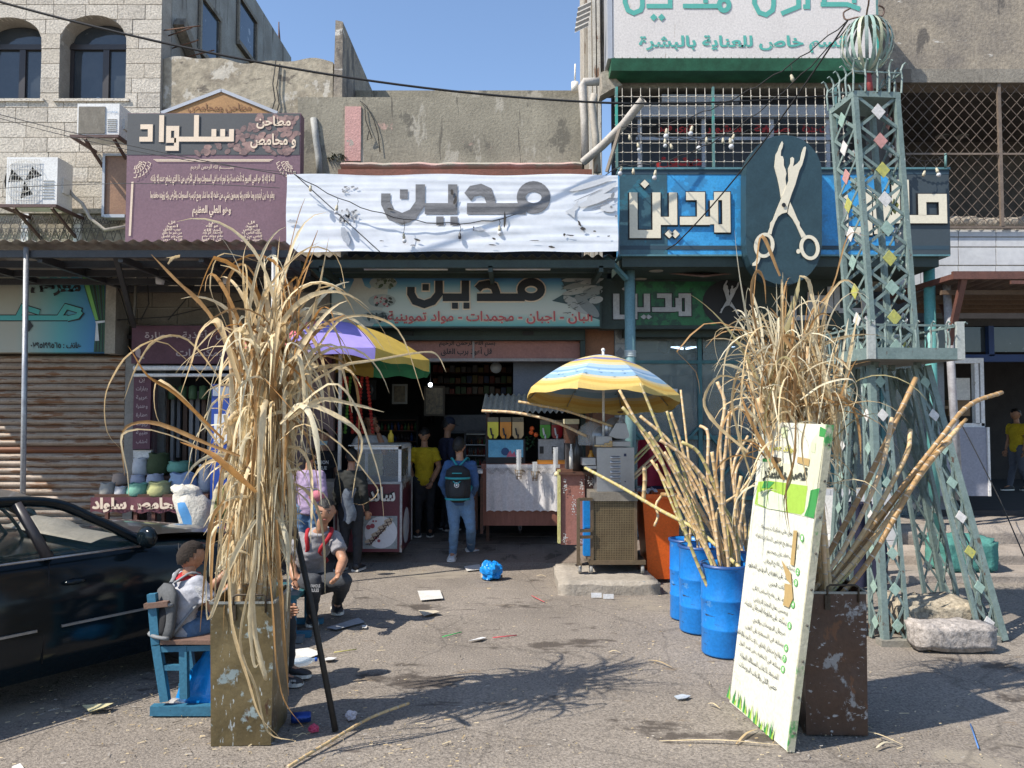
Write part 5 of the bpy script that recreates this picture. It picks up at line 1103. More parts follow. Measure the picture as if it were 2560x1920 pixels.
def tin(label, fl, fr, bl_, br, h, flare, mat):
 c = (fl+fr+bl_+br)/4; t = thing('tin_box', label, 'box', V(c.x, c.y, 0))
 bt = [fl, fr, br, bl_]; tp = [c+(p-c)*(1+flare)+V(0, 0, h) for p in bt]; tp = [V(p.x, p.y, h) for p in tp]
 g = G(); e = .93
 for i in range(4): a_, b_, c_, d_ = bt[i], bt[(i+1) % 4], tp[(i+1) % 4], tp[i]; nn = (b_-a_).cross(d_-a_).normalized(); g.grid(lambda u, v: a_.lerp(b_, u).lerp(d_.lerp(c_, u), v)+nn*(.010*noise.noise(V(u*2+i*7, v*5, h))+.004*noise.noise(V(u*7, v*15, i)))*min(1, 8*min(u, 1-u))*min(1, 8*(1-v)), 14, 26)
 bi = [c+(p-c)*e+V(0, 0, .01) for p in bt]; ti = [V(c.x+(p.x-c.x)*.965, c.y+(p.y-c.y)*.965, h) for p in tp]
 g.add(bi+ti, [(4, 5, 1, 0), (5, 6, 2, 1), (6, 7, 3, 2), (7, 4, 0, 3), (0, 1, 2, 3)])
 o = len(g.v); g.add(tp+ti, [(0, 1, 5, 4), (1, 2, 6, 5), (2, 3, 7, 6), (3, 0, 4, 7)]); part(g, 'body', mat, t)
 g = G()
 for i in range(4): g.bar(tp[i]+V(0, 0, .002), tp[(i+1) % 4]+V(0, 0, .002), .012)
 part(g, 'rim', M('rim_worn', (.28, .29, .27), .5, m=.4), t)
 m_ = tp[0].lerp(tp[1], .62); w_ = (tp[1]-tp[0]).normalized(); g = G()
 g.tube([m_-w_*.085+V(0, -.006, -.05), m_-w_*.085+V(0, -.008, .035), m_-w_*.07+V(0, -.008, .045), m_+w_*.07+V(0, -.008, .045), m_+w_*.085+V(0, -.008, .035), m_+w_*.085+V(0, -.006, -.05)], .006, 6)
 g.box(m_-w_*.10+V(0, -.012, -.09), m_-w_*.07+V(0, -.004, -.01)); part(g, 'handle', M('rim_dark', (.06, .045, .03), .6, m=.3), t); return t
tin('tall scratched olive and grey tin box holding the left bundle of dry canes', V(-1.60, 4.22, 0), V(-1.285, 4.235, 0), V(-1.635, 4.61, 0), V(-1.31, 4.62, 0), .755, .07, mTin)
tin('tall scuffed brown tin box behind the leaning cane juice board', V(1.62, 4.37, 0), V(1.955, 4.36, 0), V(1.66, 4.72, 0), V(2.0, 4.72, 0), .775, .02, mTin2)
lb = thing('cane_bundle', 'huge bundle of dry sugar cane with long drooping straw leaves in the left tin box', 'cane bundle', (-1.45, 4.42, .02))
for k in range(16):
 bx, by = -1.46+U(-.10, .10), 4.42+U(-.1, .1); h = U(1.5, 2.35); lean = V(U(-.10, .22), U(-.12, .12), 0)
 pts = [V(bx, by, .03), V(bx, by, .03)+V(lean.x*.2, lean.y*.2, h*.4), V(bx, by, 0)+lean*.6+V(0, 0, h*.75), V(bx, by, 0)+lean+V(0, 0, h)]
 g = G(); cane_geo(g, pts, U(.013, .018)); part(g, 'cane_stalk', [mCane[k % 2], mNode], lb)
for k in range(26):
 a = U(0, 6.28); p = V(-1.45+.11*math.cos(a), 4.42+.11*math.sin(a), U(.6, 1.2)); g = G()
 g.ribbon([p, p+V(U(-.02, .03), 0, .35), p+V(U(-.03, .07), U(-.05, .05), .8), p+V(U(-.05, .12), U(-.08, .08), 1.15)], [.03, .055, .05, .02], up=(-math.sin(a), math.cos(a), 0), fold=.3); part(g, 'leaf', mLeaf[(0, 0, 1, 2)[k % 4]], lb)
for k in range(3):
 z = (1.17, 1.2, 1.23)[k]; g = G(); g.tube([V(-1.43+.13*math.cos(t*.4), 4.42+.13*math.sin(t*.4), z+.01*math.sin(t)) for t in range(17)], .006, 5); part(g, 'twine', mLeaf[2], lb)
nl = 0
for k in range(96):
 a = U(0, 6.28); z0 = U(1.7, 2.25); x = -1.42+U(-.12, .20)+(z0-1.7)*.08; y = 4.42+U(-.14, .14)
 el = R_(U(52, 87)); d = V(math.cos(a)*math.cos(el)*.8+.08, math.sin(a)*math.cos(el)*.7, math.sin(el)); L = U(.4, 1.0)
 path = leaf_path((x, y, z0), d, L, U(.5, 3.6), 12, U(.3, .8) if k % 3 == 0 else None, 1.1)
 add_leaf(lb, path, U(.010, .042), mLeaf[rnd.choice([0, 0, 1, 1, 2, 3, 4])]); nl += 1
for k in range(80):
 a = U(0, 6.28); z0 = U(1.35, 2.15); x = -1.42+U(-.12, .16)+(z0-1.5)*.1; y = 4.42+U(-.15, .15)
 el = R_(U(10, 66)); d = V(math.cos(a)*math.cos(el)*.6, math.sin(a)*math.cos(el)*.8, math.sin(el)); L = U(.45, .95)
 path = leaf_path((x, y, z0), d, L, U(4, 13), 13, U(.2, .6) if k % 3 == 0 else None, 1.2)
 add_leaf(lb, path, U(.018, .045), mLeaf[rnd.choice([0, 0, 0, 0, 1, 1, 2, 2, 3])]); nl += 1
for k in range(22):
 a = U(3.3, 6.1); z0 = U(1.2, 2.0); d = V(math.cos(a)*.5, math.sin(a)*.5, U(-.2, .3)); x = -1.42+U(-.1, .15)
 path = leaf_path((x, 4.36, z0), d, U(.4, .9), U(9, 16), 12, None, 1.)
 add_leaf(lb, path, U(.015, .035), mLeaf[rnd.choice([0, 1, 1, 2, 3])]); nl += 1
LM = [([(640, 1040), (600, 920), (520, 780), (440, 700), (378, 636)], 4.3, .045, 3), ([(420, 660), (432, 645), (450, 640), (415, 645)], 4.25, .02, 1),
  ([(600, 1040), (420, 860), (330, 880), (283, 940), (262, 1000), (268, 1080), (305, 1125)], 4.2, .016, 1), ([(560, 960), (470, 850), (390, 850), (340, 920), (310, 1000)], 4.25, .02, 1),
  ([(600, 1140), (520, 1110), (400, 1060), (330, 1060), (303, 1095), (312, 1190)], 4.1, .026, 3), ([(610, 1180), (560, 1150), (470, 1105), (380, 1075), (318, 1078), (302, 1105), (318, 1180), (322, 1240)], 4.05, .022, 0),
  ([(640, 1230), (560, 1160), (520, 1130), (450, 1105)], 4.0, .05, 4), ([(560, 1100), (440, 985), (370, 940), (330, 880), (320, 865)], 4.15, .03, 4), ([(560, 1130), (480, 1020), (400, 950), (385, 1000), (400, 1060), (440, 1080)], 4.2, .02, 1),
  ([(650, 1060), (690, 900), (730, 760), (770, 640), (795, 575)], 4.5, .045, 4), ([(655, 1000), (720, 840), (760, 700), (790, 610)], 4.45, .04, 3), ([(640, 950), (700, 700), (770, 620), (840, 640), (862, 720), (850, 700)], 4.4, .014, 1),
  ([(600, 960), (570, 740), (580, 680), (610, 660), (640, 700), (640, 760)], 4.35, .025, 3), ([(620, 960), (560, 800), (525, 720), (545, 640), (600, 640), (660, 660)], 4.5, .014, 1),
  ([(700, 1020), (820, 830), (880, 790), (960, 800), (1010, 850), (1060, 1000)], 4.3, .018, 1), ([(700, 1010), (840, 920), (940, 900), (1060, 880), (1095, 890), (1115, 930)], 4.35, .02, 0),
  ([(700, 1060), (820, 960), (880, 1000), (920, 1100), (950, 1200), (960, 1300)], 4.1, .022, 0), ([(720, 1050), (800, 1000), (880, 1010), (960, 1030)], 4.2, .03, 0), ([(700, 1060), (760, 1010), (860, 1050), (905, 1100), (890, 1180), (880, 1245)], 4.15, .035, 0),
  ([(700, 1100), (760, 1060), (850, 1110), (920, 1190), (945, 1230), (910, 1260), (880, 1258)], 4.1, .016, 1), ([(660, 900), (800, 720), (900, 760), (960, 830), (1000, 930)], 4.5, .014, 1),
  ([(600, 960), (560, 840), (540, 800), (500, 830), (480, 900), (450, 990)], 4.15, .04, 1), ([(640, 1000), (600, 860), (620, 810), (640, 900)], 4.2, .045, 2), ([(700, 960), (720, 860), (760, 880), (780, 960), (770, 1050)], 4.2, .03, 2),
  ([(640, 1300), (600, 1360), (560, 1450), (520, 1550), (515, 1420)], 3.98, .03, 0), ([(560, 1250), (530, 1300), (515, 1400), (500, 1580)], 4.0, .024, 3),
  ([(640, 1350), (630, 1500), (640, 1600), (665, 1700), (640, 1640)], 4.0, .035, 0), ([(660, 1300), (680, 1500), (690, 1650), (710, 1750), (760, 1820)], 4.02, .02, 3), ([(690, 1300), (700, 1450), (710, 1600), (722, 1740)], 4.05, .03, 3),
  ([(640, 1400), (600, 1600), (640, 1720), (670, 1830), (740, 1852)], 3.95, .016, 1), ([(570, 1400), (580, 1560), (620, 1700), (650, 1790), (705, 1850)], 3.98, .022, 1), ([(630, 1430), (625, 1560), (635, 1660), (648, 1660)], 3.97, .026, 0)]
for pts, Y, w_, mi in LM:
 path = smooth_path([at(x, y, Y+.10*(i/len(pts)-.5)) for i, (x, y) in enumerate(pts)], 18); add_leaf(lb, path, w_, mLeaf[mi], tw=U(-.8, .8)); nl += 1
g = G()
for k in range(560):
 a = U(0, 6.28); z0 = U(.95, 2.1); x = -1.42+U(-.13, .2)+(z0-1.5)*.1; y = 4.42+U(-.17, .17); el = R_(U(-10, 80)); d = V(math.cos(a)*math.cos(el), math.sin(a)*math.cos(el), math.sin(el))
 if k % 5 < 3:
  z0 = U(1.05, 2.15); L = min(U(.3, .9), z0-.86); an = U(3.0, 6.4); q_ = U(.05, .13); path = [V(-1.43+(z0-1.4)*.10+math.cos(an)*(q_+.07*t*U(.6, 1.4)), 4.42+math.sin(an)*(.12+.1*t), z0-L*t) for t in (0, .15, .3, .45, .6, .75, .9, 1)]
 else: path = leaf_path((x, y, z0), d, U(.15, .45), U(3, 14), 7, None, 1.5)
 if len(path) < 8: continue
 g.ribbon(path, leaf_w(U(.008, .027), 7), up=(U(-1, 1), U(-1, 1), .3), tw=U(-2, 2), fold=.2, m=rnd.choice([0, 0, 0, 1, 2, 2, 3]))
part(g, 'leaf_litter', [mLeaf[i] for i in (0, 1, 2, 3)], lb, kind='stuff')
rbn = thing('cane_bundle', 'bundle of dry cane with pale upright leaves behind the green and white board', 'cane bundle', (1.8, 4.55, .02))
for k in range(11):
 bx, by = 1.80+U(-.1, .1), 4.54+U(-.08, .08); tx = U(1560 if False else 1.42, 1.86); h = U(1.85, 2.35)
 g = G(); cane_geo(g, [V(bx, by, .03), V((bx*2+tx)/3, by, h*.4), V((bx+2*tx)/3, by+.05, h*.8), V(tx, by+U(0, .12), h)], U(.011, .016)); part(g, 'cane_stalk', [mCane[k % 2], mNode], rbn)
for px, x2 in ((1953, 1946), (1984, 1980)):
 g = G(); g.tube([at(px, 1060, 4.7), at(x2, 850, 4.75)], .018, 8); part(g, 'black_pole', flat('black_pole', (.03, .03, .035), .4), rbn)
for k in range(84):
 z0 = U(1.5, 2.15); x = 1.62+U(-.18, .22); y = 4.6+U(-.15, .15); a = U(0, 6.28); el = R_(U(55, 88)); d = V(math.cos(a)*math.cos(el), math.sin(a)*math.cos(el), math.sin(el)); L = U(.35, .85)
 add_leaf(rbn, leaf_path((x, y, z0), d, L, U(.4, 3.5), 12, U(.4, .8) if k % 3 == 0 else None, 1.0), U(.012, .028), mLeaf[rnd.choice([0, 2, 2, 0, 1, 3, 5])])
for k in range(22):
 z0 = U(1.7, 2.2); x = 1.62+U(-.18, .12); y = 4.6+U(-.12, .15); a = U(0, 6.28); el = R_(U(20, 70)); d = V(math.cos(a)*math.cos(el), math.sin(a)*math.cos(el), math.sin(el))
 add_leaf(rbn, leaf_path((x, y, z0), d, U(.5, .9), U(6, 12), 12, None, .5), U(.01, .022), mLeaf[rnd.choice([0, 2, 1, 1, 3])])
RM = [([(1950, 1060), (1960, 850), (1990, 740), (2000, 690)], 4.6, .05, 5), ([(2000, 690), (2020, 700), (2030, 740), (2045, 800), (2040, 840)], 4.55, .05, 0), ([(1930, 1000), (1880, 760), (1890, 680), (1910, 700), (1915, 760)], 4.5, .025, 3),
  ([(1890, 900), (1840, 820), (1760, 810), (1700, 870), (1697, 885), (1740, 930), (1750, 985)], 4.45, .016, 3), ([(1900, 860), (1850, 820), (1790, 830), (1795, 900), (1830, 940)], 4.5, .014, 0), ([(1950, 860), (1870, 790), (1840, 780), (1880, 830)], 4.55, .014, 2),
  ([(1990, 900), (2060, 760), (2110, 700), (2150, 740), (2160, 860)], 4.6, .016, 1), ([(2000, 860), (2030, 780), (2080, 720), (2120, 590), (2165, 590)], 4.65, .014, 3), ([(2000, 1000), (2060, 960), (2130, 950), (2140, 1000), (2100, 1060)], 4.4, .03, 2),
  ([(1980, 1040), (1990, 900), (1960, 840), (2030, 860)], 4.45, .04, 3), ([(2010, 1030), (2100, 960), (2170, 1020), (2250, 1130)], 4.45, .014, 0), ([(1960, 1060), (1980, 1180), (1960, 1250), (1970, 1330)], 4.0, .014, 5), ([(1990, 1050), (1985, 1150), (1965, 1230), (1975, 1340)], 3.98, .016, 3),
  ([(2015, 1050), (2005, 1120), (2020, 1230)], 3.98, .012, 1), ([(1945, 1050), (1930, 1120), (1925, 1180)], 4.02, .014, 2), ([(1950, 690), (1905, 590), (1890, 680), (1880, 800)], 4.55, .03, 3), ([(1870, 1130), (1790, 1060), (1760, 1000), (1800, 940), (1880, 960)], 4.5, .03, 1),
  ([(1880, 1200), (1850, 1100), (1830, 1000), (1850, 930), (1900, 900)], 4.55, .028, 1), ([(1960, 1200), (1880, 1060), (1850, 980)], 4.45, .03, 3), ([(1900, 1010), (1905, 830), (1870, 720), (1860, 840)], 4.6, .02, 2)]
for pts, Y, w_, mi in RM: add_leaf(rbn, smooth_path([at(x, y, Y+.08*(i/len(pts)-.5)) for i, (x, y) in enumerate(pts)], 16), w_, mLeaf[mi], tw=U(-.7, .7))
g = G()
for k in range(170):
 z0 = U(1.35, 1.75); x = 1.72+U(-.16, .2); t_ = U(-.30, .16); L = U(.4, .85); yy = 4.6+U(-.1, .15); g.ribbon([V(x+t_*q_**1.3, yy+.1*q_*math.sin(k), z0+L*q_-.10*q_**4*abs(t_)*6) for q_ in (0, .2, .4, .6, .75, .9, 1, 1.08)], leaf_w(U(.008, .026), 7), up=(U(-1, 1), 1, .2), tw=U(-1, 1), fold=.2, m=rnd.choice([0, 0, 2, 2, 1, 3]))
for k in range(230):
 z0 = U(1.3, 2.15); x = 1.66+U(-.18, .2); y = 4.58+U(-.12, .15); a = U(0, 6.28); el = R_(U(0, 80)); d = V(math.cos(a)*math.cos(el), math.sin(a)*math.cos(el), math.sin(el))
 pp_ = leaf_path((x, y, z0), d, U(.2, .5), U(1, 9), 7, None, 1.2); g.ribbon(pp_, leaf_w(U(.005, .018), len(pp_)-1), up=(U(-1, 1), U(-1, 1), .3), tw=U(-2, 2), fold=.2, m=rnd.choice([0, 1, 2, 3]))
part(g, 'leaf_litter', [mLeaf[i] for i in (0, 1, 2, 3)], rbn, kind='stuff')
def cane(pts, r, mi, label, group=None):
 g = G(); cane_geo(g, pts, r); top(g, 'sugar_cane', [mCane[mi], mNode], label, 'sugar cane', group)
for i, (pts, Y0, Y1, r_, mi) in enumerate([([(1996, 1500), (2040, 1440), (2160, 1220), (2290, 945)], 4.5, 5.0, .017, 3), ([(2000, 1530), (2120, 1390), (2340, 1110), (2420, 1015), (2505, 981)], 4.5, 5.2, .015, 3),
  ([(2005, 1540), (2150, 1370), (2290, 1180), (2415, 1048)], 4.52, 5.1, .012, 3), ([(2010, 1545), (2180, 1350), (2330, 1150), (2405, 1058)], 4.48, 5.1, .014, 0), ([(2010, 1560), (2130, 1420), (2260, 1240), (2343, 1120)], 4.46, 5.0, .012, 2),
  ([(2015, 1570), (2160, 1420), (2290, 1200), (2352, 1122), (2375, 1102)], 4.44, 5.0, .016, 3), ([(2000, 1520), (2110, 1370), (2200, 1180), (2230, 1045)], 4.5, 4.9, .014, 1), ([(2000, 1540), (2140, 1360), (2260, 1150), (2276, 1075)], 4.54, 5.0, .015, 0)]):
 cane([at(x, y, Y0+(Y1-Y0)*j/(len(pts)-1)) for j, (x, y) in enumerate(pts)], r_, mi, ('thick steep cane from the brown tin, ending high before the tower platform', 'longest golden cane from the brown tin, its bent tip before the white door frame', 'thin brown cane just below the longest one from the brown tin', 'straw coloured cane below the longest one from the brown tin', 'thin greenish cane low in the fan from the brown tin', 'lowest golden cane from the brown tin with a dry broken tip', 'short ringed cane standing steeply behind the brown tin fan', 'short curved straw cane rising inside the tower legs')[i], 'canes leaning out of the brown tin')
g = G(); g.tube([gr(839, 1828), gr(839, 1828).lerp(at(705, 1180, 4.75), .5)+V(.01, 0, .01), at(705, 1180, 4.75)], .017, 10)
top(g, 'black_stick', M('black_wood', (.022, .02, .018), .6, b=.2, bs=20), 'black crooked stick propping the left cane bundle', 'stick')
# ==== CANE JUICE BOARD
A, B, A2, B2 = V(1.336, 4.87, .0), V(1.44, 4.16, .0), V(1.522, 4.75, 1.72), V(1.626, 4.04, 1.71)
nrm = (B-A).cross(A2-A).normalized()
if nrm.x > 0: nrm = -nrm
bd = thing('juice_board', 'tall green and white board in Arabic about sugar cane, leaning on the right tin', 'board', (A+B)/2)
g = G(); g.prism([A, B, B2, A2], -nrm*.034); part(g, 'panel', M('board_cream', (.68, .67, .57), .5, c2=(.62, .63, .54), s=3, b=.02, wear=[((.50, .40, .2), 5, .13, (1, 1, 1)), ((.36, .47, .28), 3, .14, (1, 1, 1))]), bd)
g = G(); ed = V(0, 0, 0)
g.prism([B-nrm*-.004, B2-nrm*-.004, B2-nrm*.036, B-nrm*.036], (B-A).normalized()*.012); part(g, 'edge_wrap', M('edge_green', (.50, .47, .36), .6, c2=(.38, .38, .26), s=4, wear=((.05, .25, .07), 2.4, .3, (1, 1, .8))), bd)
def onb(px, py, off=.002):
 o = V(0, 0, CH); d = (at(px, py, 4)-o); t_ = (A-o).dot(nrm)/d.dot(nrm); return o+d*t_+nrm*off
def bpoly(pts, off, nm, m_): g = G(); g.add([onb(x, y, off) for x, y in pts], [tuple(range(len(pts)))]); return part(g, nm, m_, bd)
def q1(x, y): return 1800+x/3.77, 1040+y/3.77
def q3(x, y): return 1800+x/3.77, 1440+y/3.77
mLime = flat('lime_print', (.32, .50, .07)); mGrn = flat('green_print_dark', (.05, .27, .07)); mPal = flat('pale_green', (.55, .62, .40)); mTape = flat('tape', (.45, .32, .14), .4)
bpoly([q1(*p) for p in [(405, 425), (820, 470), (860, 250), (960, 100), (955, 60), (1000, 90), (880, 965), (330, 840)]], .002, 'header_print', flat('header_cream', (.62, .62, .46)))
bpoly([q1(*p) for p in [(470, 610), (830, 660), (800, 900), (770, 930), (620, 905), (440, 870), (330, 830), (365, 620)]], .003, 'green_field', mLime)
bpoly([q1(*p) for p in [(405, 400), (510, 405), (500, 435), (405, 430)]], .004, 'green_field', mGrn)
bpoly([q1(*p) for p in [(860, 700), (945, 680), (890, 965), (800, 940), (835, 850)]], .004, 'green_field', mGrn)
bpoly([q1(*p) for p in [(950, 100), (1010, 130), (985, 200), (940, 190)]], .004, 'green_field', mGrn)
bpoly([q1(*p) for p in [(425, 610), (520, 625), (470, 680), (400, 680)]], .005, 'green_field', mGrn)
bpoly([q1(*p) for p in [(470, 700), (640, 760), (625, 900), (445, 870)]], .005, 'ice_print', flat('ice', (.62, .68, .50)))
bpoly([q1(*p) for p in [(370, 720), (460, 690), (445, 860), (365, 830)]], .006, 'ice_print', mPal)
bpoly([q1(*p) for p in [(580, 105), (640, 110), (640, 210), (590, 200)]], .004, 'pale_patch', mPal)
bpoly([q1(*p) for p in [(870, 250), (910, 255), (900, 350), (860, 335)]], .004, 'pale_patch', mPal)
bpoly([q1(*p) for p in [(740, 385), (855, 405), (845, 475), (735, 440)]], .006, 'tape', mTape); bpoly([q1(*p) for p in [(705, 1080), (740, 1080), (710, 1415), (675, 1400)]], .008, 'tape', mTape)
bpoly([q1(*p) for p in [(590, 1355), (680, 1480), (690, 1600), (640, 1540)]], .008, 'tape', mTape); bpoly([q3(*p) for p in [(620, 70), (690, 85), (700, 215), (660, 300), (605, 275), (620, 180)]], .008, 'tape', mTape)
bpoly([q1(*p) for p in [(440, 370), (590, 400), (545, 455), (515, 505), (510, 420)]], .007, 'torn_patch', flat('torn', (.10, .07, .04)))
def bt(s, l, r, h, bold, m_, q_=q1, ar=True):
 o = onb(*q_(*l), .005); ux = onb(*q_(*r), .005)-o; uz = onb(*q_(l[0]+h*.12, l[1]-h), .005)-o; g = G(); put_text(g, arabic(s) if ar else s, o, ux, uz, bold); part(g, 'lettering', m_, bd)
mInk = flat('ink', (.05, .055, .045))
bt('قصب السكر', (405, 612), (820, 650), 150, .05, mInk); bt('فوائد عصير', (455, 340), (720, 365), 85, .03, flat('olive_ink', (.42, .40, .06)))
for s, l, r in (('لا يحتوي على سكريات بسيطة ،', (375, 1070), (750, 1160)), ('لذا يستطيع مرضى السكري تناوله', (340, 1155), (740, 1275)), ('دون خطر على صحتهم', (445, 1305), (715, 1370)), ('يساعد في علاج اليرقان', (420, 1395), (705, 1480)), ('يساعد على تعويض البروتين المفقود', (268, 1425), (690, 1580))):
 bt(s, l, r, 58, .005, mInk)
for s, l, r in (('في حالات الحمى', (465, 105), (685, 175)), ('يساعد على علاج أمراض الكلى', (312, 135), (660, 285)), ('ويحسن عمل الجهاز الإخراجي', (320, 250), (640, 390)), ('يساعد على مقاومة السرطان خاصة ،', (232, 275), (630, 480)), ('سرطان البروستات والثدي', (315, 445), (615, 585)), ('يساعد في السيطرة على الوزن', (245, 505), (600, 690)), ('يعالج احتقان الحلق، نزلات البرد والإنفلونزا', (145, 540), (582, 805)), ('يساعد في التخفيف من عسر البول', (185, 655), (568, 905)), ('المرتبط بالتهاب المسالك البولية', (195, 770), (550, 995)), ('حصى الكلى والتهاب البروستات', (185, 855), (535, 1100))):
 bt(s, l, r, 62, .005, mInk, q3)
for n_, (x, y), q_ in (('1', (778, 1150), q1), ('2', (737, 1470), q1), ('3', (720, 1572), q1), ('4', (692, 270), q3), ('5', (660, 470), q3), ('6', (628, 680), q3), ('7', (612, 780), q3), ('8', (598, 880), q3)):
 g = G(); g.add([onb(*q_(x+19*math.cos(k*.5236), y+38*math.sin(k*.5236)), .004) for k in range(12)], [tuple(range(12))]); part(g, 'number_disc', flat('disc_green', (.15, .42, .13)), bd)
 bt(n_, (x-8, y+16), (x+8, y+22), 40, .03, flat('paper_white', (.7, .7, .65)), q_, False)
for k in range(26):
 x = 76+k*17; y = 1140+(x-60)*.915-U(0, 12); h = U(60, 170); bpoly([q3(x-10, y-8), q3(x+9, y+10), q3(x+U(0, 30), y-h)], .004+.0002*k, 'grass_print', (mGrn, mLime, mPal)[k % 3])
g = G()
for k in range(9): p = B.lerp(B2, .06+k*.11)+(B-A).normalized()*.014-nrm*.02; g.ball(p, .007, n=6, k=4)
part(g, 'rivet', flat('rivet_dark', (.08, .07, .06)), bd, kind='stuff')
# ==== BARRELS AND THEIR CANES
mBar = M('blue_drum', (.012, .20, .60), .38, c2=(.01, .165, .52), s=4, b=.04, wear=[((.03, .035, .05), 9, .20, (.5, .5, 2.2)), ((.12, .30, .55), 5, .2, (1, 1, 1))])
BC = []
for lab, px, yb, r_, h in (('blue drum of canes furthest from the board, next to the orange bin', 1721, 1555, .155, .68), ('middle one of the three full blue drums of sugar cane', 1752, 1589, .17, .69), ('dented blue drum of canes nearest the board and the camera', 1813, 1649, .17, .655), ('blue drum mostly hidden behind the juice board', 1885, 1590, .17, .66)):
 c = gr(px, yb); c = V(c.x*(c.y+r_)/c.y, c.y+r_, 0); BC.append((c, r_, h)); t = thing('blue_drum', lab, 'drum', c, 'blue drums holding sugar cane')
 g = G(); pr = [(0, .02), (r_*.97, .0), (r_, .012)]
 for z in (.3, .62):
  pr += [(r_, h*z-.014), (r_+.004, h*z-.006), (r_+.004, h*z+.006), (r_, h*z+.014)]
 pr += [(r_, h-.03), (r_+.007, h-.02), (r_+.007, h), (r_-.008, h), (r_-.01, h-.05), (r_-.012, .05), (0, .045)]
 g.lathe(c, pr, 28)
 for v in g.v:
  q_ = v-c; v.x += .002*math.sin(q_.z*13+c.x*9)*(q_.x/r_)
  if 'dented' in lab and q_.z > h*.6: v.x += -.012*max(0, math.sin((q_.z-h*.6)*14))*max(0, q_.x/r_+.2)
 part(g, 'body', mBar, t); g = G(); g.lathe(c, [(r_+.012, h-.012), (r_+.012, h+.004), (r_-.004, h+.006)], 28); part(g, 'rim', flat('rim_navy', (.02, .07, .22), .4), t)
CN = [(2, [(1548, 975), (1600, 1070), (1690, 1220), (1775, 1400), (1815, 1500)]), (2, [(1556, 1018), (1640, 1120), (1690, 1260), (1740, 1400), (1800, 1520)]), (2, [(1600, 957), (1650, 1080), (1700, 1190), (1760, 1350), (1815, 1520)]), (2, [(1600, 1040), (1680, 1110), (1750, 1220), (1810, 1380), (1830, 1520)]),
  (1, [(1667, 1028), (1685, 1090), (1712, 1190), (1760, 1330), (1780, 1440)]), (1, [(1677, 1030), (1700, 1100), (1730, 1220), (1765, 1360), (1775, 1440)]), (1, [(1702, 975), (1712, 1060), (1722, 1150), (1740, 1300), (1750, 1440)]), (2, [(1793, 955), (1812, 1010), (1800, 1110), (1810, 1250), (1820, 1520)]),
  (3, [(1858, 1005), (1825, 1050), (1830, 1180), (1850, 1350), (1870, 1500)]), (2, [(1824, 1028), (1815, 1120), (1805, 1230), (1820, 1400), (1830, 1520)]), (2, [(1750, 1065), (1770, 1085), (1770, 1200), (1790, 1330), (1810, 1500)]), (2, [(1704, 1105), (1745, 1130), (1780, 1200), (1815, 1300), (1845, 1500)]),
  (2, [(1650, 1100), (1720, 1150), (1790, 1240), (1840, 1370), (1855, 1500)]), (2, [(1660, 1130), (1720, 1220), (1780, 1330), (1830, 1450), (1845, 1520)]), (1, [(1640, 1160), (1680, 1260), (1720, 1360), (1745, 1440)]), (1, [(1670, 1200), (1700, 1290), (1730, 1380), (1750, 1450)]),
  (1, [(1690, 1180), (1730, 1270), (1750, 1350), (1765, 1450)]), (0, [(1720, 1240), (1715, 1320), (1712, 1400), (1716, 1440)]), (0, [(1735, 1220), (1728, 1310), (1722, 1400), (1724, 1440)]), (3, [(1870, 1090), (1835, 1160), (1840, 1260), (1860, 1400), (1878, 1500)]),
  (3, [(1895, 1085), (1840, 1180), (1850, 1300), (1870, 1400), (1885, 1500)]), (2, [(1853, 1190), (1840, 1260), (1835, 1350), (1830, 1500)]), (3, [(1900, 1150), (1860, 1240), (1865, 1340), (1880, 1460)]), (3, [(1885, 1180), (1850, 1230), (1790, 1290), (1830, 1440), (1860, 1500)]),
  (2, [(1690, 1130), (1760, 1260), (1800, 1360), (1835, 1500)]), (2, [(1745, 1180), (1775, 1290), (1800, 1400), (1820, 1500)]), (3, [(1860, 1260), (1850, 1330), (1860, 1420), (1875, 1500)]), (2, [(1622, 1080), (1690, 1190), (1750, 1330), (1790, 1420), (1810, 1520)]), (2, [(1628, 1150), (1680, 1230), (1740, 1330), (1790, 1430), (1822, 1520)]),
  (2, [(1758, 1240), (1790, 1330), (1815, 1430), (1835, 1520)]), (1, [(1700, 1260), (1735, 1330), (1755, 1400), (1765, 1450)]), (3, [(1905, 1210), (1880, 1290), (1870, 1400), (1880, 1480)]), (2, [(1720, 1150), (1780, 1230), (1840, 1330), (1850, 1500)]), (2, [(1780, 1130), (1800, 1260), (1822, 1400), (1838, 1520)])]
DN = ['furthest blue drum', 'middle blue drum', 'nearest blue drum', 'half hidden blue drum']
for k, (bi, pts) in enumerate(CN):
 c, r_, h = BC[bi]; y0 = c.y+U(-.08, .08); y1 = y0+U(-.15, .35)
 P_ = [at(x, y, y1+(y0-y1)*j/(len(pts)-1)) for j, (x, y) in enumerate(pts)]
 P_[-1] = V(min(c.x+r_*.8, max(c.x-r_*.8, P_[-1].x)), y0, max(.06, min(P_[-1].z, .3)))
 cane(P_, U(.010, .0145), rnd.choice([0, 0, 1, 1, 2]), 'sugar cane standing in the %s' % DN[bi], 'sugar canes standing in the %s' % DN[bi])
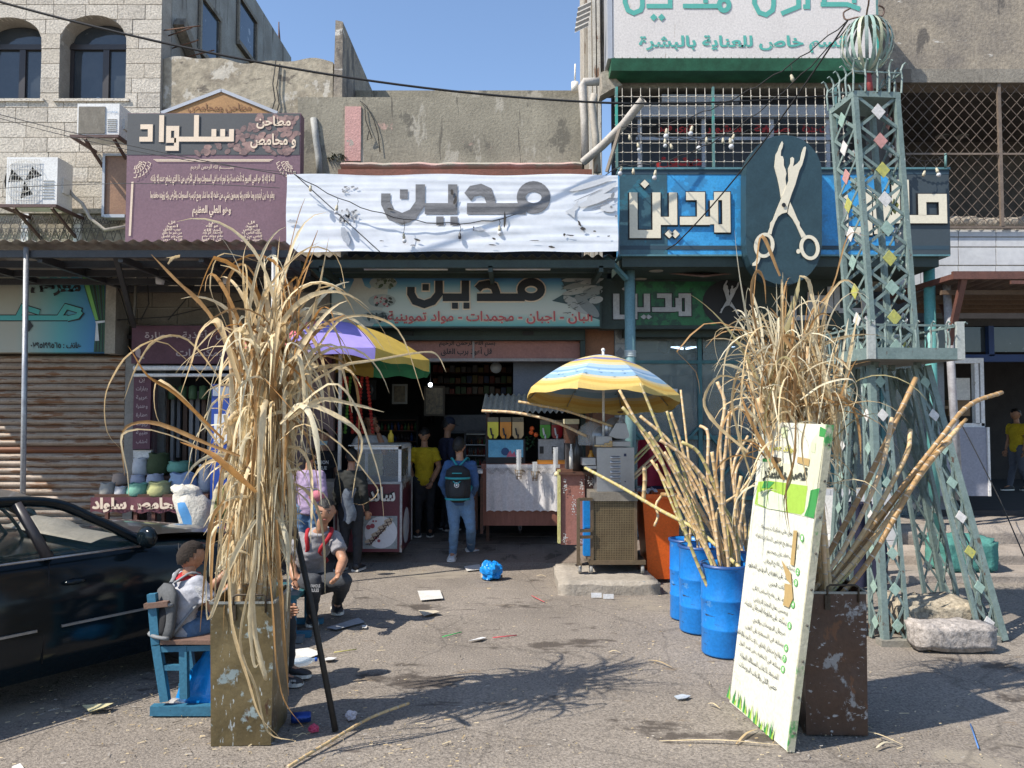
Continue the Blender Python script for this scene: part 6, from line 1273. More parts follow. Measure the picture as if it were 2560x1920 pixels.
for pts, Y0, Y1, r_, mi, lab in (([(1463, 1170), (1560, 1222), (1650, 1275), (1750, 1330), (1850, 1420)], 7.7, 5.75, .016, 2, 'long greenish cane slanting from the metal press down to the drums'),
         ([(1655, 1236), (1700, 1245), (1780, 1320), (1850, 1420), (1870, 1500)], 7.0, 5.7, .02, 3, 'thick brown cane with a split end over the orange bin'),
         ([(1205, 1027), (1290, 1032), (1380, 1052), (1466, 1090)], 8.6, 8.3, .017, 1, 'pinkish cane reaching from the press to the juice stand, lower one'),
         ([(1296, 1004), (1400, 1023), (1470, 1045), (1532, 1066)], 8.4, 8.25, .015, 0, 'straw coloured cane reaching from the press under the beach umbrella'),
         ([(1584, 1145), (1640, 1095), (1652, 1085)], 8.3, 8.6, .014, 2, 'short cane sticking out behind the press, uppermost'), ([(1584, 1160), (1650, 1090)], 8.35, 8.7, .012, 2, 'short cane sticking out behind the press, second'),
         ([(1584, 1188), (1646, 1130)], 8.3, 8.6, .015, 5 % 4, 'short cane sticking out behind the press, third'), ([(1584, 1198), (1650, 1140)], 8.3, 8.6, .012, 0, 'short cane sticking out behind the press, lowest'),
         ([(1608, 1255), (1612, 1200), (1610, 1165)], 7.8, 7.8, .022, 0, 'rough peeled cane end standing up beside the orange bin'), ([(1655, 1238), (1640, 1262), (1645, 1290), (1636, 1315)], 7.0, 6.9, .012, 0, 'split cane peel dangling over the orange bin')):
 cane([at(x, y, Y0+(Y1-Y0)*j/(len(pts)-1)) for j, (x, y) in enumerate(pts)], r_, mi, lab)
# ==== LATTICE TOWER
tw = thing('lattice_tower', 'tall pale green lattice tower with diamond plates and a ribbed ball on top', 'tower', (3.35, 6.65, 0))
Fp = [V(2.88, 6.10, 0), V(3.86, 6.2, 0), V(3.93, 7.12, 0), V(2.85, 7.08, 0)]
a5 = R_(5.2); ex, ey = V(math.cos(a5), math.sin(a5), 0), V(-math.sin(a5), math.cos(a5), 0)
def shaft(z):
 p = V(2.993-.125*(z-2.2)/2.2, 6.42, z); s = .37 if z > 2 else .37
 return [p, p+ex*s, p+ex*s+ey*s, p+ey*s]
mDia = [M('diamond_%s' % k, c, .6, c2=c2, s=20, b=.1, wear=(w_, 25, .12, (1, 1, 1))) for k, c, c2, w_ in
  (('white', (.66, .64, .62), (.55, .53, .5), (.25, .2, .16)), ('mint', (.30, .42, .36), (.25, .36, .31), (.4, .42, .36)), ('yellow', (.46, .44, .10), (.36, .37, .13), (.2, .27, .2)), ('rose', (.52, .26, .24), (.46, .25, .22), (.6, .5, .48)))]
def dia(c, u, w_, q, mi):
 n_ = u.cross(w_).normalized(); g = G(); g.prism([c-u*q, c-w_*q*1.1, c+u*q, c+w_*q*1.1], n_*.006); part(g, 'diamond_plate', mDia[mi], tw)
def lattice(a0, a1, b0, b1, n, q, face_out, cols):
 """crossed flats between post line a0->a1 and b0->b1"""
 for i in range(n):
  t0, t1 = i/n, (i+1)/n; pa0, pa1 = a0.lerp(a1, t0), a0.lerp(a1, t1); pb0, pb1 = b0.lerp(b1, t0), b0.lerp(b1, t1)
  for p, q_, k in ((pa0, pb1, 0), (pb0, pa1, 1)):
   g = G(); o = face_out*(.004+.006*k); g.bar(p+o, q_+o, .025 if q > .05 else .018, .005, up=face_out); part(g, 'brace', mTowerC, tw)
  if cols: dia((pa0+pa1+pb0+pb1)/4+face_out*.02, (pb0-pa0).normalized(), (pa1-pa0).normalized(), q, cols[i % len(cols)])
S0, S1 = shaft(2.2), shaft(4.42)
for i in range(4):
 g = G(); g.bar(S0[i]-V(0, 0, .05), S1[i], .042, .042, up=ey); part(g, 'post', mTowerC, tw)
outs = [-ey, ex, ey, -ex]
CS = [[1, 2, 1, 2, 1, 0, 2, 3, 0, 1, 3], [2, 0, 1, 1, 0, 2, 1, 0, 3, 1, 1], [1, 0, 1], [1, 0, 2, 1, 0, 2, 3, 0, 1, 1, 1]]
for i in range(4):
 j = (i+1) % 4; lattice(S0[i]+(S0[j]-S0[i])*.06, S1[i]+(S1[j]-S1[i])*.06, S0[j]-(S0[j]-S0[i])*.06, S1[j]-(S1[j]-S1[i])*.06, 9, .062, outs[i], CS[i])
T = shaft(4.42); tc_ = sum(T, V(0, 0, 0))/4
g = G(); g.prism([tc_+(p-tc_)*1.12 for p in T], (0, 0, .05)); part(g, 'top_plate', mTowerC, tw)
def railing(cs, z, h, nper, curl, r_):
 for i in range(4):
  a, b = cs[i], cs[(i+1) % 4]; o = outs[i]
  for k in range(nper):
   p = a.lerp(b, (k+.0)/nper); p = V(p.x, p.y, z)
   g = G(); g.tube([p, p+V(0, 0, h*.55)+o*.01, p+V(0, 0, h*.8)+o*.0, p+V(0, 0, h)+o*curl*.5, p+V(0, 0, h*1.08)+o*curl, p+V(0, 0, h*1.02)+o*curl*1.5], [r_*1.5, r_*1.5, r_*1.5, r_*1.4, r_*1.2, r_*.9], 4, sm=False); part(g, 'rail_spike', mTowerC, tw)
cs_ = [tc_+(p-tc_)*1.14 for p in T]; railing(cs_, 4.46, .24, 4, .04, .006)
g = G()
for i in range(4): g.bar(V(cs_[i].x, cs_[i].y, 4.63), V(cs_[(i+1) % 4].x, cs_[(i+1) % 4].y, 4.63), .012)
part(g, 'rail', mTowerC, tw)
bc = at(2167, 112, 6.6)
g = G(); g.tube([bc-V(-.03, 0, .46), bc-V(0, 0, .2)], .025, 8); part(g, 'neck', M('red_neck', (.30, .05, .05), .6), tw)
for k in range(22):
 a = 2*math.pi*k/22; g = G(); P_ = [bc+V(math.cos(a)*.215*math.sin(math.pi*t/14), math.sin(a)*.215*math.sin(math.pi*t/14), -.24*math.cos(math.pi*t/14)) for t in range(15)]
 g.ribbon(P_, .027, up=(math.cos(a), math.sin(a), 0), fold=.05); part(g, 'ball_rib', (mTowerC, mDia[1], M('rib_pale', (.45, .48, .40), .5, c2=(.35, .36, .22)))[k % 3], tw)
g = G()
for a in (.3, 2.4, 4.4): d = V(math.cos(a), math.sin(a), 0); g.tube(smooth_path([bc+V(0, 0, .24), bc+V(0, 0, .27)+d*.08, bc+V(0, 0, .28)+d*.17, bc+V(0, 0, .35)+d*.19, bc+V(0, 0, .37)+d*.13], 14), .008, 5)
part(g, 'hook', M('hook_brown', (.14, .09, .07), .7), tw)
D = [V(2.80, 6.08, 2.2), V(3.54, 6.16, 2.2), V(3.50, 7.1, 2.2), V(2.76, 7.08, 2.2)]
g = G(); g.prism(D, (0, 0, .07)); part(g, 'platform', M('platform_grey', (.22, .22, .2), .8, c2=(.17, .165, .15), b=.2), tw)
g = G()
for i in range(4): a, b = D[i]+outs[i]*.015, D[(i+1) % 4]+outs[i]*.015; g.bar(a+V(0, 0, .045), b+V(0, 0, .045), .022, .09, up=(0, 0, 1))
part(g, 'platform_edge', mTowerC, tw)
railing([p+(p-V(3.18, 6.6, 2.2)).normalized()*.015 for p in D], 2.25, .23, 6, .04, .006)
g = G()
for i in range(4): g.bar(V(D[i].x, D[i].y, 2.47), V(D[(i+1) % 4].x, D[(i+1) % 4].y, 2.47), .016)
part(g, 'rail', mTowerC, tw)
for i in range(4):
 g = G(); g.box(V(D[i].x-.03, D[i].y-.03, 2.2), V(D[i].x+.03, D[i].y-.0, 2.5)); part(g, 'corner_plate', M('plate_dull', (.40, .42, .40), .6, c2=(.28, .31, .29)), tw)
L0 = [V(2.93, 6.36, 2.17), V(3.42, 6.42, 2.17), V(3.42, 6.86, 2.17), V(2.92, 6.82, 2.17)]
LC = [[1, 1, 1, 0, 1, 1, 0, 1, 2, 1], [0, 1, 2, 0, 1, 1, 0, 1, 2, 1], [1, 0, 1, 0, 2, 1, 0, 1, 1, 1], [2, 1, 0, 1, 1, 0, 1, 2, 1, 1]]
for i in range(4):
 a, f = L0[i], Fp[i]; w_ = .19
 dirs = [ex*(1 if i in (0, 3) else -1), ey*(1 if i in (0, 1) else -1)]
 g = G(); g.bar(f, a, .05, .05, up=ey); part(g, 'post', mTowerC, tw)
 for k, d in enumerate(dirs):
  of = -dirs[1-k]; g = G(); g.bar(f+d*w_, a+d*w_*.6, .03, .03, up=ey); part(g, 'post', mTowerC, tw)
  lattice(f+d*.02, a+d*.02, f+d*(w_-.015), a+d*(w_*.6-.015), 8, .048, of, LC[i])
 g = G(); g.box(V(f.x-.05, f.y-.05, -.02), V(f.x+(w_+.05)*(1 if dirs[0].x > 0 else -1), f.y+.05, .035)); part(g, 'foot_plate', M('foot_cement', (.25, .235, .2), .9, b=.3), tw)
for (a, b, sz, lab, sd_) in ((V(3.08, 6.28, .0), V(3.72, 6.62, .27), 0, 'pale broken concrete lump inside the tower feet', 21), (V(3.02, 5.87, .0), V(3.62, 6.1, .2), 0, 'long rough kerbstone lying before the tower feet', 22), (V(2.60, 6.3, 0), V(2.84, 6.6, .3), 0, 'reddish rubble block between the brown tin and the tower', 23)):
 g = G(); lump(g, a, b, 6, .045 if sd_ == 21 else .025, sd_); top(g, 'concrete_block', M('rubble_%d' % sd_, ((.42, .36, .27), (.40, .36, .33), (.36, .22, .15))[sd_-21], .95, b=.5, bs=30, fine=.35), lab, 'block')
# ==== CURB ISLAND, PRESS, BIN
g = G(); lump(g, V(.46, 7.78, -.06), V(1.47, 8.75, .115), 9, .02, 31); top(g, 'kerb_island', M('kerb_concrete', (.36, .32, .27), .9, c2=(.27, .24, .2), s=4, b=.5, bs=26, wear=((.08, .14, .18), 3, .17, (1, 1, 1))), 'low worn concrete island under the cane press', 'kerb')
YK = 8.2; mSt = M('stainless', (.42, .43, .45), .32, m=.75, c2=(.34, .35, .37), s=3, b=.02, fine=.04); mCart = M('cart_brown', (.16, .115, .07), .6, m=.3, c2=(.11, .08, .05), s=7, b=.1)
pc = thing('press_trolley', 'brown perforated metal trolley on castors carrying the cane press', 'trolley', at(1532, 1425, YK))
a, b = rect(1480, 1252, 1589, 1400, YK, .5)
nx, nz = 26, 34; dots = []
g = G(); g.box(a+V(0, .02, 0), V(b.x, b.y, b.z-.0)); part(g, 'body', M('cart_inner', (.07, .05, .03), .7), pc)
g = G(); cw, chh = (b.x-a.x)/nx, (b.z-a.z)/nz
for i in range(nx+1): x = a.x+cw*i; g.box((x-.0035, YK, a.z), (x+.0035, YK+.003, b.z))
for j in range(nz+1): z = a.z+chh*j; g.box((a.x, YK-.001, z-.003), (b.x, YK+.002, z+.003))
part(g, 'perforated_sheet', M('brass_sheet', (.26, .20, .115), .5, m=.4, c2=(.19, .14, .08)), pc, kind='stuff')
g = G(); z_ = at(0, 1230, YK).z; g.box((a.x-.02, YK-.03, b.z), (b.x+.02, YK+.55, z_)); part(g, 'top_tray', M('tray_grey', (.24, .215, .18), .6, m=.2, c2=(.17, .15, .12)), pc)
g = G()
for x in (a.x, b.x): g.box((x-.015, YK-.015, a.z-.03), (x+.015, YK+.015, b.z))
g.box((a.x-.03, YK-.02, a.z-.045), (b.x+.1, YK+.5, a.z-.001)); x = at(1446, 1300, YK-.05).x
for y0, y1 in ((1247, 1250), (1325, 1329), (1341, 1345)): g.bar(at(1446, (y0+y1)/2, YK-.05), V(a.x, YK-.03, at(0, y0, YK).z), .03)
g.bar(at(1446, 1247, YK-.05), at(1446, 1412, YK-.05), .035); part(g, 'frame', mCart, pc)
for x, lab in ((a.x-.01, 0), (b.x+.07, 0), (at(1450, 1410, YK).x, 0)):
 g = G(); g.lathe((x-.016, YK+.02, .115+.045), [(0, 0), (.042, 0), (.045, .008), (.045, .024), (.042, .032), (0, .032)], 16, ax=(1, 0, 0)); w__ = part(g, 'castor', M('castor', (.30, .29, .27), .6), pc)
 g = G(); g.box((x-.02, YK-.0, .17), (x+.02, YK+.05, a.z-.04)); part(g, 'fork', mCart, pc)
pr = thing('cane_press', 'grey stainless steel sugar cane press with louvred front and roller housing', 'press', at(1540, 1228, YK+.2))
a, b = rect(1492, 1119, 1586, 1229, YK+.02, .42); g = G(); g.box(a, b); part(g, 'cabinet', mSt, pr)
for k in range(6):
 y = 1144+k*12.3; p = at(1539, y, YK); g = G(); g.grid(lambda u, v: V(p.x-.055+.11*u, YK+.018-.02*math.sin(math.pi*v)**.6*min(1, 6*min(u, 1-u)), p.z-.016+.032*v), 10, 6, flip=False); part(g, 'louvre', mSt, pr)
g = G(); a, b = rect(1560, 1134, 1566, 1141, YK+.01, .01); g.box(a, b); ell(g, 1563, 1204, 1.6, 1.8, YK+.012); part(g, 'switch', flat('switch_navy', (.02, .03, .08)), pr)
g = G(); a, b = rect(1490, 1091, 1530, 1117, YK+.03, .3); g.box(a, b); a, b = rect(1531, 1104, 1576, 1116, YK+.05, .3); g.box(a, b); part(g, 'housing', mSt, pr)
g = G()
for (x, y, r_, d) in ((1538, 1072, .125, .14), (1506, 1092, .115, .2)): g.lathe(at(x, y, YK+d+.04), [(0, 0), (r_, 0), (r_, .03), (0, .03)], 26, ax=(0, -1, 0))
part(g, 'roller_cover', mSt, pr)
g = G(); g.prism([at(x, y, YK-.02) for x, y in ((1540, 1058), (1564, 1058), (1573, 1085), (1573, 1093), (1565, 1097), (1540, 1096), (1522, 1089))][::-1], (0, .18, 0)); part(g, 'feed_hood', mSt, pr)
g = G(); g.lathe(at(1551, 1056, YK+.06), [(.03, 0), (.026, .02), (.014, .05), (.012, .075)], 12); part(g, 'spindle', mSt, pr)
g = G(); c = at(1551, 1033, YK+.06); g.lathe(c, [(0, 0), (.02, 0), (.033, .008), (.033, .016), (0, .02)], 14); part(g, 'knob', flat('knob', (.07, .035, .025), .3), pr)
g = G(); a, b = rect(1456, 1145, 1489, 1163, YK+.0, .2); g.box(a, b); a, b = rect(1463, 1165, 1491, 1172, YK, .15); g.box(a, b); part(g, 'juice_tray', mSt, pr)
g = G()
for k in range(14): p = at(1520+U(-7, 9), 1108+U(-4, 5), YK-.0); g.ball(p, .014, sq=(1.3, .6, .8), n=6, k=4)
cane_geo(g, [at(1486, 1114, YK), at(1530, 1115, YK-.01)], .012); top(g, 'cane_pulp', [mCane[0], mNode], 'crushed pale cane pulp on the ledge of the press', 'cane pulp')
pdm = thing('reddish_stand', 'reddish wooden drinks stand with dark floral corners left of the press', 'stand', at(1450, 1370, 8.6))
a, b = rect(1402, 1186, 1462, 1362, 8.55, .6); g = G(); g.box(a, b); part(g, 'body', M('rose_wood', (.33, .14, .105), .6, c2=(.27, .115, .085), s=5, b=.06), pdm)
a2, b2 = rect(1463, 1186, 1490, 1300, 8.57, .5); g = G(); g.box(a2, b2); part(g, 'side_panel', M('rose_wood_dark', (.11, .045, .035), .6), pdm)
g = G(); g.box(V(a.x-.02, 8.5, b.z), V(b2.x+.01, 9.15, b.z+.03)); part(g, 'top', mWoodD, pdm)
g = G(); g.box(V(a.x-.035, 8.52, a.z+.02), V(a.x-.004, 8.6, b.z+.05)); part(g, 'edge_lace', M('yellow_lace', (.50, .47, .20), .8, c2=(.42, .38, .15), s=30, b=.3), pdm)
g = G(); r2 = random.Random(6)
for cx, cy, sx, sy in ((1413, 1215, 5, 18), (1453, 1215, 5, 18), (1474, 1205, 12, 14), (1434, 1265, 5, 30), (1412, 1345, 5, 14), (1453, 1348, 6, 10)):
 for k in range(26): ell(g, cx+r2.gauss(0, .5)*sx, cy+r2.gauss(0, .5)*sy, r2.uniform(.8, 2), r2.uniform(.8, 2), 8.53-.0003*k, n=6)
part(g, 'floral_print', flat('floral_white', (.5, .48, .45)), pdm, kind='stuff')
a, b = rect(1459, 1252, 1476, 1390, 8.4, .12); g = G(); g.box(a, b); g.box(a+V(.004, -.008, .3), V(b.x-.004, a.y, a.z+.32)); top(g, 'blue_crate', M('crate_blue', (.01, .22, .62), .4), 'narrow upright bright blue crate between the stand and the trolley', 'crate')
for (x, y, r_, h, m_, lab, nm, Y) in ((1428, 1172, .022, .27, mOffW, 'slim white bottle with trigger on the reddish stand', 'spray_bottle', 8.5), (1478, 1163, .035, .16, M('mango', (.60, .26, .03), .4), 'yellow bottle with purple berry label beside the press', 'juice_bottle', 8.45), (1445, 1180, .06, .38, M('mixer_black', (.04, .038, .035), .3), 'tall black juicing machine with clear dome on the reddish stand', 'juicer', 8.65), (1392, 1190, .03, .05, M('tub', (.62, .55, .36), .5), 'short cream tub holding cups at the counter end', 'tub', 8.6)):
 g = G(); c = at(x, y, Y); c.z = max(c.z, at(0, 1186, 8.55).z+.03) if nm != 'tub' else c.z; g.lathe(c, [(0, 0), (r_, 0), (r_, h*.62), (r_*.6, h*.8), (r_*.45, h*.84), (r_*.45, h), (0, h)], 14); top(g, nm, m_, lab, nm.split('_')[-1])
g = G(); c = at(1478, 1085, 8.5); g.lathe(c, [(.14, -.12), (.15, -.02), (.12, .08), (.05, .13), (0, .14)], 18); top(g, 'clear_dome', M('acrylic', (.7, .72, .72), .05, b=0, fine=0, alpha=.3), 'clear rounded dome left of the press rollers', 'dome')
g = G(); a, b = rect(1412, 1048, 1448, 1060, 8.9, .3); g.box(a, b); g2 = G(); a, b = rect(1413, 1060, 1446, 1108, 8.92, .28); g2.box(a, b)
t = thing('juice_tank', 'square tank of brown juice with cream lid above the reddish stand', 'juice tank', at(1430, 1108, 9)); part(g, 'lid', M('lid_cream', (.68, .62, .42), .4), t); part(g2, 'tank', M('tamarind', (.12, .05, .03), .1, c2=(.09, .04, .025)), t)
g = G(); a, b = rect(1416, 1108, 1444, 1186, 8.95, .26); g.box(a, b); part(g, 'base', mFrameDk, t)
bn = thing('wheelie_bin', 'bright orange plastic wheelie bin full of cane scraps behind the drums', 'bin', gr(1650, 1448))
Yb = 8.35; c0, c1 = at(1630, 1448, Yb), at(1699, 1448, Yb)
g = G(); tp = [V(at(1606, 1235, Yb-.1).x, Yb-.1, .93), V(at(1700, 1235, Yb-.1).x, Yb-.1, .93), V(at(1702, 1235, Yb-.1).x, Yb+.45, .93), V(at(1606, 1235, Yb-.1).x, Yb+.45, .93)]
bt_ = [V(c0.x-.04, Yb, .03), V(c1.x-.02, Yb, .03), V(c1.x-.02, Yb+.38, .03), V(c0.x-.04, Yb+.38, .03)]
g.add(bt_+tp, [(0, 1, 5, 4), (1, 2, 6, 5), (2, 3, 7, 6), (3, 0, 4, 7), (3, 2, 1, 0)]); ti = [p+(V(sum(q_.x for q_ in tp)/4, sum(q_.y for q_ in tp)/4, .93)-p)*.08 for p in tp]; bi = [p+V(0, 0, .3) for p in bt_]
g.add([p*1 for p in ti]+[V(p.x, p.y, .72) for p in ti], [(0, 1, 5, 4)[::-1], (1, 2, 6, 5)[::-1], (2, 3, 7, 6)[::-1], (3, 0, 4, 7)[::-1], (4, 5, 6, 7)]); g.add(tp+ti, [(0, 1, 5, 4), (1, 2, 6, 5), (2, 3, 7, 6), (3, 0, 4, 7)])
mOr = M('orange_plastic', (.72, .125, .015), .45, c2=(.62, .10, .012), s=4, b=.03, wear=((.2, .06, .03), 9, .08, (1, 1, 1))); part(g, 'body', mOr, bn)
g = G()
for i in range(4): g.bar(tp[i]-V(0, 0, .02), tp[(i+1) % 4]-V(0, 0, .02), .04, .05)
part(g, 'rim', mOr, bn); g = G()
for x in (c0.x-.06, c1.x-.02): g.lathe((x, Yb+.42, .09), [(0, 0), (.09, 0), (.09, .04), (0, .04)], 16, ax=(1, 0, 0))
part(g, 'wheel', mBlackP, bn, kind='stuff')
g = G(); a, b = rect(1594, 1218, 1645, 1252, 8.5, .3); g.grid(lambda u, v: V(a.x+(b.x-a.x)*u, 8.5+.3*v, b.z-.05+.06*noise.noise(V(u*5, v*5, 2))), 12, 8); top(g, 'plastic_bag', M('white_bag', (.6, .58, .6), .4), 'crumpled white bag bulging out of the orange bin', 'bag')
g = G(); p0 = at(1593, 1103, 8.9); p1 = at(1680, 1215, 8.9)
g.grid(lambda u, v: V(p0.x+(p1.x-p0.x)*(u*(1-.18*(1-v))+.02), 8.9+.04*math.sin(u*11+v*2)+.02*noise.noise(V(u*6, v*6, 0)), p0.z+(p1.z-p0.z)*v+.02*math.sin(u*5)*(1-v)), 26, 16); top(g, 'jacket', M('maroon_cloth', (.30, .02, .05), .9, c2=(.22, .015, .035)), 'maroon jacket draped over a chair behind the press', 'jacket')
g = G(); a, b = rect(1628, 1213, 1672, 1260, 8.95, .3); g.box(a, b); top(g, 'navy_cushion', M('navy_cloth', (.015, .02, .06), .9), 'dark navy seat cushion under the maroon jacket', 'cushion')
# ==== UMBRELLAS
def umbrella(name, label, apex, rad, drop, n, tilt, mats_, rim_drop, pole_z, pole_r, vent=None, band=None, a0=0.):
 t = thing(name, label, 'umbrella', V(apex.x, apex.y, pole_z)); Rm = Matrix.Rotation(tilt[0], 3, 'X') @ Matrix.Rotation(tilt[1], 3, 'Y')
 def pt(a, s):
  k = a/(2*math.pi)*n; fr = abs((k % 1)-.5)*2; sag = (1-fr)*.0; r_ = rad*s*(1-(1-fr**2)*.045*s)
  z = -drop*(s**1.75)-(1-fr**2)*.035*s*s
  if s > 1: z = -drop-(s-1)*rad*1.2; r_ = rad*(1+.1*(s-1))*(1-(1-fr**2)*.045)
  return apex+Rm@V(math.cos(a+a0)*r_, math.sin(a+a0)*r_, z)
 for i in range(n):
  g = G(); a1 = 2*math.pi*i/n; a2 = 2*math.pi*(i+1)/n; m_ = mats_[i % len(mats_)]
  if band: m_ = band
  g.grid(lambda u, v: pt(a1+(a2-a1)*u, v*1.0), 10, 26, m=0); g.grid(lambda u, v: pt(a1+(a2-a1)*u, 1+v*rim_drop*(1+.15*math.sin(u*9+i))), 8, 2)
  if band:
   cx_ = apex+Rm@V(0, 0, -1)
   for fi in range(len(g.f)):
    c = sum((g.v[j] for j in g.f[fi]), V(0, 0, 0))/len(g.f[fi]); loc = Rm.transposed()@(c-apex); s = math.hypot(loc.x, loc.y)/rad; s = ((fi//10)+.5)/26 if fi < 260 else 1; g.m[fi] = int(min(12, s*s*13))
  part(g, 'canopy_panel', m_, t)
  g = G(); g.tube([pt(a1, s)-Rm@V(0, 0, .012) for s in (0, .3, .6, .8, 1)], .005, 4); part(g, 'rib', mGal, t)
 g = G(); g.tube([apex+V(0, 0, .05), apex-V(0, 0, .2), V(apex.x, apex.y, pole_z)], pole_r, 10); part(g, 'pole', mOffW, t)
 g = G(); g.ball(apex+V(0, 0, .06), .022, n=8, k=5); part(g, 'finial', mOffW, t); return t
cP = [M('nylon_%s' % k, c, .7, b=.06, bs=8, fine=.04, c2=tuple(x*.85 for x in c)) for k, c in (('green', (.055, .33, .17)), ('purple', (.30, .24, .60)), ('pink', (.66, .17, .20)), ('yellow', (.50, .35, .07)))]
ap = at(852, 806, 9.1); umbrella('parasol', 'rainbow parasol in pink, purple, yellow and green over the crepe cart', ap, 1.13, .38, 8, (R_(-3), R_(5)), [cP[0], cP[3], cP[2], cP[0], cP[2], cP[1], cP[3], cP[0]], .09, .1, .022, a0=R_(33))
mBd = [flat('beach_%d' % i, c, .6) for i, c in enumerate([(.34, .42, .60), (.58, .47, .2), (.17, .17, .34), (.56, .40, .12), (.54, .46, .27), (.32, .43, .56), (.18, .31, .48), (.36, .47, .58), (.22, .36, .50), (.50, .43, .27), (.56, .40, .13), (.54, .33, .08), (.58, .41, .12)])]
ap2 = at(1508, 889, 8.3); umb2 = umbrella('parasol', 'beach parasol striped yellow and blue with palm trees, beside the cane press', ap2, .82, .44, 8, (R_(-8), R_(3)), [mBd], .07, .9, .014, band=mBd, a0=R_(22.5))
g = G(); Rm = Matrix.Rotation(R_(-9), 3, 'X') @ Matrix.Rotation(R_(3), 3, 'Y'); r2 = random.Random(9)
for k in range(34):
 a = R_(22.5)+2*math.pi*(k+.5)/34; s = .80+.06*(k % 2); c = ap2+Rm@V(math.cos(a)*.82*s*.975, math.sin(a)*.82*s*.975, -.44*s**1.75-.008)
 tn = Rm@V(-math.sin(a), math.cos(a), 0); up_ = Rm@V(-math.cos(a)*.85, -math.sin(a)*.85, .5)
 for j in range(7): an = -1.9+j*.63; d = tn*math.sin(an)+up_*math.cos(an); p = c+Rm@V(math.cos(a), math.sin(a), .9)*.006; g.add([p-tn*.003, p+d*.04, p+tn*.003], [(0, 1, 2), (2, 1, 0)])
part(g, 'palm_print', flat('palm_print', (.05, .13, .10)), umb2, kind='stuff')
# ==== JUICE STAND
YJ = 9.75; js = thing('juice_stand', 'dark wooden juice stand with white lace cloth and little corrugated roof', 'stall', at(1310, 1335, YJ))
a, b = rect(1203, 1160, 1412, 1314, YJ, .7); g = G(); g.box(a, b); part(g, 'body', mWoodR, js)
a, b = rect(1216, 1161, 1400, 1279, YJ-.03, 0); g = G(); g.grid(lambda u, v: V(a.x+(b.x-a.x)*u, YJ-.03+.012*math.sin(u*38)*(1-v*.6), a.z+(b.z-a.z)*v+(.014*abs(math.sin(u*30)) if v < .01 else 0)), 90, 8); part(g, 'cloth', M('lace_cloth', (.62, .60, .60), .8, c2=(.55, .53, .53), b=.04), js)
g = G()
for k in range(120): u = k/120; p = V(a.x+(b.x-a.x)*u, YJ-.052, b.z-.05-.06*abs(math.sin(u*22))*(k % 3)/2); g.lathe(p, [(.008, 0), (.012, .001)], 7, ax=(0, -1, 0))
part(g, 'lace_trim', M('lace_grey', (.35, .33, .32), .8), js, kind='stuff')
g = G()
for px in (1206, 1300, 1405):
 p = at(px, 1333, YJ+.05); g.box((p.x-.025, YJ+.02, p.z+.05), (p.x+.025, YJ+.07, at(0, 1313, YJ).z)); g.lathe((p.x-.015, YJ+.05, p.z+.045), [(0, 0), (.045, 0), (.045, .03), (0, .03)], 14, ax=(1, 0, 0))
part(g, 'castor', mBlackP, js, kind='stuff')
za, zb_ = at(0, 990, YJ+.35).z, at(0, 1030, YJ-.2).z; x0, x1 = at(1209, 1000, YJ).x, at(1492, 1000, YJ).x
g = G(); corr(g, (x0-.02, YJ-.22, zb_), (x1, YJ-.22, zb_), (x0+.0, YJ+.45, za+.02), 20, .018); part(g, 'roof_sheet', M('lace_roof', (.45, .42, .35), .8, c2=(.30, .28, .22), s=14, b=.2), js)
g = G()
for x in (x0+.02, x1-.05): g.box((x, YJ+.4, 0.15), (x+.04, YJ+.44, za))
part(g, 'post', mWoodD, js)
def disp(lab, xs, y0, y1, cols, body, Y, tap):
 x0_, x1_ = xs[0][0]-4, xs[-1][1]+4; a, b = rect(x0_, y1, x1_, 1160, Y, .35); t = thing('drink_dispenser', lab, 'dispenser', V((a.x+b.x)/2, Y+.17, a.z)); g = G(); g.box(a, b); part(g, 'body', body, t)
 for (p0, p1), c in zip(xs, cols):
  a, b = rect(p0, y0, p1, y1, Y-.02, .26); g = G(); w_ = (b.x-a.x); pts = [V(a.x, 0, a.z+.05), V(a.x+w_*.2, 0, a.z+.01), V(a.x+w_*.8, 0, a.z+.01), V(b.x, 0, a.z+.05), V(b.x, 0, b.z-.06), V(a.x, 0, b.z-.06)]
  g.prism([V(p.x, Y-.02, p.z) for p in pts], (0, .26, 0)); bow = part(g, 'juice_tank', M('juice_'+str(c), c, .12, b=0, fine=.02, c2=tuple(v*.9 for v in c)), t)
  g = G(); g.box(V(a.x, Y-.02, b.z-.058), V(b.x, Y+.24, b.z)); part(g, 'lid', flat('lid_smoke', (.10, .09, .07), .2), t)
  g = G(); m_ = (a.x+b.x)/2; g.bar((m_-.015, Y-.05, a.z+.05), (m_-.03, Y-.055, a.z+.14), .02); g.tube([V(m_, Y-.045, a.z+.06), V(m_, Y-.05, a.z)], .012, 6); part(g, 'tap', tap, t)
 return t
t = disp('drink dispenser with yellow, orange and beige juice over a blue poster', [(1219, 1246), (1250, 1278), (1281, 1309)], 1043, 1098, [(.62, .58, .05), (.60, .22, .02), (.45, .33, .18)], flat('disp_black', (.02, .02, .022)), YJ+.06, mBlackP)
quad(t, 'poster', (1221, 1100, 1308, 1143), YJ+.06, M('poster_blue', (.06, .27, .44), .4, c2=(.15, .42, .58), s=3, b=0)); g = G(); ell(g, 1263, 1129, 10, 10, YJ+.048); part(g, 'poster_disc', flat('navy_disc', (.02, .06, .16)), t)
g = G(); polypx(g, [(1266, 1142), (1290, 1142), (1286, 1128), (1280, 1136), (1276, 1125), (1270, 1134)], YJ+.046); part(g, 'poster_motif', flat('pink_motif', (.5, .12, .18)), t)
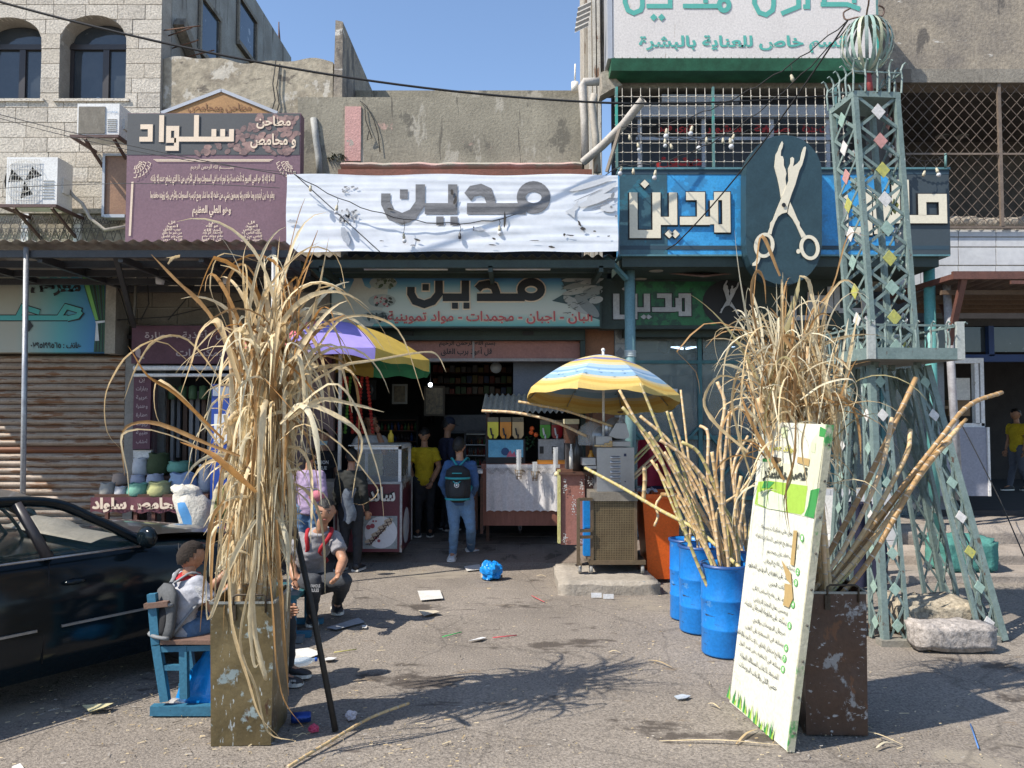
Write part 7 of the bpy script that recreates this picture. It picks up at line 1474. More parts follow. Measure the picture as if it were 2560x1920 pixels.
t = disp('steel drink dispenser with green and dark red juice', [(1350, 1376), (1379, 1406)], 1050, 1098, [(.03, .26, .02), (.22, .01, .015)], M('disp_steel', (.30, .30, .31), .4, m=.4), YJ+.06, mAlu)
g = G()
for x in (1350, 1381, 1411): a, b = rect(x-1, 1116, x+9, 1134, YJ+.05, .01); g.box(a, b)
part(g, 'label_plate', mBlackP, t, kind='stuff')
g = G(); a, b = rect(1343, 1150, 1416, 1160, YJ+.02, .1); g.box(a, b); part(g, 'base_trim', flat('orange_trim', (.55, .22, .03)), t)
for (x, y) in ((1330, 1071), (1328, 1081), (1340, 1087)):
 g = G(); g.ball(at(x, y, YJ+.1), .03, n=12, k=8); top(g, 'orange', flat('orange_fruit', (.75, .13, .03), .5), {1071: 'topmost of three oranges between the drink dispensers', 1081: 'lower left of three oranges between the drink dispensers', 1087: 'lower right of three oranges between the drink dispensers'}[y], 'orange')
g = G()
for k in range(30): p = at(1325+U(-14, 10), 1100+U(-14, 18), YJ+.12); d = V(U(-1, 1), -.3, U(-1, 1)).normalized()*.05; g.ribbon([p, p+d*.5, p+d], [.006, .03, .004])
top(g, 'leaf_garland', flat('garland', (.03, .08, .03)), 'green leaf garland below the oranges', 'garland', kind='stuff')
for (x, y, h, lab) in ((1297, 1186, .30, 'stack of clear cups in the left wire holder on the lace cloth'), (1337, 1190, .17, 'stack of clear cups in the right wire holder on the lace cloth'), (1389, 1180, .30, 'tall stack of clear cups at the end of the counter')):
 c = at(x, y, YJ-.12); g = G()
 for k in range(9): g.lathe(c+V(0, 0, h*k/9), [(.026, 0), (.034, h/9*1.1)], 12)
 top(g, 'cup_stack', M('cup_clear', (.75, .77, .78), .15, b=0, fine=0, alpha=.55), lab, 'cups')
 if x < 1380:
  g = G(); 
  for k in range(3): g.lathe(c+V(0, 0, -.03+.04*k), [(.03+.006*k, 0), (.034+.006*k, .005)], 14)
  for k in range(6): a = k*1.05; g.tube([c+V(.026*math.cos(a), .026*math.sin(a), -.06), c+V(.045*math.cos(a), .045*math.sin(a), .06)], .004, 4)
  g.tube([c+V(.03, 0, .05), c+V(.07, .03, .03), c+V(.05, .09, .06)], .005, 5); top(g, 'cup_holder', M('brass', (.22, .15, .08), .4, m=.5), 'brass wire cup holder on the lace cloth, %s one' % ('left' if x < 1310 else 'right'), 'cup holder')
t = thing('wooden_stool', 'narrow dark wooden stool frame left of the juice stand', 'stool', at(1190, 1330, 9.7)); g = G()
for (x, Y) in ((1186, 9.6), (1204, 9.6), (1188, 9.9), (1206, 9.9)): p = at(x, 1334, 9.6); g.box((p.x-.018, Y, p.z), (p.x+.018, Y+.036, p.z+.68))
part(g, 'frame', mWoodD, t); g = G(); a, b = rect(1176, 1176, 1206, 1184, 9.55, .4); g.box(a, b); part(g, 'top', mOffW, t)
# ==== CREPE CART
cc = thing('crepe_cart', 'maroon crepe cart with glass case, Arabic lettering and a crepe poster', 'food cart', at(930, 1390, 9.25))
YQ = 9.25; a, b = rect(836, 1208, 1003, 1380, YQ, .95); g = G(); g.box(a, b); part(g, 'body', mMaroon, cc)
g = G(); g.box(V(a.x-.01, YQ-.015, a.z), V(a.x+.01, YQ+.0, b.z)); g.box(V(b.x-.015, YQ-.015, a.z), V(b.x+.012, YQ+.012, b.z)); g.box(V(a.x, YQ-.012, b.z-.01), V(b.x, YQ+.95, b.z+.018)); g.box(V(b.x-.002, YQ+.93, a.z), V(b.x+.012, YQ+.96, b.z)); part(g, 'trim', mGal, cc)
a2, b2 = rect(878, 1115, 1003, 1207, YQ+.01, .9)
g = G()
for x in (a2.x, b2.x-.035):
 for y in (YQ+.01, YQ+.87): g.box((x, y, b.z+.018), (x+.035, y+.035, b2.z))
g.box((a2.x, YQ+.01, b2.z-.04), (b2.x, YQ+.045, b2.z)); g.box((b2.x-.035, YQ+.045, b2.z-.04), (b2.x, YQ+.9, b2.z)); part(g, 'case_frame', mWhite, cc)
for q0, q1_ in (((a2.x+.035, YQ+.02, b.z+.02), (b2.x-.035, YQ+.026, b2.z-.04)), ((b2.x-.02, YQ+.045, b.z+.02), (b2.x-.014, YQ+.87, b2.z-.04))): g = G(); g.box(q0, q1_); part(g, 'pane', M('case_glass', (.75, .78, .78), .03, b=0, fine=0, alpha=.14), cc)
g = G(); g.box((a2.x-.03, YQ-.02, b2.z), (b2.x, YQ+.85, b2.z+.012)); part(g, 'paper_cover', mOffW, cc)
for mt_, bo, of in ((mBlackP, .11, .008), (mOffW, .035, .016)): words(cc, 'ساندويش', (848, 1217, 988, 1264), YQ, mt_, bo, off=of)
quad(cc, 'poster', (907, 1290, 993, 1372), YQ, M('poster_grey', (.30, .33, .34), .4, b=0), .004)
g = G(); ell(g, 952, 1331, 41, 40, YQ-.008, n=24); part(g, 'plate_print', flat('plate_white', (.62, .62, .64)), cc)
g = G()
for k in range(7): x, y = 926+k*8, 1352-k*8.5; ell(g, x+(3 if k % 2 else -3), y, 12, 5, YQ-.010-.0006*k, -.3, 0); 
part(g, 'crepe_print', flat('crepe', (.50, .40, .30)), cc)
g = G(); 
for k in range(14): x, y = 922+k*4.2, 1360-k*4.6; ell(g, x, y, 9, 1, YQ-.017-.0002*k, 1.1 if k % 2 else -.2)
ell(g, 945, 1340, 34, 1.6, YQ-.021, -.82); part(g, 'syrup_print', flat('syrup', (.05, .02, .02)), cc)
g = G()
for (x, y, r_) in ((921, 1318, 6), (931, 1315, 6), (933, 1303, 2.5), (940, 1303, 2.5), (940, 1345, 4), (947, 1352, 4)): ell(g, x, y, r_, r_, YQ-.012)
part(g, 'berry_print', flat('berry', (.32, .07, .09)), cc)
xs_ = b.x+.004; g = G(); r2 = random.Random(4)
g.add([V(xs_, YQ+.12+.28*math.cos(t_*.52)+.3, .42+.22*math.sin(t_*.52)) for t_ in range(12)], [tuple(range(12))]); part(g, 'plate_print', MATS['plate_white'], cc)
g = G(); put_text(g, arabic('كريب ساندويش'), V(xs_, YQ+.08, 1.0-.12), V(0, .8, 0), V(0, 0, .26), .04); part(g, 'lettering', mOffW, cc)
g = G()
for px, Y in ((845, YQ+.1), (1008, YQ+.85)): p = at(px, 1392, Y); g.lathe((p.x-.02, Y, p.z+.02), [(0, 0), (.06, 0), (.06, .035), (0, .035)], 14, ax=(1, 0, 0))
part(g, 'castor', mBlackP, cc, kind='stuff')
c = at(977, 1106, 9.6); g = G(); g.lathe(c, [(0, 0), (.035, 0), (.035, .09), (.015, .12), (.015, .15), (0, .15)], 12); top(g, 'sauce_bottle', flat('sauce_yellow', (.60, .42, .04), .4), 'yellow sauce bottle on the crepe cart', 'bottle')
g = G(); g.box(at(790, 1205, 9.2), at(836, 1290, 9.2)+V(0, .5, 0)); top(g, 'side_table', M('bench_cream', (.45, .40, .32), .7), 'small cream serving table left of the crepe cart', 'table')
# ==== ROASTERY TABLE
YR = 9.0; rt = thing('roastery_table', 'table hung with a maroon cloth sign, covered with open sacks', 'table', at(370, 1400, YR))
a, b = rect(236, 1236, 520, 1246, YR, .9); g = G(); g.box(a, b); part(g, 'table_top', mWoodD, rt)
g = G()
for px in (268, 340, 385, 470): x = at(px, 1300, YR+.1).x; g.box((x-.02, YR+.08, 0.0), (x+.02, YR+.12, a.z)); g.box((x-.02, YR+.8, .05), (x+.02, YR+.84, a.z))
part(g, 'leg', mBrownSt, rt, kind='stuff')
a, b = rect(226, 1243, 475, 1281, YR-.03, 0); g = G(); g.grid(lambda u, v: V(a.x+(b.x-a.x)*u, YR-.03+.008*math.sin(u*20), a.z+(b.z-a.z)*v+(.012*math.sin(u*34) if v == 0 else 0)), 60, 3); part(g, 'cloth_sign', MATS['purple_sign'] if False else M('cloth_maroon', (.15, .05, .065), .7), rt)
words(rt, 'محامص سلواد', (230, 1244, 452, 1281), YR, mCream, .05, off=.05)
mS = {k: M('sack_'+k, c, .85, c2=tuple(x*.8 for x in c), s=8, b=.3, bs=16) for k, c in (('grey', (.34, .33, .30)), ('white', (.55, .55, .56)), ('mint', (.18, .40, .30)), ('yellow', (.44, .44, .20)), ('blue', (.32, .42, .58)), ('dkgreen', (.055, .075, .03)), ('lilac', (.45, .45, .52)), ('peach', (.40, .30, .24)), ('pale', (.58, .57, .57)))}
def sack(px, yb, w_, h, Y, m_, lab, open_=True, group=None):
 c = at(px, yb, Y); W = w_/F_*Y/2; H = h/F_*Y; r2 = random.Random(px); ph = r2.uniform(0, 6)
 g = G(); pr = [(0, 0), (.86, .0), (1, .12), (1.04, .4), (.95, .7), (.86, .9), (.94, 1.0), (.9, 1.02), (.78, .9)]+([(0, .88)] if open_ else [(.3, 1.12), (0, 1.14)]); n = 18
 vs = [c+V(math.cos(6.2832*j/n)*r_*W*(1+.05*math.sin(j*2.3+ph+i)), math.sin(6.2832*j/n)*r_*W*.9, hh_*H*(1+(.05*math.sin(j*1.7+ph) if i > 4 else 0))) for i, (r_, hh_) in enumerate(pr) for j in range(n)]
 g.add(vs, [(i*n+j, i*n+(j+1) % n, (i+1)*n+(j+1) % n, (i+1)*n+j) for i in range(len(pr)-1) for j in range(n)], 0, True); return top(g, 'sack', m_, lab, 'sack', group)
for px, yb, w_, h, Y, k, lab in ((269, 1241, 38, 33, 9.1, 'grey', 'small grey open sack at the left end of the roastery table'), (302, 1241, 30, 24, 9.08, 'white', 'low white sack beside the mint sack'), (344, 1241, 52, 32, 9.1, 'mint', 'mint green open sack on the roastery table'), (399, 1241, 58, 36, 9.1, 'yellow', 'pale yellow open sack on the roastery table'), (458, 1240, 70, 56, 9.25, 'blue', 'big light blue sack on the roastery table'),
         (513, 1230, 34, 66, 9.3, 'pale', 'tall white printed sack at the right end of the roastery table'), (300, 1212, 38, 28, 9.5, 'peach', 'peach coloured sack in the second row'), (345, 1210, 36, 22, 9.5, 'lilac', 'clear bag of seeds in the second row behind the mint sack'), (388, 1212, 42, 26, 9.45, 'lilac', 'lilac open sack behind the yellow sack'), (351, 1188, 38, 42, 9.7, 'pale', 'white printed flour sack beside the green drum sack'), (397, 1186, 54, 52, 9.7, 'dkgreen', 'dark green strapped sack on the rear shelf'), (450, 1180, 60, 26, 9.7, 'mint', 'teal tins and packets on the rear shelf')):
 sack(px, yb, w_, h, Y, mS[k], lab)
g = G(); g.box(at(332, 1190, 9.6), at(530, 1200, 9.6)+V(0, .4, 0)); g.box(at(290, 1214, 9.4), at(530, 1222, 9.4)+V(0, .3, 0)); part(g, 'shelf', mWoodD, rt)
g = G(); g.box(at(333, 1125, 9.85), at(377, 1190, 9.85)+V(0, .05, 0)); top(g, 'white_board', mOffW, 'blank white board under the upright spice list sign', 'board')
sk = thing('woven_sack', 'bulging white woven sack with a blue stripe on a crate by the blue kiosk', 'sack', at(490, 1345, 8.3)); c = at(490, 1345, 8.3); g = G(); n = 24
pr = [(0, 0), (.13, .0), (.16, .06), (.185, .13), (.198, .21), (.205, .29), (.19, .36), (.165, .405), (.14, .43), (.155, .46), (.145, .49), (.10, .51), (0, .5)]
g.add([c+V(math.cos(6.2832*j/n)*r_*(1+.06*math.sin(j*3+i)+.05*math.sin(j*1.3))-.10*(hh_/.5)**2+.03*math.sin(hh_*9), math.sin(6.2832*j/n)*r_*.8*(1+.08*math.sin(j*5+i*2)), hh_*1.08+.012*math.sin(j*5)*(hh_ > .3)+.008*math.sin(j*2+i)) for i, (r_, hh_) in enumerate(pr) for j in range(n)], [(i*n+j, i*n+(j+1) % n, (i+1)*n+(j+1) % n, (i+1)*n+j) for i in range(len(pr)-1) for j in range(n)], 0, True)
for i in range(len(g.f)):
 cx_ = sum((g.v[j] for j in g.f[i]), V(0, 0, 0))/4-c
 if abs(cx_.x-.01+cx_.z*.25) < .04 and cx_.y < 0 and cx_.z < .4: g.m[i] = 1
part(g, 'body', [M('woven_white', (.62, .59, .52), .8, c2=(.54, .51, .44), s=9, b=.4, bs=40), flat('stripe_blue', (.08, .27, .55), .7)], sk)
g = G(); g.box(at(443, 1345, 8.15), at(528, 1352, 8.15)+V(0, .5, 0)); g.box(at(450, 1352, 8.2), at(522, 1420, 8.2)+V(0, .4, 0)); top(g, 'crate', M('crate_grey', (.30, .34, .40), .6), 'pale lidded crate under the striped woven sack', 'crate')
ks = thing('drinks_kiosk', 'tall blue drinks cooler with white panels half hidden by the dry cane', 'cooler', at(590, 1400, 8.6))
a, b = rect(526, 960, 652, 1400, 8.6, .6); a.z = .02; g = G(); g.box(a, b); part(g, 'case', flat('cooler_blue', (.02, .06, .30), .35), ks)
for r_ in ((532, 968, 575, 990), (535, 1035, 572, 1108), (640, 962, 652, 985)): quad(ks, 'white_panel', r_, 8.6, flat('panel_white', (.65, .68, .72), .3), .01)
g = G()
for k in range(14): a2, b2 = rect(532, 1330+k*5, 640, 1332+k*5, 8.59, .01); g.box(a2, b2)
part(g, 'vent', mBlackP, ks, kind='stuff')
# ==== STRING LIGHTS
def lightstring(lab, p0, p1, sag, bulbs, col=mBlackCab):
 t = thing('light_string', lab, 'string lights', p0); pts = catenary(p0, p1, sag, 30); g = G()
 for i in range(1, 30): pts[i] += V(0, 0, .012*math.sin(i*2.1+p0.x))
 g.tube(pts, .0055, 5, cap=False); part(g, 'wire', col, t)
 for s, dn, kind_, sc_ in bulbs:
  i = int(s*30); p = pts[i].lerp(pts[min(30, i+1)], s*30-i); an = U(-.35, .35); d = V(math.sin(an), 0, -math.cos(an)); q_ = p+V(0, 0, -dn); g = G(); g.tube([p, p.lerp(q_, .5)+V(.012, 0, 0), q_], .003, 4)
  part(g, 'lead', mBlackCab, t); g = G(); g.lathe(q_, [(.006, 0), (.014, .01), (.014, .03), (.018, .035), (.018, .05), (.015, .055), (.015, .068), (0, .068)], 10, ax=d); part(g, 'socket', M('socket_cream', (.50, .45, .33), .6) if kind_ != 'd' else mFrameDk, t)
  if kind_ != 'e': g = G(); g.ball(q_+d*.088, .026*sc_, n=12, k=8); part(g, 'bulb', M('bulb_clear', (.5, .51, .53), .08, b=0, fine=0, c2=(.55, .56, .58)), t)
 return t
TT = at(2120, 50, 6.6)
lightstring('light string from the tower top down to the slanting pipe', TT, at(1555, 318, 9.05), .25, [(.2, .10, 'e', 1), (.62, .10, 'b', 1), (.75, .06, 'b', 1.1)])
lightstring('light string from the tower top to the left end of the blue sign', at(2125, 60, 6.6), at(1548, 412, 8.9), .35, [(.45, .06, 'b', 1), (.80, .08, 'b', 1), (.92, .03, 'e', 1), (.985, .02, 'b', 1.1)])
lightstring('light string sagging across the window lattice', at(1560, 325, 9.05), at(1905, 318, 8.9), .12, [(.04, .03, 'e', 1), (.1, .12, 'b', .9), (.3, .02, 'b', .9), (.34, .06, 'e', 1), (.55, .02, 'd', 1.1), (.6, .0, 'e', 1), (.72, .02, 'e', 1), (.8, .01, 'b', .9)])
lightstring('light string draped across the white banner', at(735, 435, 8.65), at(1555, 412, 8.85), .62, [(.05, .02, 'e', 1), (.13, .08, 'b', .9), (.33, .16, 'b', 1), (.5, .1, 'd', 0), (.62, .07, 'b', 1), (.78, .12, 'd', 1)])
lightstring('short light string at the right end of the blue sign', at(2255, 378, 8.9), at(2368, 385, 8.9), .1, [(.05, .04, 'b', 1), (.5, .1, 'e', 1), (.75, .1, 'b', 1)])
g = G(); g.tube([at(2364, 420, 8.95), at(2364, 384, 8.95)], .014, 6); top(g, 'peg', mTeal, 'short peg rising from the right end of the blue sign', 'peg')
g = G(); g.tube(catenary(TT, at(1690, 610, 8.9), .12, 20)[:-1]+[at(1690, 610, 8.9), at(1620, 650, 9.2)], .008, 5, cap=False); top(g, 'cable', mBlackCab, 'thick black cable from the tower ball down across the scissors sign', 'cable')
g = G(); g.tube([at(2398, 1050, 9.2), at(2440, 1130, 9), at(2500, 1250, 8), at(2560, 1390, 7)], .006, 5); top(g, 'cable', mBlackCab, 'black cable hanging in front of the right shop down to the street', 'cable')
# ==== LITTER
def flatbit(name, pts, m_, lab, cat, th=.004, lift=.006, curl=.01):
 P_ = [gr(x, y, lift) for x, y in pts]; g = G(); c = sum(P_, V(0, 0, 0))/len(P_)
 for i, p in enumerate(P_): p.z += curl*abs(math.sin(i*2.4+p.x*9))
 c.z = lift+curl*.4; n = len(P_); g.add(P_+[c], [(i, (i+1) % n, n) for i in range(n)]); g.add([p-V(0, 0, th) for p in P_]+[c-V(0, 0, th)], [((i+1) % n, i, n) for i in range(n)]); return top(g, name, m_, lab, cat)
pw = M('litter_paper', (.68, .66, .62), .7, b=.1); pk = M('litter_tan', (.50, .44, .34), .8); 
flatbit('paper_sheet', [(1044, 1479), (1100, 1477), (1108, 1498), (1052, 1502)], pw, 'crumpled white paper sheet in the middle of the road', 'paper')
flatbit('paper_sheet', [(1202, 1434), (1252, 1434), (1253, 1447), (1202, 1446)], pk, 'tan paper scrap just below the blue bag on the road', 'paper'); flatbit('paper_sheet', [(1160, 1418), (1198, 1412), (1208, 1425), (1168, 1428)], pw, 'white paper beside the blue bag', 'paper')
flatbit('paper_sheet', [(816, 1574), (896, 1545), (912, 1556), (840, 1577)], M('grey_card', (.42, .43, .45), .6), 'folded grey card strip beside the seated teenager', 'card', curl=.02)
flatbit('paper_sheet', [(715, 1628), (770, 1622), (806, 1635), (750, 1655), (718, 1658)], pw, 'white sheet under the empty water bottle', 'paper'); flatbit('paper_scrap', [(1046, 1533), (1090, 1530), (1100, 1536), (1060, 1542)], pk, 'crumpled tan paper scrap in the middle of the road', 'paper', curl=.03)
flatbit('plastic_spoon', [(809, 1648), (822, 1643), (842, 1645), (832, 1652), (814, 1653)], mWhite, 'white plastic spoon lid on the asphalt near the black stick', 'spoon'); flatbit('plastic_spoon', [(1170, 1602), (1205, 1593), (1216, 1594), (1200, 1601)], mWhite, 'small white plastic spoon in the middle of the road', 'spoon')
flatbit('paper_scrap', [(905, 1566), (918, 1565), (916, 1571), (905, 1571)], pw, 'tiny white scrap beside the grey card', 'paper'); flatbit('paper_scrap', [(30, 1918), (50, 1912), (60, 1925), (28, 1930)], pw, 'white scrap at the bottom left corner of the road', 'paper')
flatbit('paper_sheet', [(205, 1774), (250, 1770), (284, 1768), (262, 1780), (225, 1782)], M('straw_paper', (.55, .50, .30), .8), 'yellowish flattened wrapper left of the bench', 'wrapper', curl=.03); flatbit('plastic_cover', [(1685, 1741), (1705, 1737), (1727, 1742), (1715, 1749), (1695, 1748)], M('lid_clear', (.45, .5, .55), .2), 'clear plastic lid near the leaning board', 'lid')
flatbit('paper_sheet', [(2408, 1614), (2440, 1606), (2460, 1610), (2440, 1620), (2412, 1622)], pw, 'white wrapper by the kerbstone at the tower', 'wrapper', curl=.02)
for (x, y, w_, dy, m_, lab) in ((1130, 1586, 24, -6, (.05, .45, .12), 'green drinking straw on the road'), (1262, 1591, 30, -3, (.55, .06, .08), 'red drinking straw on the road, nearer the camera'), (1345, 1497, 16, 8, (.55, .12, .12), 'pair of red straws near the kerb island'), (2436, 1840, 10, 30, (.10, .22, .5), 'blue straw on the road at the lower right'), (863, 1627, 28, -4, (.50, .45, .15), 'yellow straw near the black stick')):
 g = G(); g.tube([gr(x-w_, y-dy, .006), gr(x+w_, y+dy, .006)], .004, 6); top(g, 'drinking_straw', flat('straw_%d' % x, m_), lab, 'straw')
g = G()
for p0 in ((1478, 1494), (1508, 1497)): g.box(gr(p0[0], p0[1], .0), gr(p0[0]+26, p0[1]-12, .045))
top(g, 'foam_box', M('foam', (.75, .76, .77), .6), 'open white foam box on the road before the kerb island', 'box')
for (x, y, r_, m_, lab, nm) in ((1228, 1431, .12, (.01, .25, .68), 'crumpled bright blue plastic bag on the road behind the backpack boy', 'plastic_bag'), (783, 1822, .03, (.50, .06, .13), 'crumpled pink tissue near the left tin', 'tissue'), (878, 1790, .035, (.62, .56, .58), 'crumpled white tissue in the shadow of the left bundle', 'tissue'), (1442, 1383, .07, (.06, .42, .20), 'green plastic bag under the reddish stand', 'plastic_bag')):
 g = G(); c = gr(x, y, r_*.6); g.ball(c, r_, n=26, k=18, sq=(1, .8, .85)); g.sm = [False]*len(g.f)
 for v in g.v: q_ = v-c; d = q_.normalized() if q_.length else V(0, 0, 1); s = 1+.45*noise.noise(d*1.8+V(x, 0, 0))-.25*abs(noise.noise(d*4+V(0, x, 0)))+.06*noise.noise(d*9); v.x, v.y, v.z = c.x+q_.x*s, c.y+q_.y*s, max(.004, c.z+q_.z*s*(1.25 if q_.z > 0 and x == 1228 else 1))
 top(g, nm, M('bag_%d' % x, m_, .3, b=.5, bs=14, c2=tuple(k*.8 for k in m_)), lab, nm.split('_')[-1])
g = G(); c = gr(726, 1660, .035); g.lathe(c, [(0, 0), (.03, 0), (.032, .02), (.031, .11), (.02, .14), (.012, .15), (.012, .17)], 14, ax=(.85, .35, .06)); g.lathe(c+V(.85, .35, .06).normalized()*.165, [(.014, 0), (.014, .018), (0, .018)], 10, m=1, ax=(.85, .35, .06))
top(g, 'water_bottle', [M('bottle_blue', (.50, .62, .75), .08, b=0, fine=0, alpha=.5), flat('cap_blue', (.03, .12, .5))], 'empty pale blue water bottle lying beside the black stick', 'bottle')
g = G(); c = gr(728, 1795, .032); g.lathe(c, [(0, 0), (.026, 0), (.031, .006), (.031, .10), (.026, .11), (0, .11)], 18, ax=(.95, .2, 0)); top(g, 'drink_can', [M('can_blue', (.02, .06, .28), .3, m=.5)], 'dark blue drink can lying at the foot of the left tin', 'can')
g = G(); c = gr(460, 1765, .03); g.lathe(c, [(.036, 0), (.028, .09), (0, .09)], 16, ax=(-.8, .3, .1)); top(g, 'plastic_cup', M('cup_litter', (.7, .7, .72), .1, b=0, fine=0, alpha=.5), 'clear crushed cup lying before the bench rail', 'cup')
g = G(); cane_geo(g, smooth_path([gr(718, 1918, .01), gr(830, 1850, .02), gr(925, 1795, .03), gr(1022, 1758, .045)], 10), .009)
top(g, 'fallen_cane', [mCane[0], mNode], 'long thin peeled cane lying on the road in the foreground', 'cane')
for k, (x0_, y0_, x1_, y1_) in enumerate(((1648, 1852, 1950, 1862), (1840, 1860, 1893, 1822), (2145, 1825, 2258, 1862), (2190, 1870, 2235, 1857), (1620, 1650, 1680, 1668), (1770, 1759, 1800, 1771), (1522, 1630, 1552, 1632), (940, 1563, 965, 1560), (740, 1843, 770, 1838), (1340, 1440, 1366, 1441))):
 g = G(); p0, p1 = gr(x0_, y0_, .008), gr(x1_, y1_, .01); g.ribbon(smooth_path([p0, p0.lerp(p1, .5)+V(.0, .01, .012), p1], 8), [.006, .012, .014, .014, .013, .012, .01, .007, .004], fold=.2)
 top(g, 'fallen_leaf', mLeaf[(0, 1, 0, 2, 1, 0, 0, 1, 0, 0)[k]], ['long pale leaf strip on the road before the leaning board', 'twisted dry leaf at the lower corner of the board', 'forked straw on the road right of the brown tin', 'short straw right of the brown tin', 'straw strip on the road left of the board', 'little straw bit left of the board', 'tiny straw bit in mid road', 'tiny straw bit near the grey card', 'straw bit at the foot of the left tin', 'straw bit beside the kerb island'][k], 'leaf')
g = G(); r2 = random.Random(12)
for k in range(2600):
 px, py = r2.uniform(-50, 2610), 1410+520*r2.random()**1.4; p = gr(px, py, .006)
 if r2.random() < .35: 
  cx_, cy_ = r2.choice([(250, 1780), (330, 1740), (560, 1860), (1600, 1620), (900, 1560), (1900, 1650), (2100, 1860), (1000, 1860)]); p = gr(r2.gauss(cx_, 130), min(1915, max(1420, r2.gauss(cy_, 40))), .006)
 a = r2.uniform(0, 3.14); L = r2.uniform(.003, .013)*(1 if r2.random() < .9 else 2.5); d = V(math.cos(a), math.sin(a), 0)*L; n_ = V(-d.y, d.x, 0).normalized()*r2.uniform(.0012, .0035)
 g.add([p-d-n_, p+d-n_, p+d+n_+V(0, 0, .002), p-d+n_+V(0, 0, .003)], [(0, 1, 2, 3)], r2.choice([0, 0, 1, 2, 3]))
top(g, 'litter_chips', [mLeaf[0], mLeaf[1], M('grit', (.42, .38, .33), .9), M('grit_dark', (.09, .075, .06), .9)], 'scattered chips of cane and grit over the asphalt', 'litter', kind='stuff')
# ==== PEOPLE
def remesh(g, vox, smooth=2):
 me = g.mesh('tmp', [], V(0, 0, 0)); o = bpy.data.objects.new('tmp', me); COL.objects.link(o)
 md = o.modifiers.new('r', 'REMESH'); md.mode = 'VOXEL'; md.voxel_size = vox; s = o.modifiers.new('s', 'SMOOTH'); s.iterations = smooth; s.factor = .5
 m2 = bpy.data.meshes.new_from_object(o.evaluated_get(bpy.context.evaluated_depsgraph_get())); r = G(); r.add([v.co.copy() for v in m2.vertices], [tuple(p.vertices) for p in m2.polygons], 0, True)
 bpy.data.objects.remove(o); bpy.data.meshes.remove(me); bpy.data.meshes.remove(m2); return r
mSkin = M('skin', (.42, .22, .13), .5, c2=(.36, .18, .11), s=5, b=.02); mHair = M('hair_black', (.012, .01, .009), .5, b=.4, bs=60); mEye = flat('eye_white', (.6, .58, .55), .2); mLip = flat('lips', (.30, .10, .08))
def cloth(nm, c, **k): return M(nm, c, k.pop('r', .85), c2=tuple(x*.78 for x in c), s=7, b=.12, bs=k.pop('bs', 60), **k)
def loft(g, rings, n=16):
 vs = [c+x*math.cos(6.2832*j/n)*rx+y*math.sin(6.2832*j/n)*ry for c, x, y, rx, ry in rings for j in range(n)]; k = len(rings)
 g.add(vs, [(i*n+j, i*n+(j+1) % n, (i+1)*n+(j+1) % n, (i+1)*n+j) for i in range(k-1) for j in range(n)]+[tuple(reversed(range(n))), tuple(range((k-1)*n, k*n))], 0, True)
def hand(g, wr, d, palm, s):
 """five fingered hand: d forearm direction, palm normal, s = body height"""
 d = d.normalized(); palm = (palm-d*palm.dot(d)).normalized(); sd = d.cross(palm); c = wr+d*.028*s
 g.ball(c, .022*s, n=10, k=6, sq=(1, 1, 1), Rm=Matrix((sd*1.0, palm*.5, d*1.35)).transposed())
 for k in range(4):
  o = wr+d*.048*s+sd*(.0125*s*(k-1.5)); L = (.030, .036, .034, .026)[k]*s; cu = palm*.5
  g.tube([o, o+(d+cu*.3).normalized()*L*.5, o+(d+cu*.3).normalized()*L*.5+(d*.7+cu).normalized()*L*.55, o+(d+cu*.3).normalized()*L*.5+(d*.7+cu).normalized()*L*.55+(d*.2+cu*1.5).normalized()*L*.3], [.0062*s, .006*s, .0055*s, .004*s], 6)
 o = wr+d*.018*s+sd*.016*s; g.tube([o, o+(sd*.8+d+palm*.3).normalized()*.02*s, o+(sd*.5+d*1.6+palm*.6).normalized()*.04*s], [.008*s, .007*s, .005*s], 6)
def head(g, c, R, hh, asm=0):
 hw = hh*.5; n, k = 26, 20; vs = []
 for i in range(k+1):
  t = math.pi*i/k
  for j in range(n):
   a = 2*math.pi*j/n; x, y, z = math.sin(t)*math.cos(a), math.sin(t)*math.sin(a), math.cos(t)
   X, Y_, Z = x*.37*2*hw, y*.44*2*hw, z*hw
   if z < .1: X *= 1-.34*(.1-z)**1.3; Y_ = Y_*(1-.25*(.1-z)) if y > 0 else Y_*(1-.06*(.1-z))
   if y < 0:
    nose = math.exp(-((x/.13)**2+((z+.16)/.22)**2)); Y_ -= nose*.13*hw
    for sx in (-1, 1): Y_ += .07*hw*math.exp(-(((x-sx*.36)/.17)**2+((z-.04)/.12)**2))
    Y_ -= .035*hw*math.exp(-((x/.25)**2+((z+.5)/.1)**2)); Y_ -= .04*hw*math.exp(-((x/.5)**2+((z-.2)/.08)**2))
   vs.append(c+R@V(X, Y_, Z))
 g.add(vs, [(i*n+j, (i+1)*n+j, (i+1)*n+(j+1) % n, i*n+(j+1) % n) for i in range(k) for j in range(n)], 0, True)
 for sx in (-1, 1):
  g.ball(c+R@V(sx*.27*hw, -.70*hw, .04*hw), .085*hw, m=1, n=8, k=6, sq=(1.3, 1, .7), Rm=R); g.ball(c+R@V(sx*.27*hw, -.775*hw, .04*hw), .05*hw, m=2, n=8, k=5, Rm=R)
  g.bar(c+R@V(sx*.15*hw, -.83*hw, .19*hw), c+R@V(sx*.42*hw, -.74*hw, .21*hw), .05*hw, .05*hw, m=2); g.ball(c+R@V(sx*.74*hw, .04*hw, -.04*hw), .17*hw, n=8, k=6, sq=(.35, .7, 1.1), Rm=R)
 g.ball(c+R@V(0, -.79*hw, -.49*hw), .14*hw, m=3, n=8, k=5, sq=(1.2, .4, .35), Rm=R)
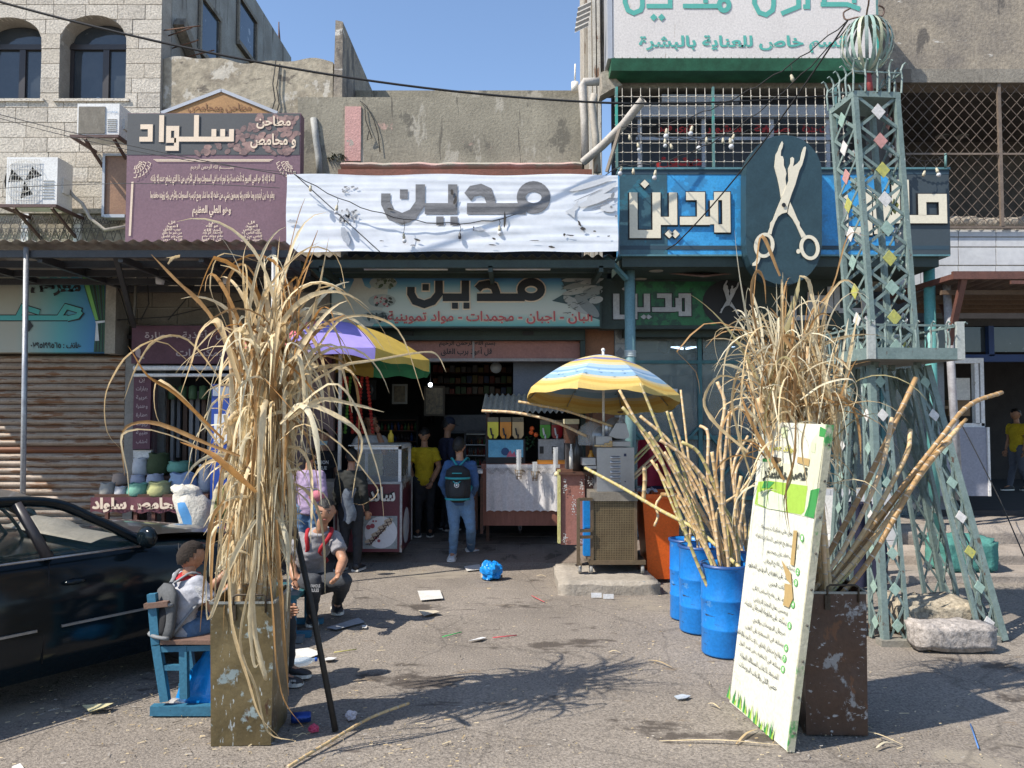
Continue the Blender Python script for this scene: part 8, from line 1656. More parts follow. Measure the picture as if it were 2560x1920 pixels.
def person(label, loc, H, yaw, J, shirt, trousers, shoes, sleeve='short', hair=True, look=(0, 0), cap=None, hem=.0, ground_=None, build=1., group=None, fringe=0., apron=None, mask=False, skirt=None):
 yaw = R_(yaw); Rz = Matrix.Rotation(yaw, 3, 'Z'); loc = Vector(loc); f = lambda p: loc+Rz@(V(*p)*H)
 D = dict(pel=(0, 0, .52), waist=(0, 0, .60), chest=(0, -.005, .72), nb=(0, .005, .815), hd=(0, -.01, .925), shL=(.094, 0, .775), shR=(-.094, 0, .775), elL=(.125, .015, .625), elR=(-.125, .015, .625), wrL=(.128, -.03, .485), wrR=(-.128, -.03, .485),
    hipL=(.052, 0, .51), hipR=(-.052, 0, .51), knL=(.055, -.01, .28), knR=(-.055, -.01, .28), anL=(.058, .012, .045), anR=(-.058, .012, .045))
 P_ = {k: f(v) for k, v in D.items()}
 for k, v in (J or {}).items(): P_[k] = v if isinstance(v, Vector) else f(v)
 t = thing('person', label, 'person', loc, group)
 fx = Rz@V(1, 0, 0); fy = Rz@V(0, 1, 0)
 def torso(g, e, lo='pel', hi=.0):
  sx = (P_['shL']-P_['shR']).normalized(); hx = (P_['hipL']-P_['hipR']).normalized(); up = (P_['nb']-P_['pel']).normalized(); B_ = build
  def rg(c, x, rx, ry): y = up.cross(x).normalized(); return (c, x, y, (rx*B_+e)*H, (ry*B_+e)*H)
  loft(g, [rg(P_['pel']-up*.055*H-up*hem*H, hx, .07+hem*.12, .052), rg(P_['pel'], hx, .082, .060), rg(P_['pel'].lerp(P_['waist'], .6), hx.lerp(sx, .4), .076, .054), rg(P_['waist'], sx, .070, .050), rg(P_['chest'].lerp(P_['waist'], .4), sx, .078, .054), rg(P_['chest'], sx, .086, .058), rg(P_['shL'].lerp(P_['shR'], .5)+up*.004*H, sx, .076, .044), rg(P_['shL'].lerp(P_['shR'], .5)+up*.024*H, sx, .056, .038), rg(P_['nb'], sx, .045, .034)])
  return sx, up
 def arm(g, s, e, to=1.0, fore=1.0):
  a, b, c = P_['sh'+s], P_['el'+s], P_['wr'+s]; r = [.033+e, .031+e, .026+e, .027+e*.8, .019+e*.6]
  pts = [a, a.lerp(b, .5), b, b.lerp(c, .35), c]
  if to < 1: pts = [a, a.lerp(b, to*.6), a.lerp(b, to)]; r = [.034+e, .035+e, .036+e*1.3]
  g.tube(pts, [q_*H for q_ in r[:len(pts)]], 12); g.ball(a, (.034+e)*H, n=10, k=8)
  if to >= 1: g.ball(b, (.028+e)*H, n=10, k=8)
 def leg(g, s, e, end=1.):
  a, b, c = P_['hip'+s], P_['kn'+s], P_['an'+s]; g.tube([a, a.lerp(b, .45), b], [(.058+e)*H, (.048+e)*H, (.034+e)*H], 12); g.tube([b, b.lerp(c, .3), c], [(.034+e)*H, (.035+e)*H, (.024+e*1.3)*H], 12); g.ball(b, (.034+e)*H, n=10, k=8); g.ball(a, (.058+e)*H, n=10, k=8)
 g = G(); torso(g, -.004)
 for s in 'LR': arm(g, s, 0); leg(g, s, 0)
 g.tube([P_['nb']-V(0, 0, .02*H), P_['nb'].lerp(P_['hd'], .6)], .031*H, 10)
 for s in 'LR': toe = P_['an'+s]+(P_.get('toe'+s, P_['an'+s]-fy*.1*H)-P_['an'+s]).normalized()*.08*H; toe.z = P_['an'+s].z-.02*H; g.tube([P_['an'+s], toe], [.024*H, .018*H], 8)
 g = remesh(g, .0105*H); hR = Rz @ Matrix.Rotation(R_(look[0]), 3, 'Z') @ Matrix.Rotation(R_(look[1]), 3, 'X'); hh = .142*H if H < 1.4 else .134*H
 head(g, P_['hd'], hR, hh)
 for s in 'LR': d = (P_['wr'+s]-P_['el'+s]).normalized(); hand(g, P_['wr'+s], d, -fy-d*.2+(fx*(-.6 if s == 'L' else .6)), H)
 part(g, 'body', [mSkin, mEye, mHair, mLip], t)
 def folds(g, amp, k=1.):
  for v in g.v:
   q_ = v*15*k; v.x += amp*noise.noise(V(q_.x, q_.y, q_.z*2.4)); v.y += amp*1.3*noise.noise(V(q_.x+5, q_.y, q_.z*2.4)); v.z += amp*.4*noise.noise(q_)
 g = G(); torso(g, .013)
 for s in 'LR': arm(g, s, .008, .62 if sleeve == 'short' else 1.0)
 g = remesh(g, .011*H, 3); folds(g, .0065*H); part(g, 'shirt', shirt, t)
 g = G(); up = (P_['waist']-P_['pel']).normalized(); hx = (P_['hipL']-P_['hipR']).normalized(); y = up.cross(hx).normalized(); loft(g, [(P_['pel']-up*.03*H, hx, y, .075*H, .06*H), (P_['pel'], hx, y, .084*H, .063*H), (P_['pel'].lerp(P_['waist'], .7), hx, y, .074*H, .054*H)])
 for s in 'LR': leg(g, s, .006)
 g = remesh(g, .0115*H, 2); folds(g, .005*H, .8)
 if skirt: pass
 part(g, 'trousers', trousers, t)
 for s in 'LR':
  an = P_['an'+s]; d = (P_['toe'+s]-an) if 'toe'+s in P_ else -fy; d.z = 0; d.normalize(); sd = V(-d.y, d.x, 0); zb_ = an.z-.045*H; g = G()
  pr = [(-.045, .026, .05), (-.03, .03, .062), (.0, .03, .06), (.04, .031, .04), (.08, .033, .03), (.105, .027, .022), (.118, .012, .014)]; vs = []; n = 10
  for l, w_, h in pr:
   for j in range(n): a = 6.2832*j/n; vs.append(an+V(0, 0, -an.z+zb_)+d*l*H+sd*math.cos(a)*w_*H+V(0, 0, (h*.5+math.sin(a)*h*.5+.008)*H))
  g.add(vs, [(i*n+j, (i+1)*n+j, (i+1)*n+(j+1) % n, i*n+(j+1) % n) for i in range(len(pr)-1) for j in range(n)]+[tuple(range(n)), tuple(reversed(range((len(pr)-1)*n, len(pr)*n)))], 0, True); shp = part(g, 'shoe', shoes, t)
  g = G(); o = an+V(0, 0, -an.z+zb_); out = [o+d*l*H+sd*w_*1.12*q_*H for q_ in (1,) for l, w_, h in pr]+[o+d*l*H-sd*w_*1.12*H for l, w_, h in reversed(pr)]; g.prism(out, (0, 0, .016*H)); part(g, 'sole', mWhite if shoes is not mDkShoe else mOffW, shp)
 if hair:
  g = G(); n, k = 28, 22; hw = hh*.5; vs = []; keep = []
  for i in range(k+1):
   th = math.pi*i/k
   for j in range(n):
    a = 2*math.pi*j/n; x, y_, z = math.sin(th)*math.cos(a), math.sin(th)*math.sin(a), math.cos(th); ok = z > .40-.12*fringe-1.15*max(0, y_+.08)+(.12*abs(x) if y_ < 0 else 0) +.10*noise.noise(V(x*9, y_*9, z*9)) and z > -.7; q_ = 1.03+.05*noise.noise(V(x*4, y_*4, z*4+H*9))+.05*noise.noise(V(x*11, y_*11, z*11+H*9))+(.10*max(0, z) if fringe else .02); vs.append(P_['hd']+hR@V(x*.37*2*hw*q_, (y_*.46)*2*hw*q_, z*hw*q_)); keep.append(ok)
  fs = [(i*n+j, (i+1)*n+j, (i+1)*n+(j+1) % n, i*n+(j+1) % n) for i in range(k) for j in range(n)]; g.add(vs, [q_ for q_ in fs if sum(keep[i] for i in q_) >= 3], 0, True); part(g, 'hair', mHair if hair is True else hair, t)
 if cap:
  g = G(); hw = hh*.5; c = P_['hd']+hR@V(0, 0, .18*hw); g.lathe(c, [(.80*hw, 0), (.82*hw, .2*hw), (.74*hw, .62*hw), (.45*hw, .9*hw), (0, 1.0*hw)], 18, ax=hR@V(0, 0, 1), e=(1, 1)); p0 = c+hR@V(0, -.72*hw, .08*hw); g.prism([p0+hR@V(-.5*hw, .12*hw, 0), p0+hR@V(-.42*hw, -.5*hw, -.08*hw), p0+hR@V(.42*hw, -.5*hw, -.08*hw), p0+hR@V(.5*hw, .12*hw, 0)], hR@V(0, 0, .05*hw)); part(g, 'cap', cap, t)
 if mask:
  g = G(); hw = hh*.5; g.grid(lambda u, v: P_['hd']+hR@V((u-.5)*1.25*hw*(1-.2*(1-v)), -(.88-.75*(u-.5)**2*1.6)*hw, (-.95+.5*v)*hw), 8, 5); part(g, 'mask', flat('mask_blue', (.35, .50, .58)), t)
 if apron:
  g = G(); g.grid(lambda u, v: P_['pel'].lerp(P_['chest'], -.6+v*1.35)+fx*(u-.5)*.19*H-fy*(.082-.10*(u-.5)**2)*H, 10, 10); folds(g, .01*H); part(g, 'apron', apron, t)
 t_ = t; return t, P_, fx, fy
mDkShoe = M('shoe_black', (.03, .03, .033), .5, b=.05); mWhShoe = M('shoe_white', (.62, .62, .62), .55, b=.1)
mJean = cloth('denim', (.09, .17, .30)); mJeanL = cloth('light_denim', (.13, .24, .40), wear=((.30, .40, .52), 3.5, .15, (1, 1, .7))); mDk = cloth('dark_trousers', (.025, .027, .032)); mBlackJ = cloth('black_jeans', (.05, .055, .065), wear=((.35, .37, .4), 12, .11, (1, 1, 2)))
def backpack(label, P_, fx, fy, H, mats_, size=(.17, .085, .25), dz=0, straps=True, side=1):
 up = (P_['nb']-P_['pel']).normalized(); c = P_['chest'].lerp(P_['waist'], .35+dz)+fy*(.06+size[1]*.5)*H*side; hx = (P_['shL']-P_['shR']).normalized(); by = up.cross(hx).normalized()
 if by.dot(fy) < 0: by = -by
 t = thing('backpack', label, 'backpack', c-up*size[2]*.5*H); w_, d_, h_ = size[0]*H/2, size[1]*H/2, size[2]*H/2
 g = G(); rings = []
 for k in range(9):
  z = -1+k*.25; q_ = (1-abs(z)**4)**.5*.55+.45 if abs(z) < 1 else .42; rings.append((c+up*h_*z, hx, by, w_*q_*1.08, d_*(q_*1.05)))
 loft(g, rings, 18); part(g, 'bag_body', mats_[0], t)
 g = G(); rings = [(c+up*h_*(-.75+k*.18)+by*d_*.75, hx, by, w_*.72*(1-abs(k-3)**2*.03), d_*.55*(1-abs(k-3)**2*.06)) for k in range(7)]; loft(g, rings, 14); part(g, 'pocket', mats_[1], t)
 for z in (-.78, .35): g = G(); g.tube([c+up*h_*z+hx*w_*math.cos(a)*1.0+by*d_*(.35+1.25*math.sin(a)) for a in [q_*math.pi/8 for q_ in range(9)]], .009*H, 6); part(g, 'trim_band', mats_[2], t)
 if straps:
  for s in 'LR': sh = P_['sh'+s].lerp(P_['nb'], .35); g = G(); g.tube(smooth_path([c+up*h_*.8+(sh-c)*.2, sh+up*.045*H+fy*.02*H, sh-fy*.055*H+up*.0*H, P_['chest'].lerp(sh, .55)-fy*.072*H-up*.06*H, P_['waist'].lerp(P_['sh'+s], .25)+hx*(.075*H if s == 'L' else -.075*H), c-up*h_*.8+hx*(w_*.7 if s == 'L' else -w_*.7)], 20), .011*H, 6, sq=.5); part(g, 'strap', mats_[2] if mats_[2] is not None else mats_[0], t)
 return t, c, up, hx, by, (w_, d_, h_)
H = 1.28; lc = V(-2.02, 4.83, 0); W = lambda x, y, z: V(x, y, z)
T1, P1, fx, fy = person('small boy in white shirt with red scarf eating on the blue bench, seen from behind', lc, H, 148, dict(pel=W(-2.00, 4.80, .47), waist=W(-2.01, 4.80, .56), chest=W(-2.0, 4.83, .67), nb=W(-1.995, 4.85, .76), hd=W(-1.99, 4.88, .885),
 shL=W(-2.08, 4.93, .735), shR=W(-1.91, 4.79, .735), elR=W(-1.81, 4.80, .57), wrR=W(-1.74, 4.95, .73), elL=W(-1.95, 5.05, .63), wrL=W(-1.83, 5.10, .76), hipL=W(-2.02, 4.86, .46), hipR=W(-1.94, 4.77, .46), knL=W(-1.83, 5.12, .47), knR=W(-1.72, 4.99, .46), anL=W(-1.80, 5.15, .10), anR=W(-1.70, 5.02, .08)), cloth('tee_white', (.46, .47, .52)), mJean, mDkShoe, hair=M('hair_buzz', (.03, .021, .016), .9, b=.5, bs=90), look=(-12, 8), hem=.03)
g = G(); g.tube([P1['nb']+V(.055*math.cos(a), .055*math.sin(a), .01*math.sin(3*a)) for a in [k*.52 for k in range(13)]], .022, 7); part(g, 'scarf', cloth('scarf_red', (.50, .02, .03)), T1)
g = G(); sh = P1['shR']; el = P1['elR']
g.grid(lambda u, v: sh.lerp(el, .05+.5*v)+V(.0, -.048, 0)+V(math.sin((u-.5)*1.2)*.03, .012*abs(u-.5)*2, 0), 5, 5); o = part(g, 'sleeve_band', mDk, T1)
g = G(); a_ = sh.lerp(el, .62)+V(.012, -.062, 0); b_ = sh.lerp(el, .02)+V(.012, -.062, 0); put_text(g, 'AMSTRONG', b_-V(.02, 0, 0), a_-b_, V(.045, 0, .012), .02); part(g, 'lettering', mWhite, o)
backpack('grey and black backpack on the back of the boy on the bench', P1, fx, fy, H, [cloth('bag_grey', (.10, .105, .11)), cloth('bag_black', (.02, .02, .022)), M('strap_grey', (.22, .23, .24), .7)], (.16, .06, .26), .45)
g = G(); g.ball(P1['wrR']+V(.05, .04, .05), .035, sq=(1, 1, .6)); top(g, 'sandwich', M('bread', (.62, .52, .36), .8, b=.4, bs=30), 'pale sandwich held in the hands of the boy on the bench', 'sandwich')
def A(x, y, Y): return at(x, y, Y)
H = 1.56; lc = V(-1.65, 6.75, 0)
T2, P2, fx, fy = person('teenager in grey t-shirt and black jeans sitting low and facing the road', lc, H, 12, dict(pel=A(768, 1455, 6.82), waist=A(768, 1418, 6.78), chest=A(782, 1372, 6.68), nb=A(800, 1325, 6.58), hd=A(815, 1278, 6.5), shL=A(836, 1345, 6.62), shR=A(750, 1348, 6.66), elL=A(858, 1400, 6.5), wrL=A(845, 1436, 6.3), elR=A(726, 1402, 6.7), wrR=A(738, 1452, 6.55),
 hipL=A(795, 1460, 6.78), hipR=A(748, 1460, 6.78), knL=A(862, 1450, 6.45), knR=A(786, 1452, 6.38), anL=gr(838, 1532)+V(0, .06, .075), anR=gr(776, 1560)+V(0, .05, .075), toeL=gr(850, 1560), toeR=gr(780, 1590)), cloth('tee_grey', (.30, .29, .30)), mBlackJ, mDkShoe, look=(-4, 6), fringe=0, build=1.12)
g = G(); put_text(g, 'FAMOUS', A(777, 1469, 6.30), V(.075, 0, 0), V(0, 0, .028), .03); put_text(g, 'RULES', A(777, 1480, 6.30), V(.065, 0, 0), V(0, 0, .028), .03); part(g, 'trouser_print', MATS['letter_shade'], T2)
backpack('navy and red backpack with wide straps worn by the seated teenager', P2, fx, fy, H, [cloth('bag_navy', (.03, .035, .09)), cloth('bag_navy2', (.04, .05, .12)), cloth('strap_red', (.42, .02, .03))])
fl = ramp(10.3); H = 1.66; lc = V(at(925, 1300, 10.45).x, 10.45, fl)
_, P3, fx, fy = person('vendor in white t-shirt and cream apron raising a hand behind the crepe cart', lc, H, 10, dict(elL=A(962, 1130, 10.25), wrL=A(945, 1082, 10.2), elR=A(882, 1135, 10.4), wrR=A(885, 1165, 10.2)), cloth('tee_bright', (.60, .60, .62)), mDk, mDkShoe, look=(0, 6), build=1.15, apron=cloth('apron_cream', (.52, .50, .34)))
H = 1.40; lc = V(gr(878, 1425).x, 8.95, 0)
_, P4, fx, fy = person('youth in black jacket standing with his back to the road at the crepe cart', lc, H, 165, dict(anL=(.09, .02, .045), anR=(-.05, -.02, .045)), cloth('jacket_black', (.022, .024, .022)), mDk, mDkShoe, 'long', look=(25, 0))
g = G(); c = A(872, 1265, 8.8); g.grid(lambda u, v: c+V((u-.5)*.14+.02*math.sin(v*7), -.03*math.sin(u*3.1), (v-.5)*.36+.02*math.sin(u*9)), 8, 12); g.grid(lambda u, v: c+V((u-.5)*.14+.02*math.sin(v*7), .05*math.sin(u*3.1), (v-.5)*.36+.02*math.sin(u*9)), 8, 12, flip=True)
top(g, 'plastic_bag', M('bag_grey_shiny', (.12, .14, .17), .2, b=.5, bs=16), 'shiny dark plastic bag hanging at the hip of the black jacket youth', 'bag')
H = 1.5; lc = V(at(806, 1300, 9.75).x, 9.75, ramp(9.75))
T5, P5, fx, fy = person('person in black printed t-shirt with a blue face mask under the chin', lc, H, 0, {}, cloth('tee_black', (.018, .018, .02)), mDk, mDkShoe, look=(10, 0), mask=True)
g = G(); o = P5['chest']-fy*.125; put_text(g, 'FASHION', o-V(.10, 0, .02), V(.20, 0, 0), V(0, 0, .045), .03); put_text(g, 'VAGUE', o-V(.08, 0, .09), V(.16, 0, 0), V(0, 0, .045), .03); part(g, 'shirt_print', mOffW, T5)
H = 1.42; lc = V(at(772, 1300, 8.75).x, 8.75, 0)
_, P6, fx, fy = person('person in lavender shirt and jeans seen from behind, half hidden by cane leaves', lc, H, 170, {}, cloth('lavender', (.40, .30, .46)), mJean, mDkShoe, 'long')
g = G(); g.ball(A(792, 1240, 8.45), .075, sq=(1.2, .7, .8), n=14, k=10); top(g, 'pink_bag', cloth('bag_pink', (.55, .17, .22)), 'pink school bag carried beside the lavender shirt', 'bag')
H = 1.46; lc = V(at(1060, 1300, 10.55).x, 10.55, .15)
person('youth in bright yellow polo shirt standing in the shop doorway looking down', lc, H, 5, dict(wrL=(.07, -.09, .50), elL=(.135, .01, .63), wrR=(-.10, .06, .5), elR=(-.14, .04, .64)), cloth('polo_yellow', (.55, .40, .015)), mDk, mDkShoe, look=(0, 22), fringe=1)
H = 1.6; lc = V(at(1118, 1300, 11.1).x, 11.1, .15)
person('man in navy shirt and dark baseball cap turned towards the fridge', lc, H, 118, {}, cloth('navy_shirt', (.028, .03, .065)), mDk, mDkShoe, 'long', cap=M('cap_navy', (.02, .025, .045), .8), look=(0, 12))
H = 1.5; lc = V(gr(1152, 1405).x, 9.28, ramp(9.28)); z0 = lc.z
_, P9, fx, fy = person('boy in blue hooded jacket and faded jeans seen from behind before the shop', lc, H, 176, dict(hd=(.01, -.015, .925), anR=gr(1178, 1392, z0)+V(0, -.05, .10), anL=gr(1132, 1402, z0)+V(0, 0, .085), knR=(-.085, -.015, .28), knL=(.045, -.01, .28), toeR=gr(1205, 1392, z0), toeL=gr(1124, 1412, z0), wrL=(.10, -.09, .50), wrR=(-.08, -.11, .52), elL=(.14, -.0, .63)), cloth('hood_blue', (.045, .105, .24)), mJeanL, mWhShoe, 'long', look=(-8, 2), fringe=1)
bk, c, up, hx, by, (w_, d_, h_) = backpack('black backpack with turquoise trim and a round white badge worn by the boy in jeans', P9, fx, fy, H, [cloth('pack_black', (.02, .022, .026)), cloth('pack_black2', (.03, .033, .038)), M('pack_teal', (.03, .30, .33), .6)], (.185, .10, .285), .35)
g = G(); g.lathe(c+by*d_*1.5, [(.022, 0), (.030, .002), (.030, .0)], 16, ax=by); g.lathe(c+by*d_*1.5, [(.0, 0), (.012, .003)], 10, ax=by); part(g, 'badge', mWhite, bk)
g = G(); g.bar(c+up*h_*.62+by*d_*1.12-hx*w_*.4, c+up*h_*.62+by*d_*1.12+hx*w_*.4, .03, .012); g.bar(c+up*h_*.2+by*d_*1.35-hx*w_*.3, c+up*h_*.05+by*d_*1.45, .02, .01); g.bar(c+up*h_*.2+by*d_*1.35+hx*w_*.3, c+up*h_*.05+by*d_*1.45, .02, .01); part(g, 'patch', MATS['pack_teal'], bk, kind='stuff')
H = 1.36; person('boy in yellow t-shirt and grey trousers walking left inside the right shop', V(at(2545, 1200, 13).x, 13, .53), H, -75, dict(anL=(.03, .12, .045), anR=(-.03, -.1, .045)), MATS['polo_yellow'], cloth('grey_trousers', (.09, .10, .13)), mDkShoe, look=(0, 8))
H = 1.25; lc = V(at(580, 1300, 8.1).x, 8.1, 0)
_, P11, fx, fy = person('child in pink cap and dusty rose shirt behind the cane leaves by the blue cooler', lc, H, 150, {}, cloth('rose_shirt', (.30, .13, .14)), mJean, mDkShoe, cap=M('cap_pink', (.55, .28, .30), .8))
backpack('olive green backpack on the child in the pink cap', P11, fx, fy, H, [cloth('bag_olive', (.10, .115, .03)), cloth('bag_olive2', (.13, .14, .045)), M('strap_olive', (.06, .07, .02), .8)])
H = 1.32; lc = V(-1.72, 5.1, 0); ft = gr(722, 1712)
T12 = person('person in dark clothes sitting behind the left tin with one black trainer showing', lc, H, 78, dict(pel=W(-1.70, 5.1, .34), waist=W(-1.69, 5.1, .45), chest=W(-1.66, 5.1, .58), nb=W(-1.63, 5.1, .69), hd=W(-1.60, 5.1, .83), shL=W(-1.64, 5.23, .66), shR=W(-1.64, 4.98, .66), elL=W(-1.58, 5.28, .5), elR=W(-1.58, 4.96, .5), wrL=W(-1.48, 5.2, .5), wrR=W(-1.48, 5.03, .5), hipL=W(-1.69, 5.17, .33), hipR=W(-1.69, 5.03, .33), knL=W(-1.48, 5.22, .40), knR=W(-1.50, 5.06, .40), anL=W(-1.50, 5.3, .07), anR=V(ft.x-.06, ft.y, .062), toeR=V(ft.x+.1, ft.y-.02, 0), toeL=W(-1.40, 5.3, 0)), cloth('dark_top', (.05, .035, .04)), mDk, mDkShoe, 'long')
g = G(); o = V(ft.x+.0, ft.y-.052, .025); put_text(g, 'LIFE', o, V(.06, 0, 0), V(0, 0, .024), .03); part(g, 'shoe_print', mWhite, T12[0])
# ==== SEATS
mBl = M('blue_bench', (.04, .17, .27), .6, c2=(.03, .13, .21), s=8, b=.1, wear=((.02, .03, .04), 12, .16, (1, 1, 1)))
bn = thing('school_bench', 'old blue wooden school bench with worn plank seat under the small boy', 'bench', V(-2.1, 4.75, 0))
for Y in (4.66, 5.05):
 g = G(); g.bar(at(414, 1752, Y if Y < 5 else 4.66)+V(0, Y-4.66, 0), at(392, 1610, 4.66)+V(0, Y-4.66, 0), .05, .04, up=(0, 1, 0)); g.bar(at(392, 1612, 4.66)+V(0, Y-4.66, 0), at(381, 1484, 4.66)+V(0, Y-4.66, 0), .05, .04, up=(0, 1, 0)); g.bar(at(462, 1745, 4.66)+V(0, Y-4.66, 0), at(460, 1612, 4.66)+V(0, Y-4.66, 0), .045, .04, up=(0, 1, 0))
 part(g, 'leg', mBl, bn); g = G(); g.bar(at(396, 1668, 4.66)+V(0, Y-4.66+.0, 0), at(460, 1668, 4.66)+V(0, Y-4.66, 0), .030); a = at(380, 1760, 4.66); a.z = .03; g.bar(a+V(0, Y-4.66, 0), V(-1.62, Y, .03), .055, .055); g.bar(at(392, 1622, 4.66)+V(0, Y-4.66, 0), at(535, 1618, 4.66)+V(0, Y-4.66, 0), .033); part(g, 'side_frame', mBl, bn)
g = G(); a = at(404, 1604, 4.64); g.box((a.x, 4.62, a.z-.012), (-1.66, 5.1, a.z+.012)); part(g, 'seat', M('worn_plank', (.19, .115, .085), .7, c2=(.13, .08, .06), s=6, st=(1, 6, 1)), bn)
g = G(); a = at(398, 1480, 4.64); b = at(404, 1560, 4.64); g.bar(V((a.x+b.x)/2-.02, 4.62, (a.z+b.z)/2+.02), V((a.x+b.x)/2-.02, 5.1, (a.z+b.z)/2+.02), .03, .14, up=(1, 0, .1)); part(g, 'backrest', MATS['worn_plank'], bn)
st = thing('school_bench', 'second blue bench with a white food tray on it, beside the seated teenager', 'bench', V(-1.95, 6.45, 0))
g = G(); a, b = at(650, 1478, 6.4), at(757, 1478, 6.4); g.box((a.x, 6.25, a.z-.03), (b.x, 6.75, a.z)); part(g, 'seat', M('bench_teal', (.035, .13, .15), .5), st)
g = G()
for x in (a.x+.06, b.x-.04):
 for Y in (6.28, 6.7): g.bar((x, Y, .02), (x, Y, a.z-.03), .04)
g.box((a.x, 6.26, .0), (b.x+.1, 6.31, .045)); g.box((a.x, 6.66, .0), (b.x+.1, 6.71, .045)); part(g, 'frame', mBl, st)
g = G(); c = at(690, 1468, 6.35); g.box((c.x-.16, 6.3, a.z), (c.x+.11, 6.55, a.z+.012)); top(g, 'food_tray', mWhite, 'white paper food tray with scraps on the second blue bench', 'tray')
g = G(); p = gr(648, 1608); p2 = gr(758, 1606); g.box((p.x-.3, p.y, 0), (p2.x, p.y+.07, .05)); top(g, 'metal_strip', M('strip_grey', (.13, .16, .19), .5), 'short blue grey metal bar lying behind the left tin', 'bar')
g = G(); c = V(-1.80, 4.86, .0); n = 26
g.add([c+V(math.cos(6.2832*j/n)*r_*(1+.16*math.sin(j*2.6+i)), math.sin(6.2832*j/n)*r_*.7*(1+.1*math.sin(j*4.1)), h) for i, (r_, h) in enumerate([(0, .005), (.20, .005), (.23, .04), (.19, .14), (.13, .24), (.07, .33), (.035, .40)]) for j in range(n)], [(i*n+j, i*n+(j+1) % n, (i+1)*n+(j+1) % n, (i+1)*n+j) for i in range(6) for j in range(n)], 0, True)
top(g, 'plastic_bag', M('bag_sky', (.01, .27, .75), .28, b=.8, bs=10, c2=(.01, .22, .62)), 'bright blue plastic bag hanging under the school bench', 'bag')
# ==== CAR
S0 = V(-3.02, 4.47, 0); th = R_(54); cu = V(math.cos(th), math.sin(th), 0); cw = V(-math.sin(th), math.cos(th), 0)
def C(u, w_, z): return S0+cu*u+cw*w_+V(0, 0, z)
car = thing('parked_car', 'dark blue-black sedan parked at the left edge, nose towards the shops', 'car', C(-.3, .85, 0))
mCar = M('car_paint', (.005, .010, .014), .12, c2=(.005, .009, .012), b=0, fine=0, spec=.32); mRub = flat('rubber', (.02, .02, .021), .7); mDust = M('dusty_roof', (.14, .125, .11), .45, c2=(.10, .09, .08), s=3, coat=.3, b=0)
Wd = 1.62
def sec(u):
 if u > 1.0: k = min(1, (u-1.0)/1.0); zt, zc_, nz_ = .86-.10*k**1.5, .90-.10*k**2, .0+.16*max(0, (u-1.55)/.45)**2 if u > 1.55 else 0
 elif u > -1.25: zt, zc_, nz_ = .885, .89, 0
 else: k = min(1, (-1.25-u)/.95); zt, zc_, nz_ = .90-.05*k, .95-.05*k, .14*k*k
 return [(.06+nz_, .17), (.02+nz_, .24), (.0+nz_, .34), (-.012+nz_, .50), (-.008+nz_, .58), (.0+nz_, .68), (.035+nz_, .80), (.07+nz_, zt), (.30+nz_, (zt+zc_)/2+.012), (Wd/2, zc_+.012)]
us = [-2.25, -2.2, -2.0, -1.7, -1.45, -1.25, -1.0, -.75, -.4, 0, .30, .31, .6, .98, 1.05, 1.25, 1.5, 1.7, 1.85, 1.95, 2.0]
g = G(); rows = []
for u in us:
 hs = sec(u); row = [C(u, i, z) for i, z in hs]+[C(u, Wd-i, z) for i, z in reversed(hs[:-1])]; rows.append(row)
n = len(rows[0]); g.add([p for r in rows for p in r], [(i*n+j, i*n+j+1, (i+1)*n+j+1, (i+1)*n+j)[::-1] for i in range(len(us)-1) for j in range(n-1)]+[tuple(range(n))[::-1], tuple(range((len(us)-1)*n, len(us)*n))], 0, True); part(g, 'body', mCar, car)
A0 = (1.02, .885); RF = (.42, 1.212); RB = (-.75, 1.215); B0 = (-1.35, .91); rin = .24
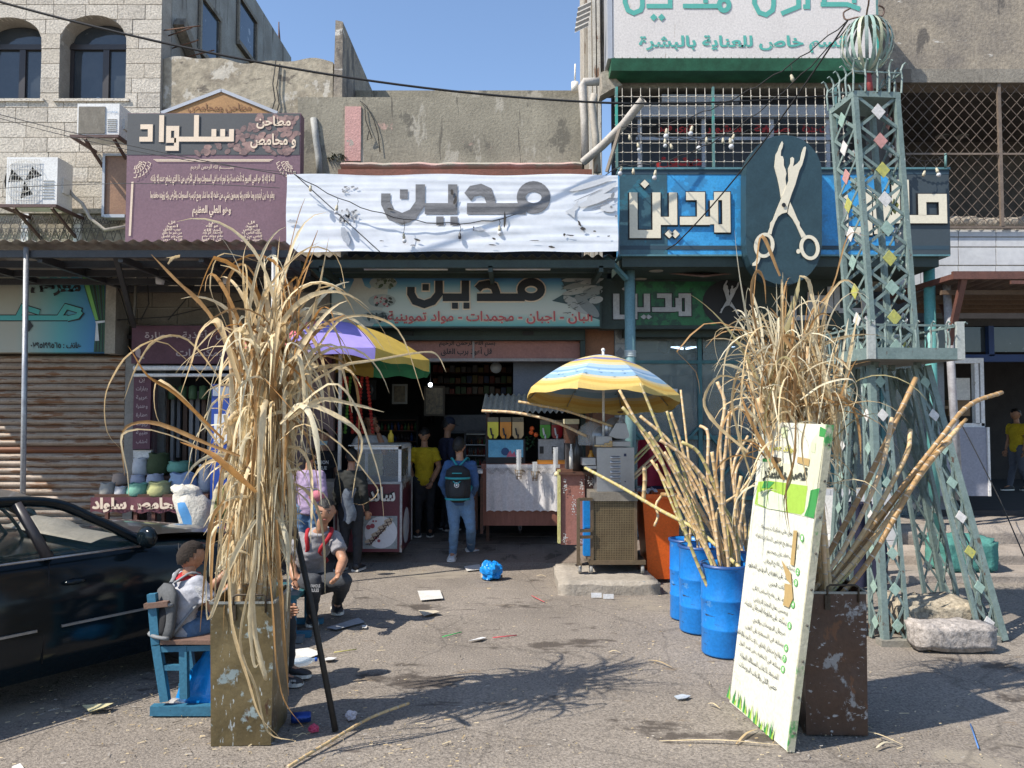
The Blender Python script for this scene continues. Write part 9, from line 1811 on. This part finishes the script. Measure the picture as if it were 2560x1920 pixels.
for s in (0, 1):
 def Q(u, i, z): return C(u, i if s == 0 else Wd-i, z)
 g = G(); g.tube(smooth_path([Q(A0[0], .07, A0[1]), Q(.72, .15, 1.07), Q(RF[0], rin-.02, RF[1]), Q(-.2, rin-.03, 1.235), Q(RB[0], rin-.02, RB[1]), Q(-1.05, .16, 1.08), Q(B0[0], .08, B0[1])], 36), .032, 8); part(g, 'roof_rail', mCar, car)
 g = G(); g.tube([Q(.39, .065, .88), Q(.33, .13, 1.04), Q(.26, rin-.03, 1.215)], [.034, .032, .032], 8); part(g, 'door_pillar', mFrameDk, car)
 g = G(); g.add([Q(.43, .065, .885), Q(.96, .065, .885), Q(.70, .15, 1.06), Q(.44, rin-.04, 1.185), Q(.31, rin-.04, 1.2)], [(0, 1, 2, 3, 4) if s == 0 else (4, 3, 2, 1, 0)]); part(g, 'side_window', M('car_glass', (.05, .12, .12), .02, b=0, fine=0, alpha=.24, spec=.8), car)
 g = G(); g.add([Q(.35, .065, .885), Q(-.95, .075, .90), Q(-.78, rin-.04, 1.19), Q(.21, rin-.04, 1.2)], [(0, 3, 2, 1) if s == 0 else (1, 2, 3, 0)]); part(g, 'side_window', MATS['car_glass'], car)
 g = G(); g.tube([Q(-1.3, .035, .885), Q(-.4, .03, .885), Q(.3, .03, .885), Q(1.04, .035, .885)], .008, 6); part(g, 'belt_trim', M('trim_chrome', (.40, .40, .42), .25, m=.8, b=0), car)
 for u0, u1 in ((-1.0, .30), (.44, 1.30)): g = G(); g.bar(Q(u0, -.018, .475), Q(u1, -.018, .475), .014, .014); part(g, 'side_trim', M('trim_grey', (.32, .30, .28), .35, m=.4), car)
 for u0 in (.37, 1.22): g = G(); g.tube([Q(u0-.03, .0, .27), Q(u0-.02, -.006, .5), Q(u0, .004, .68), Q(u0+.02, .055, .865)], .0035, 5); part(g, 'door_seam', mBlackP, car)
 g = G(); g.ball(Q(.52, -.004, .73), .07, sq=(1, .5, .28), Rm=Matrix.Rotation(th, 3, 'Z')); part(g, 'door_handle', mCar, car)
 g = G(); c = Q(.94, -.07, .955); g.ball(c, .10, sq=(.5, 1.0, .75), Rm=Matrix.Rotation(th, 3, 'Z')); g.bar(c, Q(.98, .06, .91), .04); part(g, 'mirror', mCar, car)
 for u0 in (1.45, -1.45):
  c = Q(u0, .10, .29); ax = cw if s == 0 else -cw; g = G(); g.lathe(c-ax*.10, [(.18, 0), (.28, .0), (.30, .03), (.30, .17), (.28, .2), (.18, .2)], 28, ax=ax); wh = part(g, 'wheel', mRub, car); g = G(); g.lathe(c-ax*.10, [(0, .02), (.05, .01), (.07, .03), (.17, .04), (.185, .0)], 20, ax=ax); part(g, 'rim', M('wheel_rim', (.3, .3, .31), .35, m=.6), wh)
g = G(); g.grid(lambda u, v: C(RB[0]+(RF[0]-RB[0])*u+.03*(0), rin-.04+(Wd-2*rin+.08)*v, 1.215+.045*math.sin(math.pi*v)+.02*math.sin(math.pi*u)), 12, 12); part(g, 'roof', mDust, car)
g = G(); g.grid(lambda u, v: C(A0[0]+.10*math.sin(math.pi*v)+(RF[0]-A0[0]-.06*math.sin(math.pi*v))*u, (.08+(rin-.10)*u)+(Wd-.16-2*(rin-.10)*u)*v, A0[1]+.03*math.sin(math.pi*v)+(RF[1]-A0[1]+.02*math.sin(math.pi*v))*u), 8, 10); part(g, 'windscreen', MATS['car_glass'], car)
g = G(); g.grid(lambda u, v: C(B0[0]+(RB[0]-B0[0])*u, (.08+(rin-.10)*u)+(Wd-.16-2*(rin-.10)*u)*v, B0[1]+.02*math.sin(math.pi*v)+(RB[1]-B0[1])*u), 8, 10, flip=True); part(g, 'rear_window', MATS['car_glass'], car)
g = G(); g.grid(lambda u, v: C(1.1+.85*u, .20+(Wd-.40)*v, .925-.10*u**1.8+.012*math.sin(math.pi*v)), 8, 10); part(g, 'bonnet', M('dusty_bonnet', (.06, .055, .05), .3, coat=.6, c2=(.04, .037, .034), s=3, b=0), car)
mInt = flat('car_interior', (.16, .15, .13), .7); g = G(); g.grid(lambda u, v: C(.68+.30*u, .14+(Wd-.28)*v, .93+.03*math.sin(math.pi*u)+(.05 if .55 < v < .9 else 0)*math.sin(math.pi*u)), 6, 16); part(g, 'dashboard', M('dash', (.34, .32, .27), .7), car)
for w0 in (.22, .92):
 g = G(); g.obox(C(.05, w0+.24, .98), (.12, .44, .42), Matrix.Rotation(th, 3, 'Z')); g.obox(C(.02, w0+.24, 1.13), (.09, .22, .13), Matrix.Rotation(th, 3, 'Z')); part(g, 'seat', mInt, car)
g = G(); c = C(.58, 1.15, .98); ax = (cu*.85+V(0, 0, .5)).normalized(); x_, y_ = basis(ax); g.tube([c+(x_*math.cos(k*.45)+y_*math.sin(k*.45))*.17 for k in range(15)], .012, 6); part(g, 'steering_wheel', mRub, car)
g = G(); g.obox(C(.42, .8, 1.17), (.04, .2, .06), Matrix.Rotation(th, 3, 'Z')); part(g, 'rear_view_mirror', mRub, car)
for w0 in (.18, Wd-.48): g = G(); g.box(C(0, 0, 0), C(0, 0, 0)); g = G(); g.obox(C(1.93, w0+.15, .62), (.1, .32, .12), Matrix.Rotation(th, 3, 'Z')); part(g, 'headlight', M('headlight', (.5, .52, .55), .1), car)
g = G(); a, b = at(2115, 1260, 8.0), at(2232, 1470, 7.9); g.grid(lambda u, v: V(a.x+(b.x-a.x)*u+.02*math.sin(v*5), 8.0+.03*math.sin(u*14), .02+(a.z-.02)*v), 24, 8); g.grid(lambda u, v: V(a.x+(b.x-a.x)*u+.02*math.sin(v*5), 8.25+.03*math.sin(u*14), .02+(a.z-.02)*v), 24, 8); top(g, 'cloth_drape', cloth('navy_drape', (.012, .014, .04)), 'long dark navy cloth hanging down behind the lattice tower', 'cloth')
t = thing('plastic_chair', 'pale grey plastic garden chair behind the canes right of the board', 'chair', at(2100, 1480, 8.4)); c = at(2085, 1300, 8.3)
g = G(); g.box((c.x-.2, 8.3, .42), (c.x+.2, 8.7, .45)); part(g, 'seat', mOffW, t); g = G(); g.grid(lambda u, v: V(c.x-.2+.4*u, 8.72+.05*v, .45+.42*v), 6, 6); part(g, 'backrest', mOffW, t)
for sx in (-.18, .18):
 for sy in (8.32, 8.68): g = G(); g.tube([(c.x+sx, sy, .42), (c.x+sx*1.15, sy, .0)], .02, 6); part(g, 'leg', mOffW, t)
